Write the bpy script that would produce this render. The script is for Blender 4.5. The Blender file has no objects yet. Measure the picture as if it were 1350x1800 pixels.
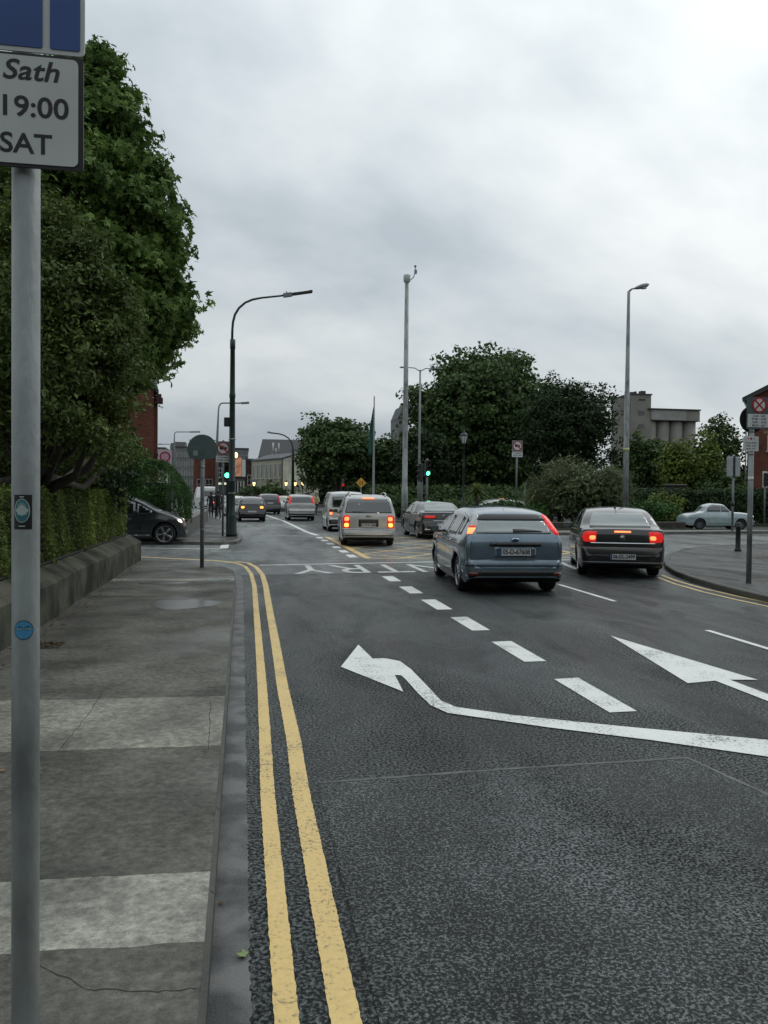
import bpy, bmesh, math, random
import numpy as np
from mathutils import Vector, Matrix
from mathutils.bvhtree import BVHTree
R = math.radians
PI = math.pi
SC = bpy.context.scene
COL = SC.collection
random.seed(7)

# ------------------------------------------------------------------ camera
H_EYE = 1.72; YAW = R(9.74); PITCH = R(-1.2); ROLL = R(0.57); FOC = 1456.0
cF = Vector((math.sin(YAW)*math.cos(PITCH), math.cos(YAW)*math.cos(PITCH), math.sin(PITCH)))
cR0 = Vector((math.cos(YAW), -math.sin(YAW), 0)); cU0 = cR0.cross(cF)
cU = cU0*math.cos(ROLL) - cR0*math.sin(ROLL); cR = cF.cross(cU)
cam = bpy.data.cameras.new('camera'); camo = bpy.data.objects.new('camera', cam); COL.objects.link(camo)
cam.sensor_fit = 'VERTICAL'; cam.sensor_height = 36; cam.sensor_width = 27; cam.lens = 36*FOC/1800
cam.clip_start = 0.05; cam.clip_end = 6000
camo.matrix_world = Matrix(((cR.x, cU.x, -cF.x, 0), (cR.y, cU.y, -cF.y, 0), (cR.z, cU.z, -cF.z, H_EYE), (0, 0, 0, 1)))
SC.camera = camo
SC.render.resolution_x = 768; SC.render.resolution_y = 1024

def ray(px, py): return cF + cR*((px-675)/FOC) - cU*((py-900)/FOC)
def G(px, py, z=0.0):
    d = ray(px, py); t = (z-H_EYE)/d.z
    return (d.x*t, d.y*t)
def at(px, py, Y):
    d = ray(px, py); t = Y/d.y
    return Vector((d.x*t, Y, H_EYE+d.z*t))

# ------------------------------------------------------------------ sky and sun
SC.view_settings.view_transform = 'Standard'; SC.view_settings.look = 'None'
SC.view_settings.exposure = 0.18; SC.view_settings.gamma = 1; SC.view_settings.use_curve_mapping = False
SUN_EL, SUN_AZ = R(48), R(60)          # azimuth clockwise from +Y
W = bpy.data.worlds.new("World"); SC.world = W; W.use_nodes = True
def build_world():
    nt = W.node_tree; N = nt.nodes; Lk = nt.links; N.clear()
    out = N.new('ShaderNodeOutputWorld')
    sky = N.new('ShaderNodeTexSky'); sky.sky_type = 'NISHITA'; sky.sun_disc = False
    sky.sun_elevation = SUN_EL; sky.sun_rotation = SUN_AZ
    b1 = N.new('ShaderNodeBackground'); b1.inputs[1].default_value = 0.08
    Lk.new(sky.outputs[0], b1.inputs[0])
    tc = N.new('ShaderNodeTexCoord'); sep = N.new('ShaderNodeSeparateXYZ'); Lk.new(tc.outputs['Generated'], sep.inputs[0])
    def M(op, a, b=None, c=None):
        n = N.new('ShaderNodeMath'); n.operation = op
        for i, v in enumerate((a, b, c)):
            if v is None: continue
            if isinstance(v, (int, float)): n.inputs[i].default_value = v
            else: Lk.new(v, n.inputs[i])
        return n.outputs[0]
    zz = M('ADD', M('MAXIMUM', sep.outputs[2], 0.0), 0.62)
    cx = M('DIVIDE', sep.outputs[0], zz); cy = M('DIVIDE', sep.outputs[1], zz)
    cmb = N.new('ShaderNodeCombineXYZ'); Lk.new(cx, cmb.inputs[0]); Lk.new(cy, cmb.inputs[1])
    mp = N.new('ShaderNodeMapping'); mp.inputs['Rotation'].default_value = (0, 0, R(-32)); mp.inputs['Scale'].default_value = (0.85, 1.35, 1)
    mp.inputs['Location'].default_value = (1.9, 8.1, 2.2)
    Lk.new(cmb.outputs[0], mp.inputs[0])
    n1 = N.new('ShaderNodeTexNoise'); n1.inputs['Scale'].default_value = 1.9; n1.inputs['Detail'].default_value = 6; n1.inputs['Roughness'].default_value = 0.50
    n1.inputs['Distortion'].default_value = 0.08
    Lk.new(mp.outputs[0], n1.inputs['Vector'])
    cr = N.new('ShaderNodeValToRGB'); Lk.new(n1.outputs[0], cr.inputs[0])
    e = cr.color_ramp.elements
    e[0].position = 0.40; e[0].color = (0.43, 0.485, 0.525, 1)
    e[1].position = 0.63; e[1].color = (0.79, 0.825, 0.825, 1)
    m = e.new(0.49); m.color = (0.565, 0.618, 0.65, 1)
    # brighter where the sun stands behind the cloud
    dp = N.new('ShaderNodeVectorMath'); dp.operation = 'DOT_PRODUCT'; Lk.new(tc.outputs['Generated'], dp.inputs[0])
    dp.inputs[1].default_value = (math.sin(SUN_AZ)*math.cos(SUN_EL), math.cos(SUN_AZ)*math.cos(SUN_EL), math.sin(SUN_EL))
    gl = M('POWER', M('MAXIMUM', dp.outputs['Value'], 0.0), 2.2)
    hz = M('MULTIPLY', M('MAXIMUM', sep.outputs[2], 0.0), 0.66)
    k = M('ADD', M('MULTIPLY_ADD', gl, 0.26, 0.72), hz)
    b2 = N.new('ShaderNodeBackground'); Lk.new(cr.outputs[0], b2.inputs[0]); Lk.new(k, b2.inputs[1])
    mx = N.new('ShaderNodeMixShader'); mx.inputs[0].default_value = 0.97
    Lk.new(b1.outputs[0], mx.inputs[1]); Lk.new(b2.outputs[0], mx.inputs[2]); Lk.new(mx.outputs[0], out.inputs[0])
build_world()
sl = bpy.data.lights.new('sun', 'SUN'); sl.energy = 0.5; sl.angle = R(25); sl.color = (1, 0.97, 0.93)
so = bpy.data.objects.new('sun', sl); COL.objects.link(so)
so.rotation_euler = (R(90)-SUN_EL, 0, -SUN_AZ+PI)

# ------------------------------------------------------------------ materials
MATS = {}
def rgb(h):
    h = h.lstrip('#'); v = [int(h[i:i+2], 16)/255 for i in (0, 2, 4)]
    return tuple(c/12.92 if c <= 0.04045 else ((c+0.055)/1.055)**2.4 for c in v)
def mat(name, col, rough=0.6, metal=0.0, col2=None, scale=3.0, detail=4, thr=(0.35, 0.65), bump=0.0, bscale=40.0, coat=0.0,
        emit=0.0, ecol=None, spec=0.5, ior=1.5, stretch=(1, 1, 1), rough2=None, world=False):
    if name in MATS: return MATS[name]
    m = bpy.data.materials.new(name); m.use_nodes = True; nt = m.node_tree; N = nt.nodes; Lk = nt.links
    b = N['Principled BSDF']
    c4 = tuple(col)+(1,) if len(col) == 3 else col
    b.inputs['Base Color'].default_value = c4; b.inputs['Roughness'].default_value = rough
    b.inputs['Metallic'].default_value = metal; b.inputs['Coat Weight'].default_value = coat; b.inputs['Coat Roughness'].default_value = 0.06
    b.inputs['IOR'].default_value = ior
    b.inputs['Specular IOR Level'].default_value = spec
    tc = N.new('ShaderNodeTexCoord'); mp = N.new('ShaderNodeMapping'); mp.inputs['Scale'].default_value = stretch
    if world:
        ge = N.new('ShaderNodeNewGeometry'); Lk.new(ge.outputs['Position'], mp.inputs[0])
    else: Lk.new(tc.outputs['Object'], mp.inputs[0])
    ns = N.new('ShaderNodeTexNoise'); ns.inputs['Scale'].default_value = scale; ns.inputs['Detail'].default_value = detail
    Lk.new(mp.outputs[0], ns.inputs['Vector'])
    cr = N.new('ShaderNodeValToRGB'); Lk.new(ns.outputs[0], cr.inputs[0])
    if col2 is None: col2 = tuple(c*0.86 for c in c4[:3])
    cr.color_ramp.elements[0].position = thr[0]; cr.color_ramp.elements[0].color = tuple(col2[:3])+(1,)
    cr.color_ramp.elements[1].position = thr[1]; cr.color_ramp.elements[1].color = c4
    Lk.new(cr.outputs[0], b.inputs['Base Color'])
    if rough2 is not None:
        mr = N.new('ShaderNodeMapRange'); Lk.new(ns.outputs[0], mr.inputs[0]); mr.inputs[1].default_value = thr[0]; mr.inputs[2].default_value = thr[1]
        mr.inputs[3].default_value = rough2; mr.inputs[4].default_value = rough; Lk.new(mr.outputs[0], b.inputs['Roughness'])
    if bump:
        n2 = N.new('ShaderNodeTexNoise'); n2.inputs['Scale'].default_value = bscale; n2.inputs['Detail'].default_value = 3
        Lk.new(mp.outputs[0], n2.inputs['Vector'])
        bp = N.new('ShaderNodeBump'); bp.inputs['Strength'].default_value = bump; bp.inputs['Distance'].default_value = 0.02
        Lk.new(n2.outputs[0], bp.inputs['Height']); Lk.new(bp.outputs[0], b.inputs['Normal'])
    if emit:
        b.inputs['Emission Color'].default_value = tuple(ecol or c4[:3])+(1,); b.inputs['Emission Strength'].default_value = emit
    MATS[name] = m
    return m

def leaf_mat(name, c1, c2, c3=None, rough=0.55):
    if name in MATS: return MATS[name]
    m = bpy.data.materials.new(name); m.use_nodes = True; nt = m.node_tree; N = nt.nodes; Lk = nt.links
    b = N['Principled BSDF']; b.inputs['Roughness'].default_value = rough; b.inputs['Specular IOR Level'].default_value = 0.22
    ge = N.new('ShaderNodeNewGeometry'); ns = N.new('ShaderNodeTexNoise'); ns.inputs['Scale'].default_value = 0.9; ns.inputs['Detail'].default_value = 3
    tc = N.new('ShaderNodeTexCoord'); Lk.new(tc.outputs['Object'], ns.inputs['Vector'])
    ad = N.new('ShaderNodeMath'); ad.operation = 'MULTIPLY_ADD'; Lk.new(ge.outputs['Random Per Island'], ad.inputs[0]); ad.inputs[1].default_value = 0.55
    sb = N.new('ShaderNodeMath'); sb.operation = 'MULTIPLY_ADD'; Lk.new(ns.outputs[0], sb.inputs[0]); sb.inputs[1].default_value = 1.3; sb.inputs[2].default_value = -0.43
    Lk.new(sb.outputs[0], ad.inputs[2])
    cr = N.new('ShaderNodeValToRGB'); Lk.new(ad.outputs[0], cr.inputs[0])
    e = cr.color_ramp.elements; e[0].position = 0.1; e[0].color = tuple(c1)+(1,); e[1].position = 0.75; e[1].color = tuple(c2)+(1,)
    if c3: q = e.new(1.0); q.color = tuple(c3)+(1,)
    Lk.new(cr.outputs[0], b.inputs['Base Color'])
    tr = N.new('ShaderNodeBsdfTranslucent'); Lk.new(cr.outputs[0], tr.inputs[0])
    mx = N.new('ShaderNodeMixShader'); mx.inputs[0].default_value = 0.22
    Lk.new(b.outputs[0], mx.inputs[1]); Lk.new(tr.outputs[0], mx.inputs[2]); Lk.new(mx.outputs[0], N['Material Output'].inputs[0])
    MATS[name] = m
    return m

def brick_mat(name, c1, c2, mortar, scale=1.0, bw=0.24, rh=0.085):
    if name in MATS: return MATS[name]
    m = bpy.data.materials.new(name); m.use_nodes = True; nt = m.node_tree; N = nt.nodes; Lk = nt.links
    b = N['Principled BSDF']; b.inputs['Roughness'].default_value = 0.95; b.inputs['Specular IOR Level'].default_value = 0.15
    tc = N.new('ShaderNodeTexCoord'); sp = N.new('ShaderNodeSeparateXYZ'); Lk.new(tc.outputs['Object'], sp.inputs[0])
    ad = N.new('ShaderNodeMath'); ad.operation = 'ADD'; Lk.new(sp.outputs[0], ad.inputs[0]); Lk.new(sp.outputs[1], ad.inputs[1])
    cb = N.new('ShaderNodeCombineXYZ'); Lk.new(ad.outputs[0], cb.inputs[0]); Lk.new(sp.outputs[2], cb.inputs[1])
    br = N.new('ShaderNodeTexBrick'); Lk.new(cb.outputs[0], br.inputs['Vector']); br.inputs['Scale'].default_value = scale
    br.inputs['Brick Width'].default_value = bw; br.inputs['Row Height'].default_value = rh; br.inputs['Mortar Size'].default_value = 0.01
    br.inputs['Color1'].default_value = tuple(c1)+(1,); br.inputs['Color2'].default_value = tuple(c2)+(1,); br.inputs['Mortar'].default_value = tuple(mortar)+(1,)
    ns = N.new('ShaderNodeTexNoise'); ns.inputs['Scale'].default_value = 0.8; ns.inputs['Detail'].default_value = 6; Lk.new(tc.outputs['Object'], ns.inputs['Vector'])
    mr = N.new('ShaderNodeMapRange'); Lk.new(ns.outputs[0], mr.inputs[0]); mr.inputs[1].default_value = 0.3; mr.inputs[2].default_value = 0.7; mr.inputs[3].default_value = 0.65; mr.inputs[4].default_value = 1.15
    mx = N.new('ShaderNodeMix'); mx.data_type = 'RGBA'; mx.blend_type = 'MULTIPLY'; mx.inputs[0].default_value = 1
    Lk.new(br.outputs[0], mx.inputs[6]); Lk.new(mr.outputs[0], mx.inputs[7]); Lk.new(mx.outputs[2], b.inputs['Base Color'])
    MATS[name] = m
    return m

def asphalt_mat(name, dark, light, rlo=0.22, rhi=0.6, vs=75.0, tint=1.0):
    m = bpy.data.materials.new(name); m.use_nodes = True; nt = m.node_tree; N = nt.nodes; Lk = nt.links
    b = N['Principled BSDF']; ge = N.new('ShaderNodeNewGeometry'); P = ge.outputs['Position']
    def noise(scale, det, st=(1, 1, 1), dist=0.0):
        mp = N.new('ShaderNodeMapping'); mp.inputs['Scale'].default_value = st; Lk.new(P, mp.inputs[0])
        n = N.new('ShaderNodeTexNoise'); n.inputs['Scale'].default_value = scale; n.inputs['Detail'].default_value = det; n.inputs['Distortion'].default_value = dist
        Lk.new(mp.outputs[0], n.inputs['Vector']); return n.outputs[0]
    def mr(v, a, b_, c, d):
        n = N.new('ShaderNodeMapRange'); Lk.new(v, n.inputs[0])
        for i, x in enumerate((a, b_, c, d)): n.inputs[i+1].default_value = x
        return n.outputs[0]
    def mul(a, b_, op='MULTIPLY'):
        n = N.new('ShaderNodeMath'); n.operation = op
        for i, v in enumerate((a, b_)):
            if isinstance(v, (int, float)): n.inputs[i].default_value = v
            else: Lk.new(v, n.inputs[i])
        return n.outputs[0]
    nz = noise(vs*0.85, 6); nz.node.inputs['Roughness'].default_value = 0.66; nf = noise(vs*3.1, 2)
    grain = mul(mr(nz, 0.445, 0.55, 0.0, 1.0), mr(nf, 0.34, 0.55, 0.55, 1.0))
    patchy = noise(0.5, 6, (1.5, 0.4, 1), 0.5)
    mid = noise(3.5, 5, (1, 0.6, 1))
    tone = mul(mr(patchy, 0.34, 0.66, 0.45, 1.55), mr(mid, 0.3, 0.7, 0.72, 1.28))
    cr = N.new('ShaderNodeMix'); cr.data_type = 'RGBA'; Lk.new(grain, cr.inputs[0])
    cr.inputs[6].default_value = tuple(dark)+(1,); cr.inputs[7].default_value = tuple(light)+(1,)
    mx = N.new('ShaderNodeMix'); mx.data_type = 'RGBA'; mx.blend_type = 'MULTIPLY'; mx.inputs[0].default_value = 1
    Lk.new(cr.outputs[2], mx.inputs[6]); Lk.new(tone, mx.inputs[7]); Lk.new(mx.outputs[2], b.inputs['Base Color'])
    wet = noise(0.8, 5, (1.4, 0.5, 1), 0.6)
    Lk.new(mul(mr(wet, 0.36, 0.64, rlo, rhi), mr(grain, 0, 1, 1.6, 0.9)), b.inputs['Roughness']); Lk.new(mr(grain, 0, 1, 0.12, 0.7), b.inputs['Specular IOR Level'])
    bp = N.new('ShaderNodeBump'); bp.inputs['Strength'].default_value = 0.9; bp.inputs['Distance'].default_value = 0.006
    Lk.new(mul(grain, mul(mid, 0.6), 'ADD'), bp.inputs['Height']); Lk.new(bp.outputs[0], b.inputs['Normal'])
    MATS[name] = m
    return m

def pavement_mat():
    # concrete and asphalt bays along the footpath: constant bands in Y with dark joints, edges broken by noise
    m = bpy.data.materials.new('footpath_bays'); m.use_nodes = True; nt = m.node_tree; N = nt.nodes; Lk = nt.links
    b = N['Principled BSDF']; ge = N.new('ShaderNodeNewGeometry'); P = ge.outputs['Position']
    sp = N.new('ShaderNodeSeparateXYZ'); Lk.new(P, sp.inputs[0])
    def noise(scale, det, st=(1, 1, 1)):
        mp = N.new('ShaderNodeMapping'); mp.inputs['Scale'].default_value = st; Lk.new(P, mp.inputs[0])
        n = N.new('ShaderNodeTexNoise'); n.inputs['Scale'].default_value = scale; n.inputs['Detail'].default_value = det
        Lk.new(mp.outputs[0], n.inputs['Vector']); return n.outputs[0]
    def mth(op, *a):
        n = N.new('ShaderNodeMath'); n.operation = op
        for i, v in enumerate(a):
            if isinstance(v, (int, float)): n.inputs[i].default_value = v
            else: Lk.new(v, n.inputs[i])
        return n.outputs[0]
    def mr(v, a, b_, c, d):
        n = N.new('ShaderNodeMapRange'); Lk.new(v, n.inputs[0])
        for i, x in enumerate((a, b_, c, d)): n.inputs[i+1].default_value = x
        return n.outputs[0]
    yy = mth('ADD', mth('MULTIPLY_ADD', sp.outputs[0], 0.035, sp.outputs[1]), mth('MULTIPLY_ADD', noise(6, 4), 0.05, -0.025))
    cr = N.new('ShaderNodeValToRGB'); cr.color_ramp.interpolation = 'CONSTANT'
    Lk.new(mth('DIVIDE', yy, 24.0), cr.inputs[0])
    dk, md, lt, pl, jt = (0.094, 0.092, 0.076), (0.108, 0.106, 0.088), (0.22, 0.216, 0.178), (0.31, 0.308, 0.26), (0.022, 0.022, 0.018)
    bands = [(0.0, md), (2.72, jt), (2.725, dk), (2.95, jt), (2.965, pl), (3.49, jt), (3.50, dk), (4.6, dk), (5.31, jt), (5.325, lt), (6.62, jt), (6.635, md),
             (8.02, jt), (8.04, dk), (10.9, dk), (13.1, jt), (13.13, md), (15.4, lt), (15.9, dk), (18.2, jt), (18.24, md)]
    e = cr.color_ramp.elements
    e[0].position = 0; e[0].color = bands[0][1]+(1,); e[1].position = bands[1][0]/24; e[1].color = bands[1][1]+(1,)
    for y, c in bands[2:]: q = e.new(y/24); q.color = tuple(c)+(1,)
    st = mth('MULTIPLY', mr(noise(1.3, 7, (1, 1, 1)), 0.3, 0.7, 0.5, 1.4), mr(noise(16, 6), 0.3, 0.7, 0.68, 1.22))
    nn = noise(30, 8); nn.node.inputs['Roughness'].default_value = 0.85
    fine = mr(nn, 0.40, 0.60, 0.62, 1.30)
    mx = N.new('ShaderNodeMix'); mx.data_type = 'RGBA'; mx.blend_type = 'MULTIPLY'; mx.inputs[0].default_value = 1
    Lk.new(cr.outputs[0], mx.inputs[6]); Lk.new(mth('MULTIPLY', st, fine), mx.inputs[7]); Lk.new(mx.outputs[2], b.inputs['Base Color'])
    Lk.new(mr(noise(0.9, 5), 0.35, 0.62, 0.38, 0.85), b.inputs['Roughness']); b.inputs['Specular IOR Level'].default_value = 0.3
    bp = N.new('ShaderNodeBump'); bp.inputs['Strength'].default_value = 0.4; bp.inputs['Distance'].default_value = 0.006
    Lk.new(noise(120, 3), bp.inputs['Height']); Lk.new(bp.outputs[0], b.inputs['Normal'])
    MATS['footpath_bays'] = m
    return m

def paint_mark(name, col, under, wear=0.45):
    # thermoplastic road paint with worn specks where the asphalt shows
    m = bpy.data.materials.new(name); m.use_nodes = True; nt = m.node_tree; N = nt.nodes; Lk = nt.links
    b = N['Principled BSDF']; b.inputs['Roughness'].default_value = 0.5
    ge = N.new('ShaderNodeNewGeometry')
    n1 = N.new('ShaderNodeTexNoise'); n1.inputs['Scale'].default_value = 45; n1.inputs['Detail'].default_value = 5; n1.inputs['Roughness'].default_value = 0.7
    n2 = N.new('ShaderNodeTexNoise'); n2.inputs['Scale'].default_value = 2.2; n2.inputs['Detail'].default_value = 4
    Lk.new(ge.outputs['Position'], n1.inputs['Vector']); Lk.new(ge.outputs['Position'], n2.inputs['Vector'])
    ad = N.new('ShaderNodeMath'); ad.operation = 'MULTIPLY_ADD'; Lk.new(n2.outputs[0], ad.inputs[0]); ad.inputs[1].default_value = 0.5; Lk.new(n1.outputs[0], ad.inputs[2])
    cr = N.new('ShaderNodeValToRGB'); Lk.new(ad.outputs[0], cr.inputs[0])
    e = cr.color_ramp.elements; e[0].position = wear; e[0].color = tuple(under)+(1,); e[1].position = wear+0.08; e[1].color = tuple(c*0.85 for c in col)+(1,)
    q = e.new(0.95); q.color = tuple(col)+(1,)
    Lk.new(cr.outputs[0], b.inputs['Base Color'])
    bp = N.new('ShaderNodeBump'); bp.inputs['Strength'].default_value = 0.3; bp.inputs['Distance'].default_value = 0.003
    Lk.new(n1.outputs[0], bp.inputs['Height']); Lk.new(bp.outputs[0], b.inputs['Normal'])
    MATS[name] = m
    return m

def paint(name, col, metal=0.55, rough=0.32):
    return mat(name, col, rough, metal, col2=tuple(c*0.8 for c in col), scale=2.5, coat=1.0)

galv = mat('galvanised_steel', (0.235, 0.25, 0.255), 0.48, 0.25, col2=(0.15, 0.165, 0.17), scale=9, detail=6, bump=0.12, bscale=60)
galv_dirty = mat('weathered_galvanised_steel', (0.30, 0.325, 0.32), 0.5, 0.2, col2=(0.11, 0.12, 0.12), scale=5, detail=8, thr=(0.3, 0.6), stretch=(1, 1, 0.35), bump=0.15, bscale=70)
black_iron = mat('black_painted_iron', (0.018, 0.02, 0.02), 0.42, 0.1, bump=0.1)
green_iron = mat('dark_green_iron', (0.012, 0.03, 0.024), 0.4, 0.1)
sign_grey = mat('sign_back_grey', (0.085, 0.12, 0.115), 0.5, 0.1, col2=(0.065, 0.09, 0.088), scale=7)
sign_white = mat('sign_white', (0.58, 0.60, 0.59), 0.45, col2=(0.52, 0.54, 0.53), scale=5)
sign_black = mat('sign_black', (0.012, 0.012, 0.013), 0.5)
sign_blue = mat('sign_blue', (0.022, 0.075, 0.27), 0.4, col2=(0.018, 0.062, 0.23), scale=6)
sign_red = mat('sign_red', (0.38, 0.02, 0.03), 0.45)
sign_yellow = mat('sign_amber', (0.72, 0.36, 0.03), 0.5)
rubber = mat('tyre_rubber', (0.012, 0.012, 0.013), 0.75, bump=0.2, bscale=90)
rim_silver = mat('alloy_silver', (0.42, 0.43, 0.44), 0.28, 0.9)
rim_dark = mat('wheel_dark', (0.015, 0.015, 0.016), 0.6)
well_black = mat('underbody_black', (0.008, 0.008, 0.009), 0.85)
trim_black = mat('black_trim', (0.012, 0.012, 0.013), 0.38)
chrome = mat('chrome', (0.62, 0.63, 0.64), 0.14, 1.0)
glass = mat('car_glass', (0.012, 0.016, 0.017), 0.04, 0.0, spec=0.9, ior=1.75)
glass_with_daylight = mat('car_glass_with_daylight', (0.17, 0.20, 0.195), 0.05, 0.3, spec=1.0, ior=1.9)  # opaque; daylight that would show through is put into the pale base
win_glass = mat('window_glass', (0.02, 0.024, 0.026), 0.08, spec=0.8, ior=1.6)
tail_on = mat('lit_brake_lamp', (0.5, 0.01, 0.01), 0.2, emit=0.38, ecol=(1, 0.03, 0.02))
tail_hot = mat('lit_lamp_core', (0.8, 0.2, 0.05), 0.2, emit=3.0, ecol=(1, 0.15, 0.05))
tail_off = mat('unlit_red_lamp', (0.12, 0.008, 0.008), 0.15, coat=0.6)
amber_on = mat('lit_amber_lamp', (0.8, 0.3, 0.05), 0.2, emit=2.6, ecol=(1, 0.35, 0.06))
lamp_clear = mat('clear_lamp_lens', (0.45, 0.42, 0.40), 0.12, coat=0.6)
head_on = mat('lit_head_lamp', (0.9, 0.85, 0.75), 0.2, emit=5, ecol=(1, 0.86, 0.68))
green_on = mat('lit_green_signal', (0.1, 0.8, 0.4), 0.3, emit=7, ecol=(0.06, 1.0, 0.42))
lens_dark = mat('unlit_signal_lens', (0.02, 0.012, 0.01), 0.3)
lantern_on = mat('lit_lantern_glass', (1, 0.7, 0.35), 0.3, emit=2.6, ecol=(1, 0.62, 0.25))
lantern_off = mat('lantern_glass', (0.5, 0.53, 0.52), 0.3)
plate_white = mat('plate_white', (0.55, 0.56, 0.55), 0.4)
bark = mat('bark', (0.06, 0.05, 0.04), 0.9, col2=(0.03, 0.025, 0.02), scale=6, stretch=(1, 1, 0.3), bump=0.6, bscale=18)
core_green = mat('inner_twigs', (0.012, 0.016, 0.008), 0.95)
concrete = mat('weathered_concrete', (0.155, 0.15, 0.135), 0.8, col2=(0.07, 0.07, 0.06), scale=2.2, detail=9, thr=(0.3, 0.68), bump=0.3, bscale=35, rough2=0.55, world=True)
wall_conc = mat('mossy_render', (0.10, 0.10, 0.078), 0.95, col2=(0.026, 0.030, 0.020), scale=1.9, detail=12, thr=(0.38, 0.66), spec=.15, bump=0.4, bscale=28, world=True)
kerb_mat = mat('kerb_concrete', (0.075, 0.076, 0.066), 0.7, col2=(0.05, 0.05, 0.045), scale=3, detail=8, bump=0.3, bscale=60, world=True)
gutter_mat = mat('gutter_concrete', (0.15, 0.15, 0.145), 0.6, col2=(0.05, 0.052, 0.052), scale=3.2, detail=12, thr=(0.42, 0.58), bump=0.25, bscale=110, rough2=0.45, spec=0.25, world=True)
slate = mat('roof_slate', (0.06, 0.066, 0.072), 0.6, col2=(0.04, 0.044, 0.05), scale=1.5)
WHITE = paint_mark('white_road_paint', (0.76, 0.78, 0.75), (0.17, 0.175, 0.17), 0.60)
WHITE_WORN = paint_mark('worn_white_road_paint', (0.42, 0.43, 0.43), (0.09, 0.095, 0.10), 0.70)
YELLOW = paint_mark('yellow_road_paint', (0.71, 0.51, 0.19), (0.20, 0.15, 0.085), 0.60)
ASPH = asphalt_mat('wet_asphalt', (0.005, 0.0065, 0.0065), (0.088, 0.104, 0.103), 0.17, 0.52, 62)
ASPH2 = asphalt_mat('wet_asphalt_patch', (0.008, 0.010, 0.010), (0.135, 0.157, 0.155), 0.18, 0.5, 84)
FOOT2 = asphalt_mat('damp_footpath_asphalt', (0.03, 0.032, 0.029), (0.085, 0.088, 0.08), 0.2, 0.6, 110)
PAVE = pavement_mat()

# ------------------------------------------------------------------ mesh helpers
def tag(o, label=None, cat=None, group=None, kind=None):
    if label: o['label'] = label
    if cat: o['category'] = cat
    if group: o['group'] = group
    if kind: o['kind'] = kind
    return o
def thing(name, label, cat, loc=(0, 0, 0), rz=0, group=None):
    o = bpy.data.objects.new(name, None); COL.objects.link(o); o.empty_display_size = 0.2
    o.location = loc; o.rotation_euler = (0, 0, rz); return tag(o, label, cat, group)
def link(name, me, mt=None, parent=None):
    o = bpy.data.objects.new(name, me); COL.objects.link(o)
    if mt is not None:
        if len(me.materials): me.materials.clear()
        for x in (mt if isinstance(mt, (list, tuple)) else [mt]): me.materials.append(x)
    if parent is not None: o.parent = parent
    return o
def copy_tree(o, parent=None):
    c = o.copy(); COL.objects.link(c); c.parent = parent
    for ch in list(o.children): copy_tree(ch, c)
    return c
def frame(d):
    d = Vector(d).normalized(); a = Vector((0, 0, 1)) if abs(d.z) < 0.9 else Vector((1, 0, 0))
    u = d.cross(a).normalized(); return u, d.cross(u).normalized()

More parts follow.
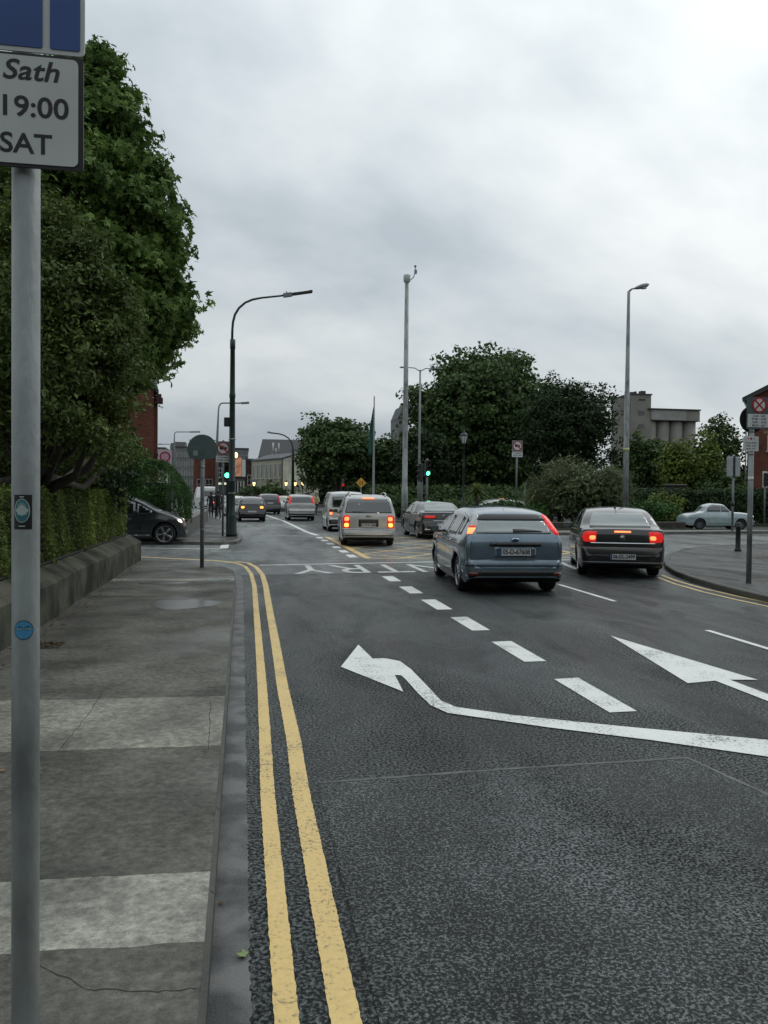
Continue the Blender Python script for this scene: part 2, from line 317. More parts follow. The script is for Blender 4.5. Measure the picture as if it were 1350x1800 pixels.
class MB:
    def __init__(s): s.v = []; s.f = []; s.m = []; s.sm = []
    def add(s, vs, fs, mi=0, sm=False, M=None):
        b = len(s.v)
        s.v += [tuple((M @ Vector(p)) if M is not None else p) for p in vs]
        for f in fs: s.f.append([b+i for i in f]); s.m.append(mi); s.sm.append(sm)
        return s
    def box(s, x0, x1, y0, y1, z0, z1, mi=0, M=None, ch=0.0):
        if ch > 0:
            c = ch; vs = []; 
            pts = [(x0+c, y0), (x1-c, y0), (x1, y0+c), (x1, y1-c), (x1-c, y1), (x0+c, y1), (x0, y1-c), (x0, y0+c)]
            ins = [(x0+c, y0+c), (x1-c, y0+c), (x1-c, y0+c), (x1-c, y1-c), (x1-c, y1-c), (x0+c, y1-c), (x0+c, y1-c), (x0+c, y0+c)]
            rings = [(ins, z0), (pts, z0+c), (pts, z1-c), (ins, z1)]
            for r, z in rings: vs += [(a, b, z) for a, b in r]
            fs = [[k*8+i, k*8+(i+1) % 8, (k+1)*8+(i+1) % 8, (k+1)*8+i] for k in range(3) for i in range(8)]
            fs += [[0, 7, 5, 3], [24, 27, 29, 31]]
            fs[-2] = [7, 5, 3, 1][::1]; fs[-1] = [24+i for i in (0, 2, 4, 6)]
            return s.add(vs, fs, mi, False, M)
        vs = [(x0, y0, z0), (x1, y0, z0), (x1, y1, z0), (x0, y1, z0), (x0, y0, z1), (x1, y0, z1), (x1, y1, z1), (x0, y1, z1)]
        return s.add(vs, [[3, 2, 1, 0], [4, 5, 6, 7], [0, 1, 5, 4], [1, 2, 6, 5], [2, 3, 7, 6], [3, 0, 4, 7]], mi, False, M)
    def prism(s, pts, z0, z1, mi=0, M=None):        # pts: CCW polygon in xy
        n = len(pts); vs = [(a, b, z0) for a, b in pts]+[(a, b, z1) for a, b in pts]
        fs = [[i, (i+1) % n, n+(i+1) % n, n+i] for i in range(n)]+[list(range(n))[::-1], [n+i for i in range(n)]]
        return s.add(vs, fs, mi, False, M)
    def slabY(s, pts, y0, y1, mi=0, M=None):        # polygon in xz, thickness along y
        n = len(pts); vs = [(a, y0, b) for a, b in pts]+[(a, y1, b) for a, b in pts]
        fs = [[i, (i+1) % n, n+(i+1) % n, n+i][::-1] for i in range(n)]+[list(range(n)), [n+i for i in range(n)][::-1]]
        return s.add(vs, fs, mi, False, M)
    def sheet(s, pts, z, mi=0):
        return s.add([(a, b, z) for a, b in pts], [list(range(len(pts)))], mi)
    def tube(s, path, rad, n=12, mi=0, cap=True, M=None):
        path = [Vector(p) for p in path]; rad = rad if isinstance(rad, (list, tuple)) else [rad]*len(path)
        vs = []; fs = []; prev = None
        for i, p in enumerate(path):
            d = (path[min(i+1, len(path)-1)]-path[max(i-1, 0)]).normalized()
            if prev is None: u, w = frame(d)
            else: u = (prev - d*prev.dot(d)).normalized(); w = d.cross(u)
            prev = u
            for k in range(n):
                a = 2*PI*k/n; vs.append(tuple(p+(u*math.cos(a)+w*math.sin(a))*rad[i]))
        for i in range(len(path)-1):
            for k in range(n): fs.append([i*n+k, i*n+(k+1) % n, (i+1)*n+(k+1) % n, (i+1)*n+k])
        s.add(vs, fs, mi, True, M)
        if cap:
            b = len(s.v)-len(vs)
            s.f.append([b+k for k in range(n)][::-1]); s.m.append(mi); s.sm.append(False)
            s.f.append([b+(len(path)-1)*n+k for k in range(n)]); s.m.append(mi); s.sm.append(False)
        return s
    def lathe(s, prof, n=24, mi=0, M=None, axis='z', smooth=True, cap=True):   # prof: (r, h)
        vs = []; fs = []
        for r, h in prof:
            for k in range(n):
                a = 2*PI*k/n; x, y = r*math.cos(a), r*math.sin(a)
                vs.append((x, y, h) if axis == 'z' else ((h, x, y) if axis == 'x' else (y, h, x)))
        for i in range(len(prof)-1):
            for k in range(n): fs.append([i*n+k, i*n+(k+1) % n, (i+1)*n+(k+1) % n, (i+1)*n+k])
        if cap: fs.append([k for k in range(n)][::-1]); fs.append([(len(prof)-1)*n+k for k in range(n)])
        return s.add(vs, fs, mi, smooth, M)
    def ball(s, c, r, n=10, mi=0, sc=(1, 1, 1)):
        prof = [(max(1e-4, math.sin(PI*i/n)), -math.cos(PI*i/n)) for i in range(n+1)]
        M = Matrix.Translation(Vector(c)) @ Matrix.Diagonal((r*sc[0], r*sc[1], r*sc[2], 1))
        return s.lathe(prof, n*2, mi, M)
    def mesh(s, name):
        me = bpy.data.meshes.new(name); me.from_pydata(s.v, [], s.f); me.update()
        me.polygons.foreach_set('material_index', s.m); me.polygons.foreach_set('use_smooth', s.sm)
        return me
    def build(s, name, mt, parent=None, fix=True):
        me = s.mesh(name)
        if fix:
            bm = bmesh.new(); bm.from_mesh(me); bmesh.ops.recalc_face_normals(bm, faces=bm.faces); bm.to_mesh(me); bm.free()
        return link(name, me, mt, parent)

def struct(name, mb, mt, kind='structure'):
    o = mb.build(name, mt); o['kind'] = kind; return o

def text_mb(body, size, depth=0.002, shear=0.0, offset=0.0, sx=1.0, align='CENTER', spacing=1.0):
    cu = bpy.data.curves.new('lettering', 'FONT'); cu.body = body; cu.size = size; cu.extrude = depth/2; cu.shear = shear; cu.offset = offset
    cu.align_x = align; cu.align_y = 'CENTER'; cu.space_character = spacing; cu.resolution_u = 4
    o = bpy.data.objects.new('lettering', cu); COL.objects.link(o)
    dg = bpy.context.evaluated_depsgraph_get(); dg.update()
    me = bpy.data.meshes.new_from_object(o.evaluated_get(dg)); bpy.data.objects.remove(o); bpy.data.curves.remove(cu)
    for v in me.vertices: v.co.x *= sx
    return me
def text(name, body, size, mt, parent, loc, rot=(R(90), 0, 0), **k):
    me = text_mb(body, size, **k); o = link(name, me, mt, parent); o.location = loc; o.rotation_euler = rot
    return o

def pts_fill(mb, polys): pass

# ------------------------------------------------------------------ foliage
def quads_mesh(name, V, F):
    me = bpy.data.meshes.new(name); nv, nf = len(V), len(F)
    me.vertices.add(nv); me.vertices.foreach_set('co', V.astype(np.float32).ravel())
    me.loops.add(nf*4); me.loops.foreach_set('vertex_index', F.astype(np.int32).ravel())
    me.polygons.add(nf); me.polygons.foreach_set('loop_start', np.arange(0, nf*4, 4, dtype=np.int32))
    me.polygons.foreach_set('use_smooth', np.zeros(nf, dtype=bool))
    me.update(calc_edges=True); me.validate(); return me
def tpl_maple():
    v = [(0, 0, 0)]; f = []
    for ang, ln in ((-95, 0.55), (-48, 0.85), (0, 1.0), (48, 0.85), (95, 0.55)):
        a = R(ang); t = (math.sin(a)*ln, math.cos(a)*ln, -0.16*ln)
        l = (math.sin(a-0.42)*ln*0.55, math.cos(a-0.42)*ln*0.55, 0.03); r = (math.sin(a+0.42)*ln*0.55, math.cos(a+0.42)*ln*0.55, 0.03)
        b = len(v); v += [l, t, r]; f.append((0, b, b+1, b+2))
    return np.array(v), np.array(f)
def tpl_leaf(w=0.28): return np.array([(0, 0, 0), (-w, 0.45, 0.07), (0, 1, -0.06), (w, 0.45, 0.07)]), np.array([(0, 1, 2, 3)])
def tpl_blade(w=0.06): return np.array([(-w*.5, 0, 0), (w*.5, 0, 0), (w, 0.5, 0.05), (-w, 0.5, 0.05), (w*.3, 1, -0.12), (-w*.3, 1, -0.12)]), np.array([(0, 1, 2, 3), (3, 2, 4, 5)])
def leaves(pos, outward, size, tpl, rng, jitter=0.9, sizevar=0.35, up=0.3):
    n = len(pos); tv, tf = tpl
    nrm = outward*(1-jitter*0.5)+rng.normal(size=(n, 3))*jitter*0.7+np.array([0, 0, up])
    nrm /= np.linalg.norm(nrm, axis=1, keepdims=True)
    rd = rng.normal(size=(n, 3)); t = rd - nrm*np.sum(rd*nrm, axis=1, keepdims=True); t /= np.linalg.norm(t, axis=1, keepdims=True)
    b = np.cross(nrm, t); s = size*(1+rng.uniform(-sizevar, sizevar, n))
    V = pos[:, None, :] + s[:, None, None]*(tv[None, :, 0:1]*b[:, None, :]+tv[None, :, 1:2]*t[:, None, :]+tv[None, :, 2:3]*nrm[:, None, :])
    F = tf[None]+(np.arange(n)*len(tv))[:, None, None]
    return V.reshape(-1, 3), F.reshape(-1, 4)
def lobes_tips(lobes, rng, dens, inner=0.25, rough=0.16):
    P, O, = [], []
    for (c, r) in lobes:
        c = np.array(c, float); r = np.array(r if hasattr(r, '__len__') else (r, r, r), float)
        n = int(dens*(r[0]*r[1]+r[1]*r[2]+r[0]*r[2])/3)+4
        d = rng.normal(size=(n, 3)); d /= np.linalg.norm(d, axis=1, keepdims=True)
        k = np.where(rng.random(n) < inner, rng.uniform(0.25, 0.8, n), rng.uniform(0.82, 1.0, n))*(1+rough*np.sin(d[:, 0]*7+c[0])*np.cos(d[:, 1]*6+d[:, 2]*5+c[1])+rng.normal(size=n)*rough*0.35)
        P.append(c+d*r*k[:, None]); O.append(d)
    return np.concatenate(P), np.concatenate(O)
def crown_mesh(name, lobes, dens, per, spread, size, tpl, seed, inner=0.25, rough=0.16, jitter=0.9, up=0.3, zmin=None):
    rng = np.random.default_rng(seed)
    T, O = lobes_tips(lobes, rng, dens, inner, rough)
    n = len(T)
    sc = spread*(0.6+0.8*rng.random(n))
    dd = rng.normal(size=(n, per, 3)); dd /= np.linalg.norm(dd, axis=2, keepdims=True)
    off = dd*(rng.random((n, per, 1))**0.45)*1.45*sc[:, None, None]*np.array([1, 1, 0.6])
    P = (T[:, None, :]+off).reshape(-1, 3); OO = (np.repeat(O[:, None, :], per, 1)+off/np.maximum(sc[:, None, None], 1e-3)*0.35).reshape(-1, 3)
    if zmin is not None:
        k = P[:, 2] > zmin; P, OO = P[k], OO[k]
    V, F = leaves(P, OO, size, tpl, rng, jitter, 0.35, up)
    return quads_mesh(name, V, F)
def lobe_set(c, r, n, seed, rr=(0.42, 0.62), flat=1.0):
    rng = np.random.default_rng(seed); out = [(c, tuple(0.66*x for x in r))]
    for i in range(n):
        d = rng.normal(size=3); d /= np.linalg.norm(d); d[2] = abs(d[2])*0.9-0.25 if rng.random() < 0.7 else d[2]
        k = rng.uniform(*rr); q = rng.uniform(0.55, 0.72)
        out.append(((c[0]+d[0]*r[0]*q, c[1]+d[1]*r[1]*q, c[2]+d[2]*r[2]*q), (r[0]*k, r[1]*k, r[2]*k*flat)))
    return out
def tree(name, label, loc, lobes, trunk_h, trunk_r, lm, dens, per, spread, size, tpl, seed, group=None, inner=0.25, cat='tree', rough=0.16, up=0.3, zmin=None):
    t = thing(name, label, cat, loc, 0, group)
    link('crown', crown_mesh('crown', lobes, dens, per, spread, size, tpl, seed, inner, rough, zmin=zmin, up=up), lm, t)
    m = MB(); rnd = random.Random(seed)
    m.tube([(0, 0, -0.05), (0.02, 0.02, trunk_h*0.5), (0.05, 0, trunk_h)], [trunk_r*1.35, trunk_r, trunk_r*0.8], 12)
    for (c, r) in lobes[1:]:
        p0 = Vector((0.04, 0, trunk_h*rnd.uniform(0.75, 1.0))); p1 = Vector(c); mid = p0.lerp(p1, 0.5)+Vector((rnd.uniform(-.2, .2), rnd.uniform(-.2, .2), -0.1*(p1-p0).length))
        m.tube([p0, mid, p1], [trunk_r*0.5, trunk_r*0.32, trunk_r*0.1], 7)
        for q in range(3):
            e = p1+Vector((rnd.uniform(-1, 1), rnd.uniform(-1, 1), rnd.uniform(-.3, 1)))*(r[0]*0.7)
            m.tube([mid.lerp(p1, rnd.uniform(0.2, 0.9)), e], [trunk_r*0.16, trunk_r*0.05], 5)
    m.build('trunk', bark, t)
    return t
def hedge(name, label, x0, x1, y0, y1, z0, z1, lm, n, size, tpl, seed, bulge=0.06, cat='hedge', loc=(0, 0, 0), rz=0, round_top=0.0, up=0.4, group=None):
    # clipped hedge: leaves spread over a box-shaped volume's shell around a dark twiggy core
    rng = np.random.default_rng(seed); t = thing(name, label, cat, loc, rz, group)
    X, Y, Z = x1-x0, y1-y0, z1-z0; faces = [(0, Y*Z), (1, Y*Z), (2, X*Z), (3, X*Z), (4, X*Y)]
    A = np.array([a for _, a in faces]); ch = rng.choice(5, n, p=A/A.sum())
    u, v = rng.random(n), rng.random(n); P = np.zeros((n, 3)); O = np.zeros((n, 3))
    dep = np.abs(rng.normal(size=n))*bulge*1.3
    for k, (ax, sg) in enumerate(((0, -1), (0, 1), (1, -1), (1, 1), (2, 1))):
        m = ch == k; o2 = [a for a in (0, 1, 2) if a != ax]
        lo = [x0, y0, z0]; hi = [x1, y1, z1]
        P[m, o2[0]] = lo[o2[0]]+(hi[o2[0]]-lo[o2[0]])*u[m]; P[m, o2[1]] = lo[o2[1]]+(hi[o2[1]]-lo[o2[1]])*v[m]
        P[m, ax] = (hi[ax] if sg > 0 else lo[ax])-sg*dep[m]; O[m, ax] = sg
    P += O*(bulge*(np.sin(P[:, 0]*3.1+P[:, 1]*2.3+1)+np.cos(P[:, 1]*5.3+P[:, 2]*4.1)+0.6*np.sin(P[:, 1]*11+P[:, 2]*9+P[:, 0]*8)))[:, None]*0.7
    if round_top:
        c = np.array([(x0+x1)/2, (y0+y1)/2]); h = np.array([X/2, Y/2])
        q = (P[:, :2]-c)/h; zt = np.clip((P[:, 2]-z0)/Z, 0, 1)
        k = 1-round_top*np.maximum(0, zt-0.35)**2*1.6; P[:, :2] = c+q*h*k[:, None]
        P[:, 2] -= round_top*Z*0.35*np.maximum(0, np.abs(q).max(1)-0.45)**2*(zt > .6)
        cr_ = np.abs(q).prod(1)[:, None]; P[:, :2] -= (P[:, :2]-c)*0.22*cr_*round_top
    V, F = leaves(P, O, size, tpl, rng, 0.85, 0.4, up)
    link('foliage', quads_mesh('foliage', V, F), lm, t)
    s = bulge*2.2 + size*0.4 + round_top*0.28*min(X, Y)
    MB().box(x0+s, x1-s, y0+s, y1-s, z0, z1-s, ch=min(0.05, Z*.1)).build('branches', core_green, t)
    return t

# ------------------------------------------------------------------ setting: ground, roads, footpaths, markings
struct('ground', MB().sheet([(-2500, -2500), (2500, -2500), (2500, 2500), (-2500, 2500)], -0.03),
       mat('ground_cover', (0.04, 0.05, 0.03), 0.95, col2=(0.03, 0.032, 0.025), scale=0.4, world=True))
struct('road', MB().sheet([(-60, -12), (80, -12), (80, 190), (-60, 190)], 0.0), ASPH)
JUNC = asphalt_mat('worn_junction_asphalt', (0.062, 0.070, 0.069), (0.205, 0.225, 0.220), 0.22, 0.5, 80)
struct('junction_road', MB().sheet([(-60, 17.4), (0.1, 17.55), (4.9, 18.25), (9.5, 18.9), (13, 19.5), (80, 21), (80, 34.5), (8.5, 35), (4, 37.5), (2.5, 60), (1.5, 80), (-2, 120), (-60, 120)], 0.0025), JUNC)
# resurfaced strip in front, with its raised sealed edge
pt = [(0.47, -8), (2.95, -8), (3.02, 4.3), G(1208, 1333), G(900, 1352), G(560, 1377), (0.45, 4.74)]
struct('road_patch', MB().sheet(pt, 0.003), ASPH2)
seal = mat('patch_seal', (0.085, 0.092, 0.090), 0.55, col2=(0.04, 0.044, 0.044), scale=6, world=True)
mb = MB()
def strip(mb, path, w, z, jag=0.0, seed=0, step=0.12, mi=0):
    """flat ribbon of width w (number or list) centred on path, edges roughened by jag metres"""
    rnd = random.Random(seed); P = []; ws = w if isinstance(w, (list, tuple)) else [w]*len(path)
    for i in range(len(path)-1):
        a, b = Vector(path[i]), Vector(path[i+1]); L = (b-a).length; k = max(1, int(L/step)) if jag or True else 1
        for j in range(k): P.append((a.lerp(b, j/k), ws[i]+(ws[i+1]-ws[i])*j/k))
    P.append((Vector(path[-1]), ws[-1])); vs = []; fs = []
    for i, (p, ww) in enumerate(P):
        d = (P[min(i+1, len(P)-1)][0]-P[max(i-1, 0)][0]).normalized(); nrm = Vector((-d.y, d.x))
        l = p+nrm*(ww/2+rnd.uniform(-jag, jag)); r = p-nrm*(ww/2+rnd.uniform(-jag, jag))
        vs += [(l.x, l.y, z), (r.x, r.y, z)]
    for i in range(len(P)-1): fs.append([2*i, 2*i+1, 2*i+3, 2*i+2])
    mb.add(vs, fs, mi)
strip(mb, [G(560, 1377), G(900, 1352), G(1208, 1333), (3.02, 4.3), (2.95, -8)], 0.030, 0.0045, 0.006, 3, 0.03)
struct('patch_seal_edge', mb, seal)

# left footpath, near part: straight kerb, rounded corner into the side road
corner = [(-0.10, 15.0), G(414, 1016, .11), G(411, 1003, .11), G(396, 997, .11), G(365, 992, .11), G(330, 988, .11), G(243, 984, .11), (-9, 21.2), (-40, 22)]
near = [(-40, -10), (-0.117, -10), (-0.117, 15.0)] + [(x-0.012, y-0.008) for x, y in corner[1:]]
struct('footpath', MB().prism(near, -0.02, 0.11), PAVE)
def kerb_run(name, path, w=0.125, h=0.112, inward=1, seg=0.9, mt=kerb_mat):
    """kerb stones with small joints; path is the road-side edge"""
    mb = MB(); P = [Vector(p) for p in path]; out = []
    for i in range(len(P)-1):
        a, b = P[i], P[i+1]; L = (b-a).length; k = max(1, round(L/seg)); d = (b-a).normalized(); n = Vector((-d.y, d.x))*inward
        for j in range(k):
            p0 = a.lerp(b, j/k)+d*0.004; p1 = a.lerp(b, (j+1)/k)-d*0.004
            c = 0.018
            prof = [(0, -0.02), (0, h-c), (c, h), (w, h), (w, -0.02)]
            vs = [(*(p+n*u), z) for p in (p0, p1) for u, z in prof]; m = len(prof)
            fs = [[q, (q+1) % m, m+(q+1) % m, m+q] for q in range(m)]+[list(range(m))[::-1], list(range(m, 2*m))]
            mb.add(vs, fs)
    return struct(name, mb, mt)
kerb_run('footpath_kerb', [(-0.10, -10), (-0.10, 15.0)]+corner[1:], inward=1, w=.022)
# gutter with broken edge
mb = MB(); strip(mb, [(-0.03, -10), (-0.035, 16.5), (-0.10, 18.0)], 0.145, 0.004, 0.007, 5, 0.02); struct('gutter', mb, gutter_mat)
# footpath across the side road
far = [(-60, 28.3), (-1.9, 28.0), (-0.55, 27.9), (-0.18, 28.4), (-0.02, 29.6), (0.02, 32), (-0.1, 36), (-0.5, 41), (-1.3, 52), (-3.2, 66), (-7.5, 84), (-16, 104), (-60, 150)]
struct('footpath', MB().prism([(x-0.13, y+0.12) if i < 4 else (x-0.13, y) for i, (x, y) in enumerate(far)], -0.02, 0.11), FOOT2)
kerb_run('footpath_kerb', far[1:12], inward=1, seg=1.0, mt=concrete)
# right footpath with its sweeping corner
k0 = G(1350, 1048, .11)
rk = [(k0[0]-.15, -10), (k0[0]-.12, 8), k0, G(1300, 1036.5, .11), G(1260, 1026.5, .11), G(1213, 1013, .11), G(1185, 1002.5, .11), G(1170, 993, .11), G(1166, 985, .11), G(1172, 974, .11), G(1200, 964, .11), (16.2, 26.0), (18.8, 26.9), (24, 27.5), (70, 29)]
inn = [(x+0.12, y-.01) if i < 8 else (x+0.10, y-0.09) for i, (x, y) in enumerate(rk)]
struct('footpath', MB().prism([(70, -10)]+inn[::-1] if False else inn+[(70, -10)], -0.02, 0.11), FOOT2)
kerb_run('footpath_kerb', rk, inward=-1, seg=0.9, mt=kerb_mat)
# garden corner across the crossing: kerb, paving and planted bed
gi = [(9.6, 46.0), (9.7, 40.5), (10.6, 37.3), (12.2, 35.2), (15, 34.9), (19.5, 36.0), (24.0, 36.8), (27.5, 37.2), (29, 38.3), (30.5, 40.0)]
isl = [(11.0, 60)]+gi+[(28, 41.5), (25.5, 45.2), (31, 48), (60, 50), (60, 110), (16, 110)]
struct('footpath', MB().prism([(9.75, 46.0), (9.85, 40.6), (10.7, 37.5), (12.3, 35.35), (15, 35.05), (19.5, 36.15), (24, 36.95), (26.5, 37.2), (26.8, 38.4), (19.5, 38.2), (14.5, 37.2), (12.6, 39), (12.2, 46)], -0.02, 0.11), concrete)
kerb_run('footpath_kerb', gi[:8], inward=-1, seg=1.0, mt=concrete)
struct('garden_soil', MB().prism([(12.25, 46), (12.65, 39.1), (14.5, 37.3), (19.5, 38.3), (22.5, 38.6), (21.6, 44.5), (36, 46.5), (60, 50), (60, 110), (30, 110), (10.3, 75), (11.2, 60)], -0.02, 0.17),
       mat('garden_earth', (0.05, 0.055, 0.03), 0.95, col2=(0.02, 0.03, 0.012), scale=2.5, world=True, bump=0.5, bscale=12))
struct('garden_path', MB().prism([(9.75, 46.01), (12.2, 46.01), (11.1, 59.9), (10.2, 75), (4.2, 100), (0, 100), (7.5, 75), (9.2, 60)], -0.02, 0.10), FOOT2)

# painted markings
YR = random.Random(3)
mb = MB()
y1 = [(0.155, -10), (0.155, 4.7)]+[G(*p) for p in ((466, 1300), (461, 1210), (455, 1130), (451, 1080), (447, 1030), (441, 1008), (431, 996), (418, 991), (396, 988))]
strip(mb, y1, 0.082, 0.005, 0.0026, 11, 0.02)
y2 = [(0.345, -10), (0.345, 4.7)]+[G(*p) for p in ((516, 1300), (497, 1210), (484, 1130), (475, 1080), (467, 1030), (461, 1010), (450, 997), (436, 990), (415, 987))]
strip(mb, y2, 0.10, 0.005, 0.0026, 12, 0.02)
strip(mb, [G(418, 989.5), G(380, 986), G(330, 983.5), G(243, 979), (-9, 22.6)], 0.17, 0.0055, 0.01, 13, 0.1)
k1, k2 = G(1350, 1060), G(1350, 1066.5)
strip(mb, [(k1[0]-.1, -10), k1, G(1292, 1047.5), G(1236, 1034.5), G(1190, 1021.5), G(1163, 1011)], 0.065, 0.005, 0.003, 14)
strip(mb, [(k2[0]-.1, -10), k2, G(1290, 1053.5), G(1233, 1040), G(1186, 1026.5), G(1157, 1015.5)], 0.065, 0.005, 0.003, 15)
struct('yellow_road_lines', mb, YELLOW)
# box junction
mb = MB(); bx0, bx1, by0, by1 = 3.36, 9.9, 21.95, 33.0
strip(mb, [(bx0, by0), (bx0, by1)], 0.20, 0.005, 0.01, 21); strip(mb, [(bx0+.1, by0), (bx1, by0+0.2)], 0.13, 0.0052, 0.008, 22)
strip(mb, [(bx1, by0), (bx1+0.3, by1)], 0.15, 0.005); strip(mb, [(bx0+.1, by1), (bx1, by1)], 0.15, 0.005)
def clipseg(p, d):
    ts = []
    for (ax, lo, hi) in ((0, bx0+0.1, bx1-0.05), (1, by0+0.05, by1-0.05)):
        a = (lo-p[ax])/d[ax]; b = (hi-p[ax])/d[ax]; ts.append((min(a, b), max(a, b)))
    t0 = max(ts[0][0], ts[1][0]); t1 = min(ts[0][1], ts[1][1])
    return None if t1-t0 < 0.3 else ((p[0]+d[0]*t0, p[1]+d[1]*t0), (p[0]+d[0]*t1, p[1]+d[1]*t1))
for k in range(-8, 9):
    for j, d in enumerate(((0.62, 0.785), (0.62, -0.785))):
        s_ = clipseg((6.5, 27.5+k*2.6), d)
        if s_: strip(mb, s_, 0.10, 0.0048+0.0004*j+0.00001*k, 0.006, 30+k, 0.3)
struct('box_junction_lines', mb, YELLOW)
mb = MB()
for i, (a, b) in enumerate([(7.37, 6.16), (9.35, 8.17), (11.3, 10.15), (13.25, 12.07), (15.2, 14.1), (17.15, 16.1), (23.35, 22.3), (25.2, 24.2), (27.1, 26.2), (29, 28), (31, 30), (33, 32)]):
    mb.add([(2.895, b, .005), (3.135, b+0.01, .005), (3.15, a+0.02, .005), (2.90, a-0.01, .005)], [[0, 1, 2, 3]])
strip(mb, [(5.35-0.0, -6), (5.35, -4)], 0.1, 0.005)
struct('lane_divider_dashes', mb, WHITE)
mb = MB()
strip(mb, [(3.1, 34.3), (2.88, 37.5), (2.75, 45), (2.55, 53.3), (1.8, 67.3), (-1, 84)], [0.24, 0.22, 0.2, 0.2, 0.2, 0.2], 0.005)
strip(mb, [(6.10, 15.3), (6.06, 12.75)], 0.085, 0.005); strip(mb, [(5.96, 9.85), (5.92, 7.4)], 0.085, 0.005); strip(mb, [(5.9, 5.2), (5.88, 2.6)], 0.085, 0.005)
strip(mb, [(6.22, 20.0), (6.16, 18.0)], 0.085, 0.005)
strip(mb, [G(985, 989), G(1016, 1001)], 0.16, 0.0052)
struct('lane_lines', mb, WHITE)
mb = MB()
strip(mb, [(0.42, 19.98), (4.7, 20.72), (9.2, 21.3)], 0.14, 0.0056, 0.008, 5); struct('stop_line', mb, WHITE)
mb = MB(); strip(mb, [(-0.1, 36.6), (3.0, 36.7)], 0.16, 0.0056, 0.02, 6)
strip(mb, [(-0.1, 34.3), (2.2, 34.2)], 0.10, 0.005, 0.03, 8); struct('worn_stop_line', mb, WHITE_WORN)
# side road give way lines and zebra bars
mb = MB()
strip(mb, [(-12, 26.9), (-3.15, 26.35), (-0.62, 25.9)], 0.12, 0.0055, 0.006, 7)
mb.add([(*G(386, 964), .005), (*G(401, 964), .005), (*G(404, 953), .005), (*G(391, 953), .005)], [[0, 1, 2, 3]])
strip(mb, [G(371, 969), G(407, 969)], 0.10, 0.005, 0.02, 9)
struct('side_road_lines', mb, WHITE)
# arrows
LA = [(630, 1134), (655, 1158.5), (677, 1158), (703, 1163), (722, 1177), (745.5, 1201), (775, 1232.5), (802, 1244), (905, 1258.6), (1083, 1277), (1350, 1302)]
LB = [(1350, 1331.5), (1142.6, 1302), (965, 1280), (787, 1254.4), (757, 1241), (734, 1219), (713, 1195), (705, 1188), (694, 1187.5), (709, 1217), (599, 1173)]
arrow_poly = [G(*p) for p in LA]+[(4.75, 4.93), (4.65, 4.62)]+[G(*p) for p in LB]
struct('turn_left_arrow_marking', MB().sheet(arrow_poly, 0.0065), WHITE)
a0 = G(1072.7, 1118); a1 = G(1332, 1196); a2 = G(1209, 1202)
struct('straight_arrow_marking', MB().sheet([a0, a2, (4.39, 7.10), (4.41, 5.0), (4.57, 5.0), (4.55, 7.12), a1], 0.0065), WHITE)
# NO ENTRY lettering painted for drivers coming the other way
me = text_mb('ENTRY', 1.0, 0.0, sx=1.0, offset=-0.004)
xs = [v.co.x for v in me.vertices]; ys = [v.co.y for v in me.vertices]
tx0, ty0 = G(512, 1009); wx = 4.75; 
for v in me.vertices:
    u = (v.co.x-min(xs))/(max(xs)-min(xs)); w = (v.co.y-min(ys))/(max(ys)-min(ys))
    v.co.x = tx0+wx*(1-u)*0.97+0.05; v.co.y = 17.75+(2.05)*(1-w)+0.10*(1-u)*wx*0.9; v.co.z = 0.006
o = link('painted_road_lettering', me, paint_mark('faded_white_road_paint', (0.55, 0.57, 0.55), (0.12, 0.125, 0.12), 0.60)); o['kind'] = 'structure'
# worn cycle symbol beyond the junction
mb = MB()
for cx in (0.85, 2.1):
    strip(mb, [(cx+0.5*math.cos(a*PI/8), 44.5+1.5*math.sin(a*PI/8)) for a in range(17)], 0.12, 0.005, 0.02, 4)
for s_ in (((0.85, 44.5), (1.2, 46.8)), ((1.2, 46.8), (1.9, 46.4)), ((1.3, 44.2), (1.9, 46.4)), ((0.4, 42.0), (2.4, 41.8)), ((0.3, 40.2), (1.4, 40.0)), ((1.9, 46.4), (2.1, 44.5))):
    strip(mb, s_, 0.12, 0.0052, 0.02, 5)
struct('worn_cycle_marking', mb, WHITE_WORN)

# puddles on the footpath
water = mat('puddle_water', (0.06, 0.06, 0.055), 0.24, spec=0.3, ior=1.33, col2=(0.05, 0.05, 0.046))
def puddle(cx, cy, rx, ry, z, seed):
    rnd = random.Random(seed); pts = []
    ph = [rnd.uniform(0, 6) for _ in range(5)]
    for k in range(56):
        a = 2*PI*k/56; q = 1+sum(0.13/(i+1)*math.sin((i+2)*a*1.0+ph[i])*1.3 for i in range(5))+rnd.uniform(-.03, .03)
        pts.append((cx+rx*q*math.cos(a), cy+ry*q*math.sin(a)))
    return struct('puddle', MB().sheet(pts, z), water)
puddle(-0.82, 12.25, 0.42, 0.62, 0.1125, 4)
puddle(-1.35, 15.1, 0.35, 0.25, 0.1125, 8); puddle(-0.45, 15.6, 0.22, 0.2, 0.1125, 9)
puddle(9.25, 12.6, 0.55, 0.35, 0.1125, 12); puddle(10.9, 14.7, 0.9, 0.55, 0.1125, 13); puddle(14.6, 20.5, 1.2, 0.4, 0.1125, 14)

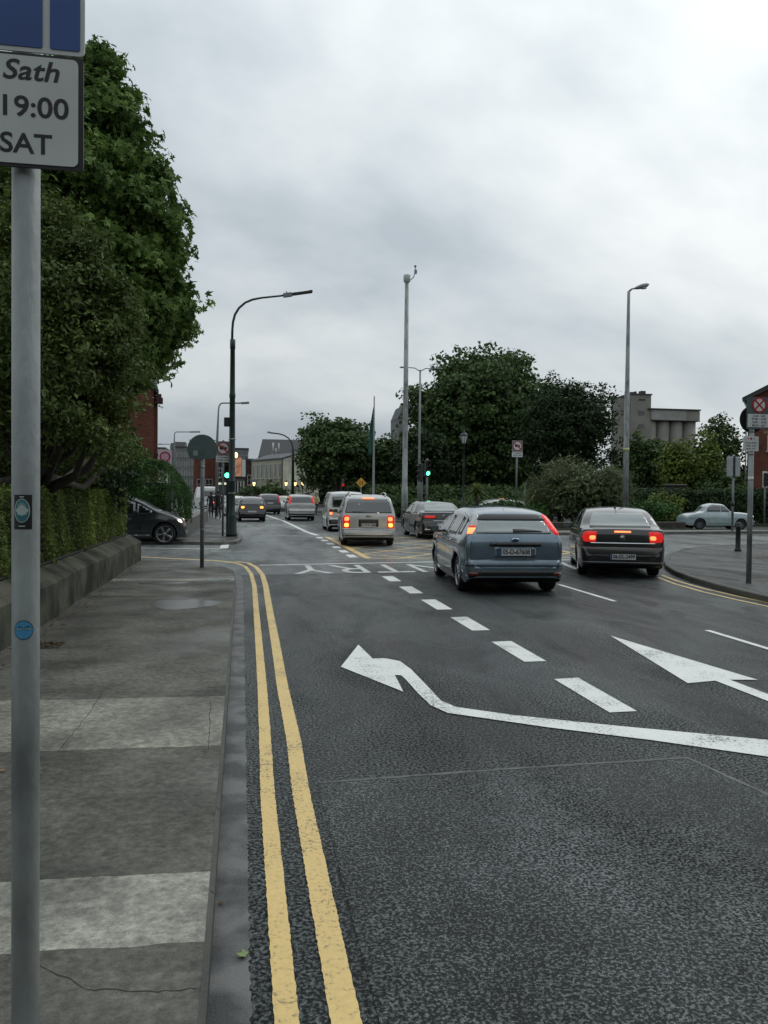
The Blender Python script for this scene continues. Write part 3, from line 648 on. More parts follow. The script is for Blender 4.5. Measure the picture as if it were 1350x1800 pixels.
# ------------------------------------------------------------------ vehicles
def pchip(pts, y):
    """monotone interpolation of (y, value) pairs"""
    xs = [p[0] for p in pts]; vs = [p[1] for p in pts]; n = len(xs)
    if y <= xs[0]: return vs[0]
    if y >= xs[-1]: return vs[-1]
    h = [xs[i+1]-xs[i] for i in range(n-1)]; d = [(vs[i+1]-vs[i])/h[i] for i in range(n-1)]
    m = [d[0]]+[0 if d[i-1]*d[i] <= 0 else 2*d[i-1]*d[i]/(d[i-1]+d[i]) for i in range(1, n-1)]+[d[-1]]
    i = max(k for k in range(n-1) if xs[k] <= y); t = (y-xs[i])/h[i]
    return ((2*t**3-3*t*t+1)*vs[i]+(t**3-2*t*t+t)*h[i]*m[i]+(-2*t**3+3*t*t)*vs[i+1]+(t**3-t*t)*h[i]*m[i+1])
def lerp(pts, y):
    return float(np.interp(y, [p[0] for p in pts], [p[1] for p in pts]))

class Car:
    """local frame: x right, y forward from the rear bumper, z up"""
    def __init__(s, name, label, cat, loc, heading, spec, group=None):
        s.sp = spec; s.root = thing(name, label, cat, (loc[0], loc[1], 0.004), -heading, group)
        s.body()
    def zt(s, y): return pchip(s.sp['prof'], y)
    def hw(s, y, z): return s.sp['hw']*pchip(s.sp['sec'], z)*pchip(s.sp['plan'], y)
    def body(s):
        sp = s.sp; prof = sp['prof']; L = prof[-1][0]
        ys = [prof[0][0]]
        for i in range(len(prof)-1):
            (a, za), (b, zb) = prof[i], prof[i+1]; k = max(1, int(math.hypot(b-a, zb-za)/0.075))
            ys += [a+(b-a)*j/k for j in range(1, k+1)]
        rings = []; NS, NC, NTp = 18, 6, 8
        for y in ys:
            z1 = s.zt(y); zb = lerp(sp.get('bot', [(0, .30), (.25, .20), (.9, .17), (L-.9, .17), (L-.25, .19), (L, .26)]), y)
            r = min(lerp(sp.get('rad', [(0, .06), (.5, .07), (1.2, .10), (2.2, .10), (L, .08)]), y), (z1-zb)*0.45)
            P = []
            for k in range(NS): z = zb+(z1-r-zb)*k/(NS-1); P.append((s.hw(y, z), z))
            hc = P[-1][0]
            for k in range(1, NC+1): a = PI/2*k/NC; P.append((hc-r+r*math.cos(a), z1-r+r*math.sin(a)))
            ht = hc-r; cr = lerp(sp.get('crown', [(0, .0), (.1, .01), (.8, .035), (L-.5, .03), (L, .0)]), y)
            for k in range(1, NTp+1): x = ht*(1-k/NTp); P.append((x, z1+cr*(1-(x/ht)**2)))
            full = [(-x, z) for x, z in P]+[(x, z) for x, z in P[:-1]][::-1]
            full += [(s.hw(y, zb)*0.85, zb-0.0), (-s.hw(y, zb)*0.85, zb-0.0)]
            rings.append([(x, y, z) for x, z in full])
        n = len(rings[0])
        def shrink(r, k, dy):
            cz = sum(p[2] for p in r)/n; return [(p[0]*k, p[1]+dy, cz+(p[2]-cz)*k) for p in r]
        rings = [shrink(rings[0], .75, -0.022), shrink(rings[0], .93, -0.018)]+rings+[shrink(rings[-1], .93, 0.018), shrink(rings[-1], .75, 0.022)]
        vs = [p for r in rings for p in r]; fs = []
        for i in range(len(rings)-1):
            for k in range(n): fs.append([i*n+k, i*n+(k+1) % n, (i+1)*n+(k+1) % n, (i+1)*n+k])
        fs.append(list(range(n))); fs.append([(len(rings)-1)*n+k for k in range(n)][::-1])
        m = MB(); m.add(vs, fs, 0, True); b = m.build('body', [sp['paint'], well_black], s.root)
        # wheel arches cut out of the solid body
        c = MB(); hwm = sp['hw']; R_ = sp['R']+sp.get('arch', 0.045)
        for yw in (sp['yr'], sp['yf']):
            for sg in (-1, 1): c.lathe([(R_, sg*(hwm+.2)), (R_, sg*(hwm-0.30))], 40, 0, Matrix.Translation((0, yw, sp['R']+0.01)), 'x')
        co = c.build('cutter', well_black)
        co.parent = s.root
        md = b.modifiers.new('cut', 'BOOLEAN'); md.operation = 'DIFFERENCE'; md.object = co; md.solver = 'EXACT'
        dg = bpy.context.evaluated_depsgraph_get(); dg.update()
        me = bpy.data.meshes.new_from_object(b.evaluated_get(dg)); b.modifiers.clear(); b.data = me
        me.materials.clear(); me.materials.append(sp['paint']); me.materials.append(well_black)
        bpy.data.objects.remove(co)
        for p in me.polygons:
            cx, cy, cz = p.center; p.material_index = 0
            for yw in (sp['yr'], sp['yf']):
                if math.hypot(cy-yw, cz-sp['R']-0.01) < R_+0.002 and abs(cx) < hwm-0.0 and (abs(p.normal.x) < 0.3 or abs(cx) < hwm-0.2): p.material_index = 1
            if p.normal.z < -0.7 and cz < 0.35: p.material_index = 1
            if p.material_index == 1: p.use_smooth = False
        me.set_sharp_from_angle(angle=R(32))
        s.bodyo = b
        bm = bmesh.new(); bm.from_mesh(me); bmesh.ops.triangulate(bm, faces=bm.faces); s.bvh = BVHTree.FromBMesh(bm); bm.free()
    def patch(s, poly, view, name, mt, parent=None, off=0.004, cell=0.06, thick=0.008, ang=0.0, label=None):
        """a panel whose outline is given in a view and which follows the body surface"""
        L = s.sp['prof'][-1][0]
        B = {'L': (Vector((0, 1, 0)), Vector((1, 0, 0)), Vector((-3, 0, 0))), 'R': (Vector((0, 1, 0)), Vector((-1, 0, 0)), Vector((3, 0, 0))),
             'B': (Vector((1, 0, 0)), Vector((0, 1, 0)), Vector((0, -3, 0))), 'F': (Vector((1, 0, 0)), Vector((0, -1, 0)), Vector((0, L+3, 0))),
             'T': (Vector((1, 0, 0)), Vector((0, 0, -1)), Vector((0, 0, 4)))}
        if view in ('BL', 'BR', 'FL', 'FR'):
            sx = 1 if view[1] == 'L' else -1; sy = 1 if view[0] == 'B' else -1; a = ang or R(40)
            D = Vector((sx*math.sin(a), sy*math.cos(a), 0)); U = Vector((math.cos(a), -sx*sy*math.sin(a), 0))
            base = Vector((-sx*s.sp['hw'], 0 if view[0] == 'B' else L, 0)); O = base-D*3; V = Vector((0, 0, 1))
        else:
            U, D, O = B[view]; V = Vector((0, 1, 0)) if view == 'T' else Vector((0, 0, 1))
        us = [p[0] for p in poly]; vs_ = [p[1] for p in poly]
        nu = max(1, math.ceil((max(us)-min(us))/cell)); nv = max(1, math.ceil((max(vs_)-min(vs_))/cell))
        du = (max(us)-min(us))/nu; dv = (max(vs_)-min(vs_))/nv; key = {}; verts = []; faces = []
        def vid(u, v):
            k = (round(u, 4), round(v, 4))
            if k not in key:
                o_ = O+U*u+V*v; h = s.bvh.ray_cast(o_, D)
                if h[0] is None: key[k] = -1
                else:
                    nn = h[1] if h[1].dot(D) < 0 else -h[1]
                    verts.append(tuple(h[0]+nn*off)); key[k] = len(verts)-1
            return key[k]
        def clip(pg, ax, lim, keep_less):
            out = []
            for i in range(len(pg)):
                a, b = pg[i], pg[(i+1) % len(pg)]; ia = (a[ax] <= lim) == keep_less or a[ax] == lim; ib = (b[ax] <= lim) == keep_less or b[ax] == lim
                if ia: out.append(a)
                if ia != ib:
                    t = (lim-a[ax])/(b[ax]-a[ax]); out.append((a[0]+(b[0]-a[0])*t, a[1]+(b[1]-a[1])*t))
            return out
        for i in range(nu):
            u0 = min(us)+i*du; col = clip(clip(list(poly), 0, u0, False), 0, u0+du, True)
            if len(col) < 3: continue
            for j in range(nv):
                v0 = min(vs_)+j*dv; pg = clip(clip(col, 1, v0, False), 1, v0+dv, True)
                if len(pg) < 3: continue
                ids = []
                for p in pg:
                    q = vid(*p)
                    if q < 0: ids = None; break
                    if q not in ids: ids.append(q)
                if ids and len(ids) >= 3: faces.append(ids)
        m = MB(); m.add(verts, faces, 0, True)
        me = m.mesh(name); bm = bmesh.new(); bm.from_mesh(me); bmesh.ops.recalc_face_normals(bm, faces=bm.faces)
        if bm.faces and sum((f.normal.dot(D) for f in bm.faces)) > 0: bmesh.ops.reverse_faces(bm, faces=bm.faces)
        bm.to_mesh(me); bm.free()
        o = link(name, me, mt, parent or s.root)
        if thick: 
            md = o.modifiers.new('thickness', 'SOLIDIFY'); md.thickness = thick; md.offset = -1
        if label: o['label'] = label
        return o
    def rr(s, x0, x1, z0, z1, r=0.02, tl=None, k=4):
        pts = []
        for cx, cz, a0 in ((x1-r, z1-r, 0), (x0+r, z1-r, 90), (x0+r, z0+r, 180), (x1-r, z0+r, 270)):
            pts += [(cx+r*math.cos(R(a0+90*i/k)), cz+r*math.sin(R(a0+90*i/k))) for i in range(k+1)]
        return pts
    def side_glass(s, y0, y1, belt, top, splits=(), mt=None, sides='LR', pill=0.045, rake=0.0, names='side_window'):
        cuts = [y0]+[c for sp_ in splits for c in (sp_-pill, sp_+pill)]+[y1]
        for sd in sides:
            for i in range(0, len(cuts), 2):
                a, b = cuts[i], cuts[i+1]; n = 16; bt = []; tp = []
                for k in range(n+1):
                    y = a+(b-a)*k/n; zb = lerp(belt, y); z1 = s.zt(y)-top
                    if z1 > zb+0.012: bt.append((y, zb)); tp.append((y, z1))
                if len(bt) > 1: s.patch(bt+tp[::-1], sd, names, mt or glass, off=0.003, cell=0.09)
    def wheels(s, style=5, rimr=0.66, w=0.2, spoke=rim_silver, inset=0.03):
        sp = s.sp; Rr = sp['R']
        for yw in (sp['yr'], sp['yf']):
            hx = s.hw(yw, Rr*1.2)-inset
            for sg in (-1, 1):
                m = MB(); r = Rr; rr_ = r*rimr
                pr = [(rr_, -w/2), (r*.93, -w/2), (r*.985, -w/2+.02), (r, -w/2+.05), (r, w/2-.05), (r*.985, w/2-.02), (r*.93, w/2), (rr_, w/2)]
                T = Matrix.Translation((sg*(hx-w/2), yw, r))
                m.lathe([(a, b) for a, b in pr]+[pr[0]], 36, 0, T, 'x', cap=False); ty = m.build('wheel', rubber, s.root)
                q = MB(); f = sg*(w/2-0.012)
                q.lathe([(rr_*0.98, f*0.5), (rr_*0.9, f*0.5), (rr_*0.3, f*0.55), (0.001, f*0.55)], 30, 1, T, 'x')
                q.lathe([(rr_*1.01, f*1.1), (rr_*0.95, f*1.13), (rr_*0.92, f*1.0), (rr_*0.90, f*.7), (rr_*1.01, f*1.1)], 36, 0, T, 'x', cap=False)
                for k in range(style):
                    a = 2*PI*k/style+0.3; Rm = T @ Matrix.Rotation(a, 4, 'X'); hwid = rr_*0.115 if style != 5 else rr_*0.15
                    if sp.get('twist'):
                        pts = [(rr_*0.12, -hwid*.6), (rr_*0.92, -hwid*2.0), (rr_*0.92, hwid*0.5), (rr_*0.12, hwid*.5)]
                    else: pts = [(rr_*0.1, -hwid*.8), (rr_*0.93, -hwid), (rr_*0.93, hwid), (rr_*0.1, hwid*.8)]
                    vs = [(f*0.72, v, u) for u, v in pts]+[(f*(1.0 if i in (1, 2) else 0.9), v*.7, u) for i, (u, v) in enumerate(pts)]
                    q.add(vs, [[0, 1, 2, 3], [4, 5, 6, 7], [0, 1, 5, 4], [1, 2, 6, 5], [2, 3, 7, 6], [3, 0, 4, 7]], 0, False, Rm)
                q.lathe([(rr_*0.17, f*0.6), (rr_*0.16, f*1.0), (0.001, f*1.03)], 16, 0, T, 'x')
                q.build('rim', [spoke, rim_dark], ty)
    def mirror(s, y, z, mt, sides=(-1, 1)):
        for sg in sides:
            x = s.hw(y, z)
            m = MB(); m.box(-.04, .04, -.02, .02, -.02, .02, M=Matrix.Translation((sg*(x+.02), y, z-.02)))
            m.lathe([(0.001, -.095), (.05, -.09), (.075, -.05), (.08, .03), (.06, .075), (.001, .085)], 14, 0, Matrix.Translation((sg*(x+.115), y-.01, z+.035)) @ Matrix.Diagonal((1, .55, .85, 1)), 'x')
            o = m.build('wing_mirror', mt, s.root)
            g = MB(); g.slabY(s.rr(-.075, .075, -.05, .05, .02), -.055, -.05, M=Matrix.Translation((sg*(x+.115), y-.01, z+.035))); g.build('mirror_glass', glass_with_daylight, o)
    def plate(s, body, z, x=0, w=0.52, h=0.112, y=None, txt=True, mt=plate_white, view='B', euro=True):
        L = s.sp['prof'][-1][0]
        hit = s.bvh.ray_cast(Vector((x, -3 if view == 'B' else L+3, z)), Vector((0, 1 if view == 'B' else -1, 0)))
        yy = hit[0].y if hit[0] is not None else 0
        sg = 1 if view == 'B' else -1
        m = MB(); m.slabY(s.rr(x-w/2-.012, x+w/2+.012, z-h/2-.012, z+h/2+.012, .01), yy-sg*.014, yy+sg*.02); m.build('plate_surround', trim_black, s.root)
        m = MB(); m.slabY(s.rr(x-w/2, x+w/2, z-h/2, z+h/2, .008), yy-sg*.018, yy-sg*.010)
        o = m.build('number_plate', mt, s.root)
        if txt:
            if euro: e = MB(); e.slabY(s.rr(x-w/2+.002, x-w/2+.042, z-h/2+.003, z+h/2-.003, .005), yy-.020, yy-.018); e.build('plate_band', sign_blue, o)
            text('plate_lettering', body, h*0.98, sign_black, o, (x+(.02 if euro else 0), yy-.020, z), offset=0.003, sx=0.80 if len(body) > 8 else 0.9)
    def seam(s, path, view='L', w=0.012, name='door_seam', mt=None, off=0.0025, parent=None):
        P = [Vector(p) for p in path]; l, r = [], []
        for i, p in enumerate(P):
            d = (P[min(i+1, len(P)-1)]-P[max(i-1, 0)]).normalized(); n = Vector((-d.y, d.x)); l.append(tuple(p+n*w/2)); r.append(tuple(p-n*w/2))
        s.patch(l+r[::-1], view, name, mt or well_black, off=off, cell=0.12, thick=0, parent=parent)
    def doors(s, cuts, z0, belt, sides='LR'):
        for sd in sides:
            for y in cuts: s.seam([(y, z0), (y, lerp(belt, y))], sd)
            s.seam([(cuts[0], z0+.01), (cuts[-1], z0+.01)], sd)
    def handle(s, y, z, mt, sides=(-1, 1)):
        for sg in sides:
            x = s.hw(y, z)
            MB().box(sg*x-.025, sg*x+.025, y-.09, y+.09, z-.013, z+.013, ch=.008).build('door_handle', mt, s.root)
def mirp(p): return [(-x, z) for x, z in p][::-1]

SEC_H = [(.15, .90), (.30, .965), (.50, .995), (.70, 1.0), (.88, .975), (1.0, .94), (1.2, .86), (1.42, .745), (1.55, .70)]
def gen_spec(kind, paintm, **k):
    if kind == 'hatch':
        sp = dict(hw=.87, R=.305, yr=.70, yf=3.25, prof=[(0, .50), (.012, .58), (.03, .62), (.06, .66), (.10, .92), (.13, 1.0), (.42, 1.36), (.55, 1.41), (1.0, 1.46), (1.7, 1.49), (2.2, 1.46), (2.55, 1.37), (3.15, 1.03), (3.2, 1.01), (3.7, .88), (3.95, .72), (4.03, .5)],
                  plan=[(0, .84), (.05, .92), (.15, .965), (.5, .995), (1.2, 1), (2.8, 1), (3.5, .97), (3.85, .88), (4.03, .74)])
    elif kind == 'suv':
        sp = dict(hw=.91, R=.34, yr=.85, yf=3.5, prof=[(0, .52), (.012, .66), (.03, .70), (.07, .74), (.10, 1.04), (.13, 1.12), (.34, 1.55), (.5, 1.60), (1.2, 1.66), (1.9, 1.67), (2.4, 1.63), (2.75, 1.52), (3.25, 1.17), (3.32, 1.15), (4.0, 1.02), (4.35, .85), (4.45, .55)],
                  plan=[(0, .86), (.05, .93), (.15, .97), (.5, .995), (1.2, 1), (3.0, 1), (3.8, .97), (4.25, .88), (4.45, .74)])
        sp['sec'] = [(.2, .92), (.35, .97), (.6, 1.0), (.85, 1.0), (1.05, .965), (1.15, .93), (1.4, .86), (1.6, .78), (1.7, .75)]
    sp.setdefault('sec', SEC_H); sp['paint'] = paintm; sp.update(k); return sp
def fill(c, kind, lit=True, plate=None, style=5, mirror_mt=None):
    if kind == 'hatch': belt = [(0, 1.0), (.5, .98), (3.2, .93)]; c.side_glass(.45, 3.0, belt, .085, (1.0, 1.95)); zt_, zb_, wb, wt = 1.34, 1.03, .66, .55; cuts = (.95, 1.95, 2.9); zl = (.76, .98)
    else: belt = [(0, 1.16), (.5, 1.13), (3.3, 1.07)]; c.side_glass(.35, 3.2, belt, .095, (1.05, 2.05)); zt_, zb_, wb, wt = 1.52, 1.16, .70, .62; cuts = (1.0, 2.05, 3.05); zl = (.85, 1.08)
    L = c.sp['prof'][-1][0]
    c.patch([(-wb, zb_), (wb, zb_), (wt, zt_-.03), (wt-.05, zt_), (-wt+.05, zt_), (-wt, zt_-.03)], 'B', 'rear_window', glass)
    c.patch([(-.68, zb_+.0), (.68, zb_+.0), (.57, zt_+.02), (-.57, zt_+.02)], 'F', 'windscreen', glass_with_daylight)
    c.doors(cuts, .3, belt); c.wheels(style); c.mirror(cuts[-1]-.12, belt[1][1]+.02, mirror_mt or c.sp['paint'])
    return belt

# blue-grey hatchback in the middle lane
blue_grey = paint('blue_grey_metallic_paint', (0.165, 0.222, 0.275), 0.6, 0.24)
sp = dict(hw=.92, R=.318, yr=.80, yf=3.44, arch=.05, paint=blue_grey, rad=[(0, .06), (.15, .07), (.35, .10), (.6, .15), (1.2, .19), (2.3, .19), (2.8, .12), (4.33, .08)],
    prof=[(0, .49), (.010, .55), (.022, .585), (.065, .61), (.085, .80), (.115, .96), (.16, 1.05), (.30, 1.20), (.45, 1.335), (.52, 1.39), (.74, 1.435), (1.3, 1.49), (1.9, 1.50), (2.3, 1.47), (2.65, 1.37), (3.35, 1.03), (3.42, 1.01), (3.95, .90), (4.22, .74), (4.33, .5)],
    sec=[(.15, .90), (.24, .95), (.36, .985), (.52, 1.0), (.58, .975), (.72, .985), (.86, .99), (.93, .965), (1.0, .935), (1.1, .88), (1.25, .79), (1.42, .69), (1.55, .63)],
    plan=[(0, .80), (.02, .85), (.06, .90), (.12, .935), (.3, .97), (.8, 1.0), (1.4, 1), (3.0, 1), (3.7, .97), (4.1, .88), (4.33, .74)])
c = Car('hatchback', 'blue-grey five-door hatchback with high rear lamps waiting in the middle lane', 'car', (4.66, 13.66), R(4.6), sp)
belt = [(0, 1.03), (.5, 1.02), (1.5, .985), (3.4, .93)]
c.side_glass(.62, 3.12, belt, .085, (1.02, 1.98), names='side_window')
c.patch([(-.665, 1.055), (.665, 1.055), (.625, 1.2), (.56, 1.30), (-.56, 1.30), (-.625, 1.2)], 'B', 'rear_window', glass_with_daylight, cell=.05)
c.patch([(-.62, 1.285), (.62, 1.285), (.56, 1.365), (.46, 1.385), (-.46, 1.385), (-.56, 1.365)], 'B', 'rear_spoiler_shade', trim_black, off=.007, cell=.05)
c.patch([(-.66, 1.06), (.66, 1.06), (.56, 1.38), (-.56, 1.38)], 'F', 'windscreen', glass_with_daylight)
for sd in ('BL', 'BR'):
    sg = 1 if sd == 'BL' else -1
    pl = [(-.125, 1.04), (.0, 1.04), (.0, 1.10), (-.035, 1.2), (-.14, 1.36), (-.19, 1.39), (-.22, 1.36), (-.165, 1.2)]
    tl = c.patch([(sg*x, z) for x, z in pl], sd, 'tail_light', lamp_clear if sg == 1 else tail_on, cell=.03, ang=R(50), off=.007)
    c.patch([(sg*x, z) for x, z in [(-.12, 1.05), (-.01, 1.05), (-.01, 1.11), (-.025, 1.15), (-.14, 1.15)]], sd, 'lamp_glow', tail_hot if sg == 1 else tail_on, parent=tl, cell=.03, ang=R(50), off=.010)
    if sg == 1: c.patch([(sg*x, z) for x, z in [(-.14, 1.155), (-.03, 1.155), (-.045, 1.19), (-.155, 1.19)]], sd, 'lamp_glow', tail_on, parent=tl, cell=.03, ang=R(50), off=.009)
c.patch(c.rr(-.44, .47, .845, .90, .02), 'B', 'boot_trim', trim_black, off=.022, thick=.03)
c.patch(c.rr(-.37, .37, .655, .845, .03), 'B', 'plate_recess', blue_grey, off=.006)
c.plate('05-D-67608', .745, x=0.0, w=.56, h=.125)
m = MB(); m.lathe([(0.001, -.02), (.058, -.018), (.062, 0), (.062, .012), (0.001, .012)], 24, 0, Matrix.Translation((0.01, .100, .955)) @ Matrix.Diagonal((1.15, 1, .52, 1)), 'y')
bd = m.build('badge', chrome, c.root); m = MB(); m.lathe([(0.001, -.024), (.050, -.0225), (.052, -.01), (0.001, 0)], 24, 0, Matrix.Translation((0.01, .100, .955)) @ Matrix.Diagonal((1.15, 1, .50, 1)), 'y'); m.build('badge_field', sign_blue, bd)
c.patch([(-.80, .30), (.80, .30), (.87, .36), (.87, .43), (-.87, .43), (-.87, .36)], 'B', 'bumper_lower', trim_black, off=.004)
c.patch(c.rr(-.86, .86, .505, .525, .008), 'B', 'bumper_strip', trim_black, off=.010, cell=.04)
c.seam([(-.74, 1.0), (-.78, .80), (-.77, .62), (.77, .62), (.78, .80), (.74, 1.0)], 'B', .010, 'boot_seam')
c.patch(c.rr(-.82, -.66, .335, .40, .02), 'B', 'rear_fog_lamp', tail_off, off=.010); c.patch(c.rr(.66, .82, .335, .40, .02), 'B', 'reflector', tail_off, off=.010)
c.patch([(-.05+.04, 1.075), (.50, 1.085), (.50, 1.10), (.15, 1.13), (-.01, 1.13)], 'B', 'rear_wiper', trim_black, off=.016, cell=.05)
for sd in 'LR':
    for yw in (.80, 3.44):
        arc = [(yw+.385*math.cos(R(a)), .33+.385*math.sin(R(a))) for a in range(-8, 189, 12)]; arc2 = [(yw+.425*math.cos(R(a)), .33+.425*math.sin(R(a))) for a in range(-8, 189, 12)]
        c.patch(arc2+arc[::-1], sd, 'arch_lip', blue_grey, off=.016, thick=.02, cell=.05)
c.doors((1.10, 2.02, 3.02), .30, belt); c.wheels(6, .70, .205); c.mirror(2.93, 1.0, trim_black)
c.handle(1.35, .90, blue_grey); c.handle(2.28, .88, blue_grey)
m = MB(); m.tube([(0, 1.0, 1.52), (0, .92, 1.58)], .004, 6); m.build('aerial', trim_black, c.root)
m = MB(); 
for x, y, z, r in ((-.28, .62, 1.315, .05), (-.18, .62, 1.32, .045)): m.ball((x, y-.18, z-.02), r*.5, 6, sc=(1.2, .3, .5))
FOCUS = c

def beams(c, z=.66, power=90):
    L = c.sp['prof'][-1][0]
    for sg in (-1, 1):
        c.patch([(sg*x_, zz) for x_, zz in c.rr(.05, .22, z-.06, z+.06, .02)], 'FR' if sg > 0 else 'FL', 'headlight', head_on, ang=R(35), cell=.05)
        l = bpy.data.lights.new('head_lamp_beam', 'SPOT'); l.energy = power; l.spot_size = R(24); l.spot_blend = .7; l.color = (1, .80, .50); l.shadow_soft_size = .08
        o = bpy.data.objects.new('head_lamp_beam', l); COL.objects.link(o); o.parent = c.root; o.location = (sg*.62, L+.08, z); o.rotation_euler = (R(88), 0, 0)
beams(FOCUS)

# dark saloon on the right, turning slightly
charcoal = paint('charcoal_metallic_paint', (0.010, 0.009, 0.011), 0.0, 0.3)
silver_edge = paint('grey_paint', (0.20, 0.21, 0.22), 0.5, 0.35)
sp = dict(hw=.90, R=.325, yr=.95, yf=3.65, arch=.045, paint=charcoal,
    prof=[(0, .50), (.01, .58), (.025, .64), (.06, .665), (.075, .80), (.10, .97), (.125, 1.02), (.16, 1.035), (.50, 1.05), (.62, 1.07), (1.0, 1.27), (1.25, 1.375), (1.6, 1.43), (2.1, 1.455), (2.55, 1.42), (2.85, 1.33), (3.5, 1.0), (3.58, .98), (4.15, .88), (4.45, .74), (4.58, .5)],
    rad=[(0, .06), (.06, .05), (.14, .045), (.6, .06), (.9, .07), (1.4, .10), (2.3, .10), (4.58, .08)],
    sec=[(.15, .90), (.30, .97), (.50, .995), (.66, 1.0), (.74, .985), (.88, .985), (1.0, .955), (1.08, .91), (1.2, .855), (1.40, .755), (1.5, .73)],
    plan=[(0, .85), (.02, .885), (.06, .925), (.12, .955), (.3, .98), (.8, 1.0), (1.4, 1), (3.1, 1), (3.9, .97), (4.35, .88), (4.58, .74)])
c = Car('saloon_car', 'charcoal four-door saloon with bright red brake lights beside the right kerb', 'car', (7.88, 16.25), R(19), sp)
belt = [(0, .99), (1.0, .985), (3.6, .93)]
c.side_glass(.98, 3.28, belt, .085, (1.42, 2.28))
c.patch([(-.64, 1.075), (.64, 1.075), (.60, 1.22), (.545, 1.345), (.52, 1.355), (-.52, 1.355), (-.545, 1.345), (-.60, 1.22)], 'B', 'rear_window', glass_with_daylight, cell=.03, off=.012)
c.patch([(-.66, 1.02), (.66, 1.02), (.55, 1.35), (-.55, 1.35)], 'F', 'windscreen', glass_with_daylight, cell=.03, off=.010)
for sd in ('BL', 'BR'):
    sg = 1 if sd == 'BL' else -1
    pl = [(.035, .77), (.225, .75), (.235, .80), (.23, .98), (.10, .99), (.02, .96), (.0, .86)]
    tl = c.patch([(sg*x, z) for x, z in pl], sd, 'tail_light', tail_on, cell=.03, ang=R(38), off=.008)
    c.patch([(sg*x, z) for x, z in c.rr(.125, .22, .81, .895, .03)], sd, 'lamp_glow', tail_hot, parent=tl, cell=.03, ang=R(38), off=.012)
c.patch(c.rr(-.17, .17, .965, .995, .012), 'B', 'high_brake_light', tail_hot, off=.012, cell=.02)
c.patch(c.rr(-.66, .66, .725, .752, .008), 'B', 'chrome_strip', chrome, off=.012, cell=.04)
c.patch(c.rr(-.10, .10, .688, .712, .006), 'B', 'boot_handle', trim_black, off=.006, cell=.04)
c.plate('06-DL-5499', .462, x=0.0, w=.52, h=.115)
m = MB(); T = Matrix.Translation((0, .083, .85)); ringp = []
m.lathe([(.046, -.006), (.055, -.010), (.058, 0), (.055, .012), (.046, .008), (.046, -.006)], 28, 0, T, 'y')
m.slabY([(-.075, .012), (-.01, .008), (.02, -.016), (.075, -.012), (.01, .0), (-.02, .018)], -.012, -.004, M=T); m.build('badge', chrome, c.root)
c.patch(c.rr(-.84, .84, .335, .35, .006), 'B', 'bumper_strip', silver_edge, off=.006, cell=.05)
c.patch([(-.78, .24), (.78, .24), (.82, .33), (-.82, .33)], 'B', 'bumper_lower', trim_black, off=.004)
c.seam([(-.70, 1.0), (-.70, .70), (-.66, .665), (.66, .665), (.70, .70), (.70, 1.0)], 'B', .010, 'boot_seam')
c.patch(c.rr(-.60, .60, 1.035, 1.075, .01), 'B', 'window_seal', trim_black, off=.003, cell=.03)
c.doors((1.22, 2.28, 3.30), .30, belt); c.wheels(7, .68, .21); c.mirror(3.12, .99, charcoal); c.handle(1.55, .87, charcoal); c.handle(2.55, .86, charcoal)
m = MB(); m.ball((0, 1.62, 1.475), .035, 8, sc=(.7, 1.6, 1)); m.tube([(0, 1.62, 1.49), (0, 1.30, 1.53)], .006, 6); m.build('aerial', trim_black, c.root)

# silver people carrier at the box junction
silver = paint('silver_metallic_paint', (0.43, 0.44, 0.435), 0.55, 0.33)
sp = dict(hw=.93, R=.33, yr=.95, yf=3.85, arch=.045, paint=silver,
    prof=[(0, .46), (.01, .54), (.03, .575), (.07, .60), (.085, .85), (.11, 1.05), (.15, 1.15), (.26, 1.45), (.33, 1.57), (.48, 1.63), (1.2, 1.69), (2.1, 1.70), (2.6, 1.65), (3.0, 1.52), (3.65, 1.12), (3.75, 1.08), (4.3, .93), (4.6, .76), (4.7, .5)],
    sec=[(.2, .93), (.35, .975), (.55, 1.0), (.8, 1.0), (1.0, .985), (1.12, .955), (1.3, .90), (1.5, .83), (1.66, .76), (1.72, .74)],
    plan=[(0, .88), (.02, .91), (.06, .945), (.12, .97), (.3, .985), (.8, 1.0), (1.4, 1), (3.2, 1), (4.0, .97), (4.45, .88), (4.7, .74)])
c = Car('people_carrier', 'silver people carrier with roof rails and lit tail lamps on the yellow box junction', 'car', (4.12, 26.95), R(5), sp)
belt = [(0, 1.12), (1.5, 1.08), (3.7, 1.02)]
c.side_glass(.35, 3.5, belt, .10, (1.25, 2.40), pill=.05)
c.patch([(-.76, 1.10), (.76, 1.10), (.775, 1.15), (.69, 1.5), (.63, 1.56), (-.63, 1.56), (-.69, 1.5), (-.775, 1.15)], 'B', 'rear_window', glass, cell=.05)
c.patch([(-.70, 1.13), (.70, 1.13), (.60, 1.55), (-.60, 1.55)], 'F', 'windscreen', glass_with_daylight)
c.patch(c.rr(-.19, .19, 1.575, 1.60, .01), 'B', 'high_brake_light', tail_hot, off=.01, cell=.03)
for sd in ('BL', 'BR'):
    sg = 1 if sd == 'BL' else -1
    pl = [(.02, .60), (.21, .60), (.22, .66), (.205, .95), (.17, 1.03), (.06, 1.03), (.01, .95)]
    tl = c.patch([(sg*x, z) for x, z in pl], sd, 'tail_light', tail_on, cell=.03, ang=R(35), off=.008)
    for z0 in (.64, .84): c.patch([(sg*x, z) for x, z in c.rr(.06, .18, z0, z0+.13, .04)], sd, 'lamp_glow', amber_on if z0 < .7 else tail_hot, parent=tl, cell=.03, ang=R(35), off=.012)
c.patch(c.rr(-.33, .33, .645, .895, .02), 'B', 'plate_recess', trim_black, off=.004)
c.plate('02 WW 5064', .70, x=0, w=.50, h=.115, euro=False, mt=sign_white)
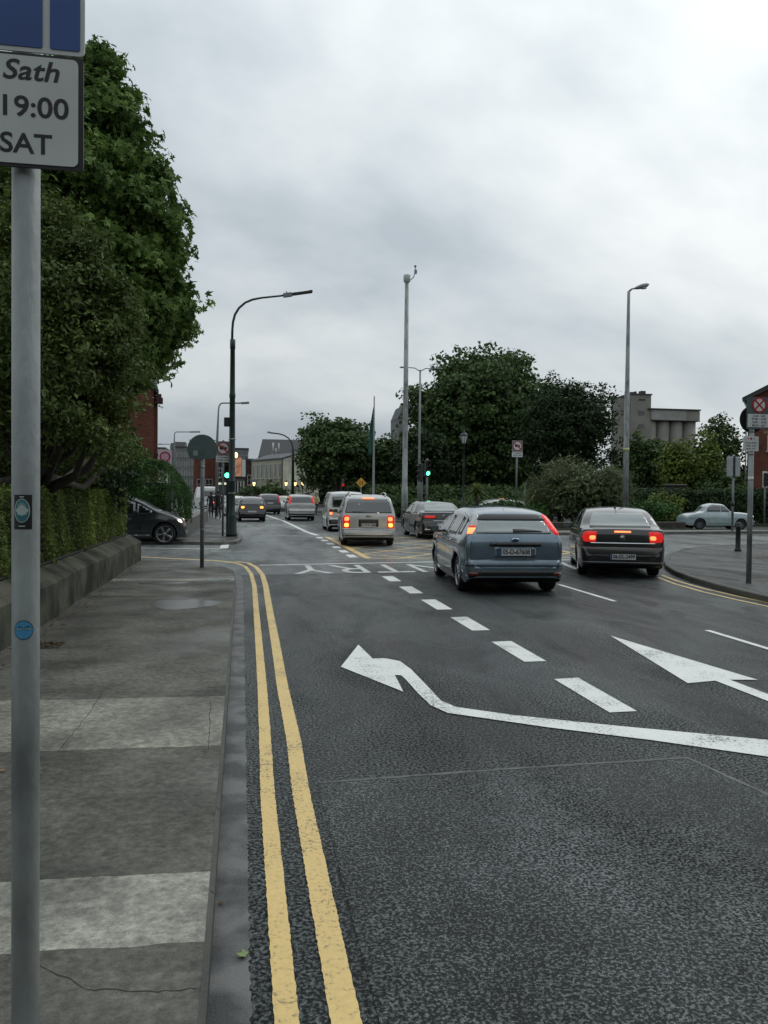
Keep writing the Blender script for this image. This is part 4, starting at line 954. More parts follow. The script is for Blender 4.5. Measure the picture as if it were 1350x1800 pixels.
c.patch([(-.86, .34), (.86, .34), (.88, .38), (-.88, .38)], 'B', 'bumper_lower', trim_black, off=.004)
c.seam([(-.76, 1.09), (-.75, .60), (.75, .60), (.76, 1.09)], 'B', .012, 'boot_seam')
c.patch(c.rr(-.87, .87, .545, .56, .006), 'B', 'bumper_strip', trim_black, off=.008, cell=.05)
c.patch([(-.55, 1.115), (-.05, 1.105), (-.05, 1.125), (-.30, 1.15), (-.55, 1.15)], 'B', 'rear_wiper', trim_black, off=.014)
m = MB(); m.lathe([(.055, -.008), (.066, -.012), (.068, .004), (.055, .006), (.055, -.008)], 24, 0, Matrix.Translation((0, .10, 1.0)) @ Matrix.Diagonal((1.3, 1, .7, 1)), 'y'); m.build('badge', chrome, c.root)
for sg in (-1, 1):
    m = MB(); m.tube([(sg*.60, .55, 1.62), (sg*.60, .75, 1.76), (sg*.60, 1.6, 1.79), (sg*.60, 2.5, 1.755), (sg*.60, 2.65, 1.65)], .022, 8); m.build('roof_rail', silver, c.root)
MB().slabY(c.rr(-.34, -.28, 1.35, 1.44, .01), .20, .203).build('window_sticker', sign_white, c.root)
c.doors((1.30, 2.40, 3.45), .32, belt); c.wheels(6, .64, .21); c.mirror(3.30, 1.07, trim_black); c.handle(1.6, .93, silver); c.handle(2.65, .92, silver)

beams(c, .70, 60)

# black saloon ahead on the right
blackp = paint('black_car_paint', (0.004, 0.004, 0.005), 0.1, 0.22)
sp = dict(hw=.91, R=.33, yr=1.05, yf=3.76, arch=.04, paint=blackp,
    prof=[(0, .50), (.01, .60), (.03, .66), (.06, .69), (.08, .84), (.105, .99), (.13, 1.035), (.17, 1.045), (.45, 1.06), (.60, 1.08), (1.05, 1.28), (1.35, 1.39), (1.7, 1.44), (2.2, 1.465), (2.65, 1.43), (3.0, 1.33), (3.65, 1.0), (3.72, .98), (4.3, .88), (4.6, .74), (4.77, .5)],
    rad=[(0, .06), (.06, .05), (.14, .045), (.6, .06), (.9, .07), (1.4, .10), (2.3, .10), (4.77, .08)],
    sec=[(.15, .90), (.30, .97), (.50, .995), (.70, 1.0), (.88, .985), (1.0, .955), (1.08, .91), (1.2, .855), (1.40, .755), (1.5, .73)],
    plan=[(0, .85), (.02, .885), (.06, .925), (.12, .955), (.3, .98), (.8, 1.0), (1.4, 1), (3.2, 1), (4.0, .97), (4.5, .88), (4.77, .74)])
c = Car('saloon_car', 'black saloon with chrome bumper line waiting ahead of the blue-grey hatchback', 'car', (7.72, 31.2), R(0.5), sp)
belt = [(0, 1.0), (1.0, .99), (3.7, .93)]
c.side_glass(.98, 3.40, belt, .085, (1.45, 2.38))
c.patch([(-.64, 1.085), (.64, 1.085), (.60, 1.22), (.545, 1.35), (-.545, 1.35), (-.60, 1.22)], 'B', 'rear_window', glass_with_daylight, cell=.03, off=.012)
c.patch([(-.66, 1.02), (.66, 1.02), (.55, 1.35), (-.55, 1.35)], 'F', 'windscreen', glass_with_daylight, cell=.03, off=.010)
for sd in ('BL', 'BR'):
    sg = 1 if sd == 'BL' else -1
    tl = c.patch([(sg*x, z) for x, z in [(.04, .82), (.50, .80), (.52, .84), (.50, .93), (.10, .95), (.03, .90)]], sd, 'tail_light', tail_off, cell=.04, ang=R(28), off=.008)
    c.patch([(sg*x, z) for x, z in c.rr(.10, .46, .83, .915, .03)], sd, 'lamp_glow', tail_on, parent=tl, cell=.04, ang=R(28), off=.012)
c.patch(c.rr(-.42, .42, .705, .73, .008), 'B', 'chrome_strip', chrome, off=.012, cell=.05)
c.patch(c.rr(-.78, .78, .37, .40, .01), 'B', 'chrome_strip', chrome, off=.012, cell=.05)
c.plate('06 D 1187', .575, x=0, w=.52, h=.11, txt=False)
m = MB(); m.lathe([(.042, -.006), (.055, -.012), (.058, 0), (.042, .008), (.042, -.006)], 20, 0, Matrix.Translation((0, .095, .90)), 'y')
m.slabY([(-.03, .035), (-.02, .035), (0, -.02), (.02, .035), (.03, .035), (.006, -.045), (-.006, -.045)], -.010, 0, M=Matrix.Translation((0, .092, .90))); m.build('badge', chrome, c.root)
c.doors((1.3, 2.38, 3.42), .30, belt); c.wheels(5, .70, .21); c.mirror(3.22, 1.0, blackp); c.handle(1.62, .88, chrome); c.handle(2.65, .87, chrome)

# white small van
white_p = paint('white_car_paint', (0.62, 0.63, 0.62), 0.0, 0.35)
sp = dict(hw=.86, R=.31, yr=.62, yf=3.25, arch=.05, paint=white_p,
    prof=[(0, .50), (.02, .58), (.05, .62), (.065, .9), (.085, 1.15), (.12, 1.5), (.17, 1.72), (.28, 1.79), (.8, 1.82), (1.9, 1.83), (2.3, 1.79), (2.6, 1.66), (3.1, 1.18), (3.2, 1.13), (3.7, .98), (3.95, .8), (4.05, .5)],
    sec=[(.2, .95), (.35, .985), (.6, 1.0), (.9, 1.0), (1.15, .98), (1.4, .93), (1.7, .86), (1.84, .84)],
    plan=[(0, .90), (.05, .95), (.12, .975), (.5, 1.0), (1.4, 1), (2.8, 1), (3.5, .96), (3.85, .88), (4.05, .76)])
c = Car('small_van', 'white high-roofed small van ahead of the silver people carrier', 'van', (4.72, 37.5), R(0.5), sp)
belt = [(0, 1.1), (3.2, 1.05)]
c.side_glass(1.95, 3.0, belt, .12, ())
c.patch(c.rr(-.66, .66, 1.12, 1.62, .05), 'B', 'rear_window', glass, cell=.08)
c.patch([(-.66, 1.18), (.66, 1.18), (.60, 1.64), (-.60, 1.64)], 'F', 'windscreen', glass)
for sd in ('BL', 'BR'):
    sg = 1 if sd == 'BL' else -1
    tl = c.patch([(sg*x, z) for x, z in c.rr(.02, .16, .74, 1.04, .03)], sd, 'tail_light', tail_off, cell=.04, ang=R(30), off=.008)
    c.patch([(sg*x, z) for x, z in c.rr(.04, .14, .77, .90, .03)], sd, 'lamp_glow', tail_hot, parent=tl, cell=.04, ang=R(30), off=.012)
c.patch(c.rr(-.80, .80, .36, .56, .04), 'B', 'rear_bumper', trim_black, off=.03, thick=.03)
c.seam([(0, .60), (0, 1.70)], 'B', .02, 'door_seam'); c.plate('', .75, x=-.4, txt=False)
c.doors((1.95, 2.95), .3, belt); c.wheels(6, .6, .19); c.mirror(2.85, 1.12, trim_black)

# dark electric car nosing out of the side road
dark_teal = paint('dark_grey_green_paint', (0.020, 0.026, 0.029), 0.25, 0.3)
sp = dict(hw=.885, R=.35, yr=.75, yf=3.32, arch=.05, paint=dark_teal, twist=True,
    prof=[(0, .55), (.02, .72), (.06, .80), (.10, 1.0), (.16, 1.12), (.36, 1.42), (.6, 1.52), (1.2, 1.58), (1.8, 1.585), (2.2, 1.53), (2.5, 1.43), (3.15, 1.09), (3.25, 1.06), (3.6, .94), (3.82, .80), (3.92, .66), (3.97, .45)],
    sec=[(.15, .90), (.30, .955), (.55, .99), (.75, 1.0), (.95, .965), (1.1, .93), (1.3, .85), (1.5, .765), (1.6, .73)],
    bot=[(0, .30), (.3, .2), (3.3, .19), (3.7, .22), (3.97, .30)],
    plan=[(0, .84), (.05, .92), (.15, .965), (.5, .995), (1.2, 1), (2.9, 1), (3.4, .97), (3.8, .86), (3.97, .72)])
nx, ny = -2.47+.62, 28.55
c = Car('small_electric_car', 'dark grey compact car with bladed alloy wheels emerging from the side road behind the hedge', 'car', (nx-3.97, 28.85), R(90), sp)
belt = [(0, 1.12), (1.4, 1.02), (1.9, .93), (2.6, 1.0), (3.1, 1.06)]
c.side_glass(.6, 2.92, belt, .10, (1.5, 2.42), pill=.035)
c.patch([(-.64, 1.10), (.64, 1.10), (.56, 1.46), (-.56, 1.46)], 'F', 'windscreen', glass_with_daylight)
c.patch([(-.60, 1.15), (.60, 1.15), (.54, 1.42), (-.54, 1.42)], 'B', 'rear_window', glass_with_daylight)
c.seam([(2.15, 1.545), (2.5, 1.465), (2.85, 1.285), (3.16, 1.12)], 'R', .03, 'windscreen_pillar', rim_silver, off=.006)
for sd in ('FR', 'FL'):
    sg = 1 if sd == 'FR' else -1
    # u runs along the body side: pick the panel on the corner
    hl = c.patch([(-sg*x, z) for x, z in [(.00, .70), (.02, .80), (-.16, .86), (-.22, .84), (-.14, .74)]], sd, 'headlight', lamp_clear, cell=.03, ang=R(62), off=.008)
    c.patch([(-sg*x, z) for x, z in [(-.01, .73), (.0, .79), (-.13, .835), (-.15, .80), (-.10, .75)]], sd, 'lamp_glow', head_on, parent=hl, cell=.03, ang=R(62), off=.012)
c.doors((1.35, 2.55, 2.56), .32, belt, 'R'); c.patch([(.5, .26), (2.85, .26), (2.85, .33), (.5, .33)], 'R', 'sill_panel', silver_edge, off=.004)
c.wheels(5, .76, .16, inset=.015); c.mirror(2.42, 1.05, trim_black, (1,)); c.mirror(2.42, 1.05, trim_black, (-1,))

# silver estate-like off-roader beyond the junction
silver2 = paint('warm_silver_paint', (0.40, 0.395, 0.385), 0.5, 0.35)
c = Car('off_road_car', 'silver off-roader with tall red pillar lamps ahead of the small white van', 'car', (3.76, 52.9), R(-0.5), gen_spec('suv', silver2))
fill(c, 'suv')
for sd in ('BL', 'BR'):
    sg = 1 if sd == 'BL' else -1
    tl = c.patch([(sg*x, z) for x, z in [(-.10, 1.1), (.08, 1.1), (.06, 1.25), (.0, 1.52), (-.08, 1.56), (-.09, 1.3)]], sd, 'tail_light', tail_on, cell=.05, ang=R(40), off=.008)
    c.patch([(sg*x, z) for x, z in c.rr(-.07, .06, 1.12, 1.26, .02)], sd, 'lamp_glow', tail_on, parent=tl, cell=.05, ang=R(40), off=.012)
c.plate('', .93, txt=False); c.patch(c.rr(-.8, .8, .55, .68, .03), 'B', 'bumper_panel', silver2, off=.02); c.patch(c.rr(-.82, .82, .36, .46, .03), 'B', 'rear_bumper', trim_black, off=.012)  # raised bumper panel in the plain body paint

# black hatchback by the left kerb beyond
c = Car('hatchback', 'black hatchback with amber tail lamps beyond the green traffic light', 'car', (0.62, 50.5), R(-2.5), gen_spec('hatch', blackp))
fill(c, 'hatch')
for sd in ('BL', 'BR'):
    sg = 1 if sd == 'BL' else -1
    tl = c.patch([(sg*x, z) for x, z in c.rr(.04, .30, .78, .98, .03)], sd, 'tail_light', tail_off, cell=.05, ang=R(40), off=.008)
    c.patch([(sg*x, z) for x, z in c.rr(.10, .25, .81, .93, .03)], sd, 'lamp_glow', amber_on, parent=tl, cell=.05, ang=R(40), off=.012)
c.plate('', .62, txt=False)

# black off-roader further on
c = Car('off_road_car', 'black off-roader with long bracket-shaped red lamps between the hatchback and the silver one', 'car', (2.30, 68.6), R(-4), gen_spec('suv', blackp))
fill(c, 'suv')
for sd in ('BL', 'BR'):
    sg = 1 if sd == 'BL' else -1
    tl = c.patch([(sg*x, z) for x, z in [(-.10, 1.02), (.12, 1.02), (.12, 1.08), (.03, 1.12), (.02, 1.3), (-.01, 1.54), (-.07, 1.56), (-.06, 1.3), (-.10, 1.15)]], sd, 'tail_light', tail_on, cell=.05, ang=R(40), off=.008)
c.plate('', .93, txt=False)

# oncoming and farther cars
def headlit(c, z=(.70, .84), lit=True):
    for sd in ('FL', 'FR'):
        sg = 1 if sd == 'FL' else -1
        hl = c.patch([(-sg*-x, zz) for x, zz in c.rr(.02, .26, z[0], z[1], .03)], sd, 'headlight', lamp_clear, cell=.06, ang=R(40), off=.008)
        if lit: c.patch([(-sg*-x, zz) for x, zz in c.rr(.08, .18, z[0]+.02, z[1]-.03, .02)], sd, 'lamp_glow', head_on, parent=hl, cell=.06, ang=R(40), off=.012)
p = at(500, 900, 78)
c = Car('hatchback', 'pale silver hatchback coming towards the camera behind the silver off-roader', 'car', (p.x+.3, 84), R(184), gen_spec('hatch', silver))
fill(c, 'hatch'); headlit(c, lit=True)
p = at(424, 890, 62)
c = Car('hatchback', 'white hatchback ahead of the black one near the lit billboard', 'car', (p.x-.25, 62), R(-6), gen_spec('hatch', white_p))
fill(c, 'hatch')
for sd in ('BL', 'BR'):
    sg = 1 if sd == 'BL' else -1
    c.patch([(sg*x, z) for x, z in c.rr(.04, .28, .78, .96, .03)], sd, 'tail_light', tail_off, cell=.06, ang=R(40), off=.008)
p = at(388, 890, 74)
c = Car('hatchback', 'dark red-lit hatchback far along the left kerb behind the slim posts', 'car', (p.x, 76), R(-10), gen_spec('hatch', charcoal))
fill(c, 'hatch')
for sd in ('BL', 'BR'):
    sg = 1 if sd == 'BL' else -1
    tl = c.patch([(sg*x, z) for x, z in c.rr(.04, .28, .78, .96, .03)], sd, 'tail_light', tail_on, cell=.06, ang=R(40), off=.008)
    c.patch([(sg*x, z) for x, z in c.rr(.08, .2, .8, .92, .03)], sd, 'lamp_glow', tail_hot, parent=tl, cell=.06, ang=R(40), off=.012)
p = at(370, 888, 92)
spv = dict(sp); 
c = Car('delivery_van', 'white high van far down the road between the two slim posts', 'van', (p.x, 92), R(-14), dict(hw=.98, R=.34, yr=.9, yf=4.0, paint=white_p,
    prof=[(0, .55), (.03, .62), (.06, 1.2), (.10, 2.1), (.2, 2.32), (.6, 2.38), (3.0, 2.38), (3.5, 2.2), (4.1, 1.45), (4.3, 1.2), (4.8, 1.0), (5.0, .6)],
    sec=[(.2, .95), (.6, 1.0), (1.2, 1.0), (2.0, .94), (2.4, .9)], plan=[(0, .93), (.1, .98), (.6, 1), (4.0, 1), (4.7, .9), (5, .8)]))
c.patch(c.rr(-.75, .75, 1.35, 1.95, .05), 'B', 'rear_window', glass); c.wheels(6)
for sd in ('BL', 'BR'):
    sg = 1 if sd == 'BL' else -1
    c.patch([(sg*x, z) for x, z in c.rr(.03, .16, .9, 1.3, .03)], sd, 'tail_light', tail_on, cell=.08, ang=R(30), off=.01)
c.side_glass(3.0, 4.0, [(0, 1.35), (4, 1.3)], .15, ())

# vintage pale blue car on the far right
pale_blue = paint('pale_blue_car_paint', (0.34, 0.43, 0.44), 0.0, 0.3)
sp = dict(hw=.74, R=.30, yr=.78, yf=3.02, arch=.03, paint=pale_blue,
    prof=[(0, .48), (.03, .60), (.12, .74), (.4, .86), (.85, .93), (1.0, .97), (1.25, 1.26), (1.4, 1.35), (1.65, 1.40), (2.05, 1.38), (2.2, 1.32), (2.55, .98), (2.62, .96), (3.2, .93), (3.55, .86), (3.72, .72), (3.78, .5)],
    sec=[(.2, .95), (.4, 1.0), (.65, 1.0), (.82, .95), (.93, .86), (1.1, .80), (1.3, .72), (1.42, .68)],
    rad=[(0, .10), (.6, .14), (1.2, .12), (2.2, .12), (2.7, .16), (3.78, .14)], bot=[(0, .3), (.2, .24), (3.5, .24), (3.78, .3)],
    plan=[(0, .80), (.06, .88), (.2, .95), (.6, 1.0), (1.4, 1), (2.8, 1), (3.4, .97), (3.65, .88), (3.78, .78)])
p0 = at(1206, 925, 41.0)
c = Car('vintage_coupe', 'pale blue vintage two-door car passing behind the low garden wall on the right', 'car', (p0.x, 41.6), R(97), sp)
c.side_glass(1.22, 2.52, [(0, .98), (2.6, .98)], .075, (1.95,), mt=glass, pill=.02)
c.patch([(-.50, 1.0), (.50, 1.0), (.44, 1.30), (-.44, 1.30)], 'F', 'windscreen', glass_with_daylight, cell=.04)
c.patch([(-.46, 1.0), (.46, 1.0), (.40, 1.28), (-.40, 1.28)], 'B', 'rear_window', glass_with_daylight, cell=.04)
for sg in (-1, 1):
    m = MB(); m.lathe([(0.09, -.05), (.105, .0), (.10, .03), (.085, .04)], 20, 0, Matrix.Translation((sg*.52, 3.72, .70)), 'y'); h = m.build('headlight', chrome, c.root)
    m = MB(); m.lathe([(0.001, .055), (.05, .05), (.085, .03), (.085, -.02), (.001, -.02)], 20, 0, Matrix.Translation((sg*.52, 3.73, .70)), 'y'); m.build('lamp_glow', head_on, h)
c.patch(c.rr(-.4, .4, .5, .62, .03), 'F', 'grille', trim_black); m = MB(); m.tube([(-.7, 3.72, .45), (-.55, 3.84, .45), (.55, 3.84, .45), (.7, 3.72, .45)], .035, 8); m.build('bumper', chrome, c.root)
c.doors((1.25, 2.35), .34, [(0, .93), (3, .93)], 'LR'); c.wheels(8, .55, .15, spoke=silver_edge); c.seam([(.25, .62), (3.5, .62)], 'R', .015, 'side_trim', chrome)
for j, (px, Y, hd, pm, lb, orange) in enumerate([(866, 47.5, 264, white_p, 'white car with an orange roof stripe behind the blue-grey hatchback', 1), (966, 50, 250, white_p, 'white car with an orange roof stripe half hidden by the tall shrubs', 1),
                                         (797, 74, 78, silver, 'silver hatchback parked under the dark trees behind the palm', 0)]):
    p = at(px, 900, Y)
    c = Car('hatchback', lb, 'car', (p.x+(2.0 if hd > 180 else -2), Y), R(hd), gen_spec('hatch', pm)); fill(c, 'hatch')
    if j == 2: c.root.location.z = 0.55
    if orange:
        m = MB(); m.box(-.5, .5, 1.35, 1.5, 1.50, 1.58, ch=.02); m.build('roof_sign', mat('taxi_orange', (0.65, 0.28, 0.08), 0.4), c.root)
        if j == 0: headlit(c)

# ------------------------------------------------------------------ signs, posts, lamps
def ring_poly(r, n=40, a0=0, cx=0, cz=0): return [(cx+r*math.cos(a0+2*PI*k/n), cz+r*math.sin(a0+2*PI*k/n)) for k in range(n)]
def rrp(x0, x1, z0, z1, r=0.02, k=4):
    pts = []
    for cx, cz, a0 in ((x1-r, z1-r, 0), (x0+r, z1-r, 90), (x0+r, z0+r, 180), (x1-r, z0+r, 270)):
        pts += [(cx+r*math.cos(R(a0+90*i/k)), cz+r*math.sin(R(a0+90*i/k))) for i in range(k+1)]
    return pts
def annulusY(mb, r0, r1, y0, y1, cx=0, cz=0, mi=0, n=40):
    mb.lathe([(r0, y0), (r1, y0), (r1, y1), (r0, y1), (r0, y0)], n, mi, Matrix.Translation((cx, 0, cz)), 'y', smooth=False, cap=False)
def barY(mb, x0, z0, x1, z1, w, y0, y1, mi=0):
    d = Vector((x1-x0, z1-z0)).normalized(); n = Vector((-d.y, d.x))*w/2
    mb.slabY([(x0+n.x, z0+n.y), (x0-n.x, z0-n.y), (x1-n.x, z1-n.y), (x1+n.x, z1+n.y)], y0, y1, mi)

# near sign post at the left edge of the frame
d_ = ray(45, 1400); P0 = Vector((0, 0, H_EYE))+d_*2.40
S = thing('sign_post', 'galvanised bus lane sign post with two stickers, nearest on the left', 'sign post', (P0.x, P0.y, 0.11))
m = MB(); m.lathe([(.0375, -.05), (.038, 0), (.038, 3.6), (.03, 3.61), (.001, 3.615)], 32); m.build('pole', galv_dirty, S)
def loc_of(px, py, Y): p = at(px, py, Y); return (p.x-P0.x, p.z-0.11)
Yp = P0.y-0.055; xr, z_top = loc_of(147, 103, Yp); _, z_bot = loc_of(139, 301, Yp)
xl = xr-0.60
m = MB(); m.slabY(rrp(xl, xr, z_bot, z_top, .012), -.055, -.049); pf = m.build('time_plate', sign_black, S)
m = MB(); m.slabY(rrp(xl+.012, xr-.014, z_bot+.010, z_top-.008, .016), -.0575, -.0545); wp = m.build('plate_face', sign_white, pf)
sc_ = 1/607*0.995
def tline(body, px_r, py_c, hpx, shear=0, sp_=1.0, sx=1.0):
    x, z = loc_of(px_r, py_c, Yp); o = text('lettering', body, hpx*sc_/0.70, sign_black, wp, (x, -.0580, z), shear=shear, align='RIGHT', offset=0.0012, spacing=sp_, sx=sx, depth=.001)
    return o
tline('Sath', 104, 131, 33, .22, 1.02, 1.12); tline('Luan -', -22, 119, 33, .22, 1.02, 1.1); tline('-19:00', 122, 196, 34, 0, 1.0, 1.08); tline('07:00', -14, 184, 34, 0, 1.0, 1.08); tline('-SAT', 92, 258, 33, 0, 1.0, 1.04); tline('MON', -16, 248, 33, 0, 1.0, 1.04)
zb2 = z_top+0.004
m = MB(); m.slabY(rrp(xl, xr+.003, zb2, zb2+.62, .015), -.056, -.050); bp_ = m.build('bus_lane_plate', sign_white, S)
x1_ = loc_of(141, 50, Yp)[0]; x0_ = loc_of(88, 50, Yp)[0]; xa_ = loc_of(75, 50, Yp)[0]; xb_ = xl+.012
m = MB(); m.slabY(rrp(x0_, x1_, zb2+.013, zb2+.60, .006), -.0585, -.0555); m.slabY(rrp(xb_, xa_, zb2+.013, zb2+.60, .006), -.0585, -.0555); m.build('blue_field', sign_blue, bp_)
for zc in (z_top-.08, z_bot+.06, zb2+.1):
    m = MB(); m.tube([(-.0, -.05, zc-.012), (0, -.05, zc+.012)], .001, 4); m.lathe([(.0385, -.014), (.041, -.014), (.041, .014), (.0385, .014), (.0385, -.014)], 28, 0, Matrix.Translation((0, 0, zc)), cap=False); m.box(-.03, .03, -.05, -.036, -.012+zc, .012+zc); m.build('bracket', galv, S)
TH0 = math.atan2(-P0.y, -P0.x)    # direction from pole towards the road-side viewer
def wrap(mb, poly, zc, off=0.0006, mi=0, n=5):
    # wrap a flat decal (u to the right, v up; metres) round the pole
    us = [p[0] for p in poly]; c_ = (sum(us)/len(us), sum(p[1] for p in poly)/len(poly)); vs = []
    r = .038+off
    def W_(u, v): a = TH0+u/r; return (r*math.cos(a), r*math.sin(a), zc+v)
    N_ = len(poly); rings = []
    for k in range(n, 0, -1): rings.append([W_(c_[0]+(u-c_[0])*k/n, c_[1]+(v-c_[1])*k/n) for u, v in poly])
    vs = [p for r_ in rings for p in r_]+[W_(*c_)]
    fs = [[i*N_+k, i*N_+(k+1) % N_, (i+1)*N_+(k+1) % N_, (i+1)*N_+k] for i in range(n-1) for k in range(N_)]+[[(n-1)*N_+k, (n-1)*N_+(k+1) % N_, n*N_] for k in range(N_)]
    mb.add(vs, fs, mi, True)
def dense(poly, s=0.004):
    out = []
    for i in range(len(poly)):
        a, b = Vector(poly[i]), Vector(poly[(i+1) % len(poly)]); k = max(1, int((b-a).length/s)); out += [tuple(a.lerp(b, j/k)) for j in range(k)]
    return out
st_teal = mat('sticker_teal', (0.04, 0.16, 0.19), 0.5); st_pale = mat('sticker_pale', (0.45, 0.52, 0.5), 0.5); st_blue = mat('sticker_blue', (0.06, 0.27, 0.48), 0.45)
z1c = at(45, 900, P0.y-.03).z-.11; z2c = at(45, 1107, P0.y-.03).z-.11
m = MB(); U0 = -.009
wrap(m, dense([(U0-.026, -.049), (U0+.026, -.049), (U0+.026, .049), (U0-.026, .049)]), z1c, .0006, 0)
wrap(m, ring_poly(.0, 4) if False else [(U0-.002+.022*math.cos(t), .004+.034*math.sin(t)) for t in np.linspace(0, 2*PI, 40)[:-1]], z1c, .0010, 1)
wrap(m, [(U0-.002+.020*math.cos(t), .004+.032*math.sin(t)) for t in np.linspace(PI, 2*PI, 24)], z1c, .0014, 2)
wrap(m, [(U0-.002+.0195*math.cos(t), .005+.031*math.sin(t)) for t in np.linspace(0, PI, 24)], z1c, .0013, 2)
for k in range(9):
    a = PI*(k+.5)/9; wrap(m, [(U0-.002+.008*math.cos(a-.15), .006+.010*math.sin(a-.15)), (U0-.002+.0175*math.cos(a), .006+.027*math.sin(a)), (U0-.002+.008*math.cos(a+.15), .006+.010*math.sin(a+.15))], z1c, .0018, 1, 2)
wrap(m, [(U0-.002+.009*math.cos(t), .005+.012*math.sin(t)) for t in np.linspace(0, PI, 16)], z1c, .0020, 1)
for q, zq in enumerate((-.006, -.040, .043)): wrap(m, dense([(U0-.014+.003*q, zq-.0015), (U0+.010-.003*q, zq-.0015), (U0+.010-.003*q, zq+.0015), (U0-.014+.003*q, zq+.0015)]), z1c, .0018, 1, 2)
m.build('sticker', [sign_black, st_pale, st_teal], S, fix=True)
m = MB(); wrap(m, ring_poly(.0275, 40, 0, U0+.003), z2c, .0006, 0); wrap(m, ring_poly(.0255, 40, 0, U0+.003), z2c, .0010, 1)
for sx in (-1, 1):
    cx = U0+.003+sx*.0115
    wrap(m, [(cx+.0085*math.cos(t), .003+.0032*math.sin(t)) for t in np.linspace(0, 2*PI, 20)[:-1]], z2c, .0014, 0, 2); wrap(m, [(cx+.007*math.cos(t), .003+.0022*math.sin(t)) for t in np.linspace(0, 2*PI, 20)[:-1]], z2c, .0018, 2, 2)
    wrap(m, ring_poly(.0018, 10, 0, cx, .003), z2c, .0022, 0, 2)
    wrap(m, [(cx-.009, .008), (cx, .0105), (cx+.009, .008), (cx+.009, .0088), (cx, .0115), (cx-.009, .0088)], z2c, .0016, 0, 2)
m.build('sticker', [sign_black, st_blue, st_pale], S)

# grey back of a round sign beside the footpath
bx, by = G(355, 998, .11)
S = thing('sign_post', 'thin galvanised post with the grey back of a round sign on the near footpath', 'sign post', (bx, by, .11), R(-4))
zc = at(360, 790, by).z-.11; r = .315
MB().lathe([(.043, -.03), (.043, zc+r-.09), (.03, zc+r-.08), (.001, zc+r-.08)], 20).build('pole', galv, S)
pts = [(x, max(z, -.205)) for x, z in ring_poly(r, 64)]; pts2 = []
for p in pts:
    if not pts2 or (abs(p[0]-pts2[-1][0])+abs(p[1]-pts2[-1][1]) > 1e-4): pts2.append(p)
m = MB(); m.slabY([(a, b+zc) for a, b in pts2], -.062, -.052); m.build('sign_plate', sign_grey, S)
m = MB(); m.box(-.285, .285, -.052, -.040, zc+.185, zc+.20); m.box(-.27, .27, -.052, -.040, zc-.185, zc-.165); m.build('stiffener', mat('sign_back_dark', (0.05, 0.075, 0.07), 0.5), S)
m = MB(); m.slabY(rrp(-.19, -.09, zc-.14, zc-.03, .01), -.0645, -.0615); m.build('label_sticker', mat('pale_sticker', (0.22, 0.26, 0.25), 0.5), S)
for z in (.8, zc-.4): MB().lathe([(.042, z), (.047, z), (.047, z+.04), (.042, z+.04), (.042, z)], 20, cap=False).build('band', galv, S)
# rotate so its back faces the camera: plate sits on the road-traffic side

# main lamp column on the far corner
lx, ly = G(407, 943, .11)
S = thing('street_lamp', 'tall dark green street lamp with swan-neck arm and flat head on the far corner', 'street lamp', (lx, ly, .11))
def hz(py, px=407): return at(px, py, ly).z-.11
zt_ = hz(597)
MB().lathe([(.21, -.02), (.21, .10), (.185, .16), (.18, .75), (.165, .82), (.125, .92), (.12, 2.0), (.13, 2.02), (.13, 2.07), (.118, 2.09), (.10, hz(700)), (.115, hz(698)), (.115, hz(694)), (.098, hz(690)), (.085, zt_-.35), (.10, zt_-.33), (.10, zt_), (.06, zt_+.02), (.001, zt_+.03)], 28).build('column', green_iron, S)
pa = [at(x, y, ly)-Vector((lx, ly, .11)) for x, y in ((408, 600), (408.4, 580), (409.6, 566), (413, 553), (420, 541.5), (431, 532), (444, 526.5), (460, 523.5), (498, 519.5))]
MB().tube(pa, [.045]*4+[.042]*3+[.036]*2, 12).build('arm', green_iron, S)
e0 = pa[-1]; e1 = at(513, 517.5, ly)-Vector((lx, ly, .11)); e2 = at(549, 512.5, ly)-Vector((lx, ly, .11))
def bar_box(mb, a, b, w, t, mi=0):
    d = (b-a).normalized(); n = Vector((-d.z, 0, d.x)); y = Vector((0, w/2, 0)); vs = [a-y-n*t/2, b-y-n*t/2, b-y+n*t/2, a-y+n*t/2, a+y-n*t/2, b+y-n*t/2, b+y+n*t/2, a+y+n*t/2]
    mb.add([tuple(v) for v in vs], [[0, 1, 2, 3], [7, 6, 5, 4], [0, 4, 5, 1], [1, 5, 6, 2], [2, 6, 7, 3], [3, 7, 4, 0]], mi)
m = MB(); bar_box(m, e0, e1, .16, .14); m.box(e0.x+.10, e0.x+.14, -.02, .02, e0.z+.06, e0.z+.16); hd = m.build('lamp_housing', galv, S)
m = MB(); bar_box(m, e1, e2, .30, .055); bar_box(m, e1.lerp(e2, .1)+Vector((0, 0, .04)), e1.lerp(e2, .16)+Vector((0, 0, .04)), .05, .05); bar_box(m, e1.lerp(e2, .85)+Vector((0, 0, .04)), e1.lerp(e2, .95)+Vector((0, 0, .04)), .05, .05); m.build('lamp_head', trim_black, S)
MB().box(-.30, -.08, -.09, .09, hz(750), hz(734), ch=.02).build('control_box', black_iron, S)
for z in (hz(773), hz(868)): MB().lathe([(.11, z), (.128, z), (.128, z+.045), (.11, z+.045), (.11, z)], 24, cap=False).build('band', galv_dirty, S)

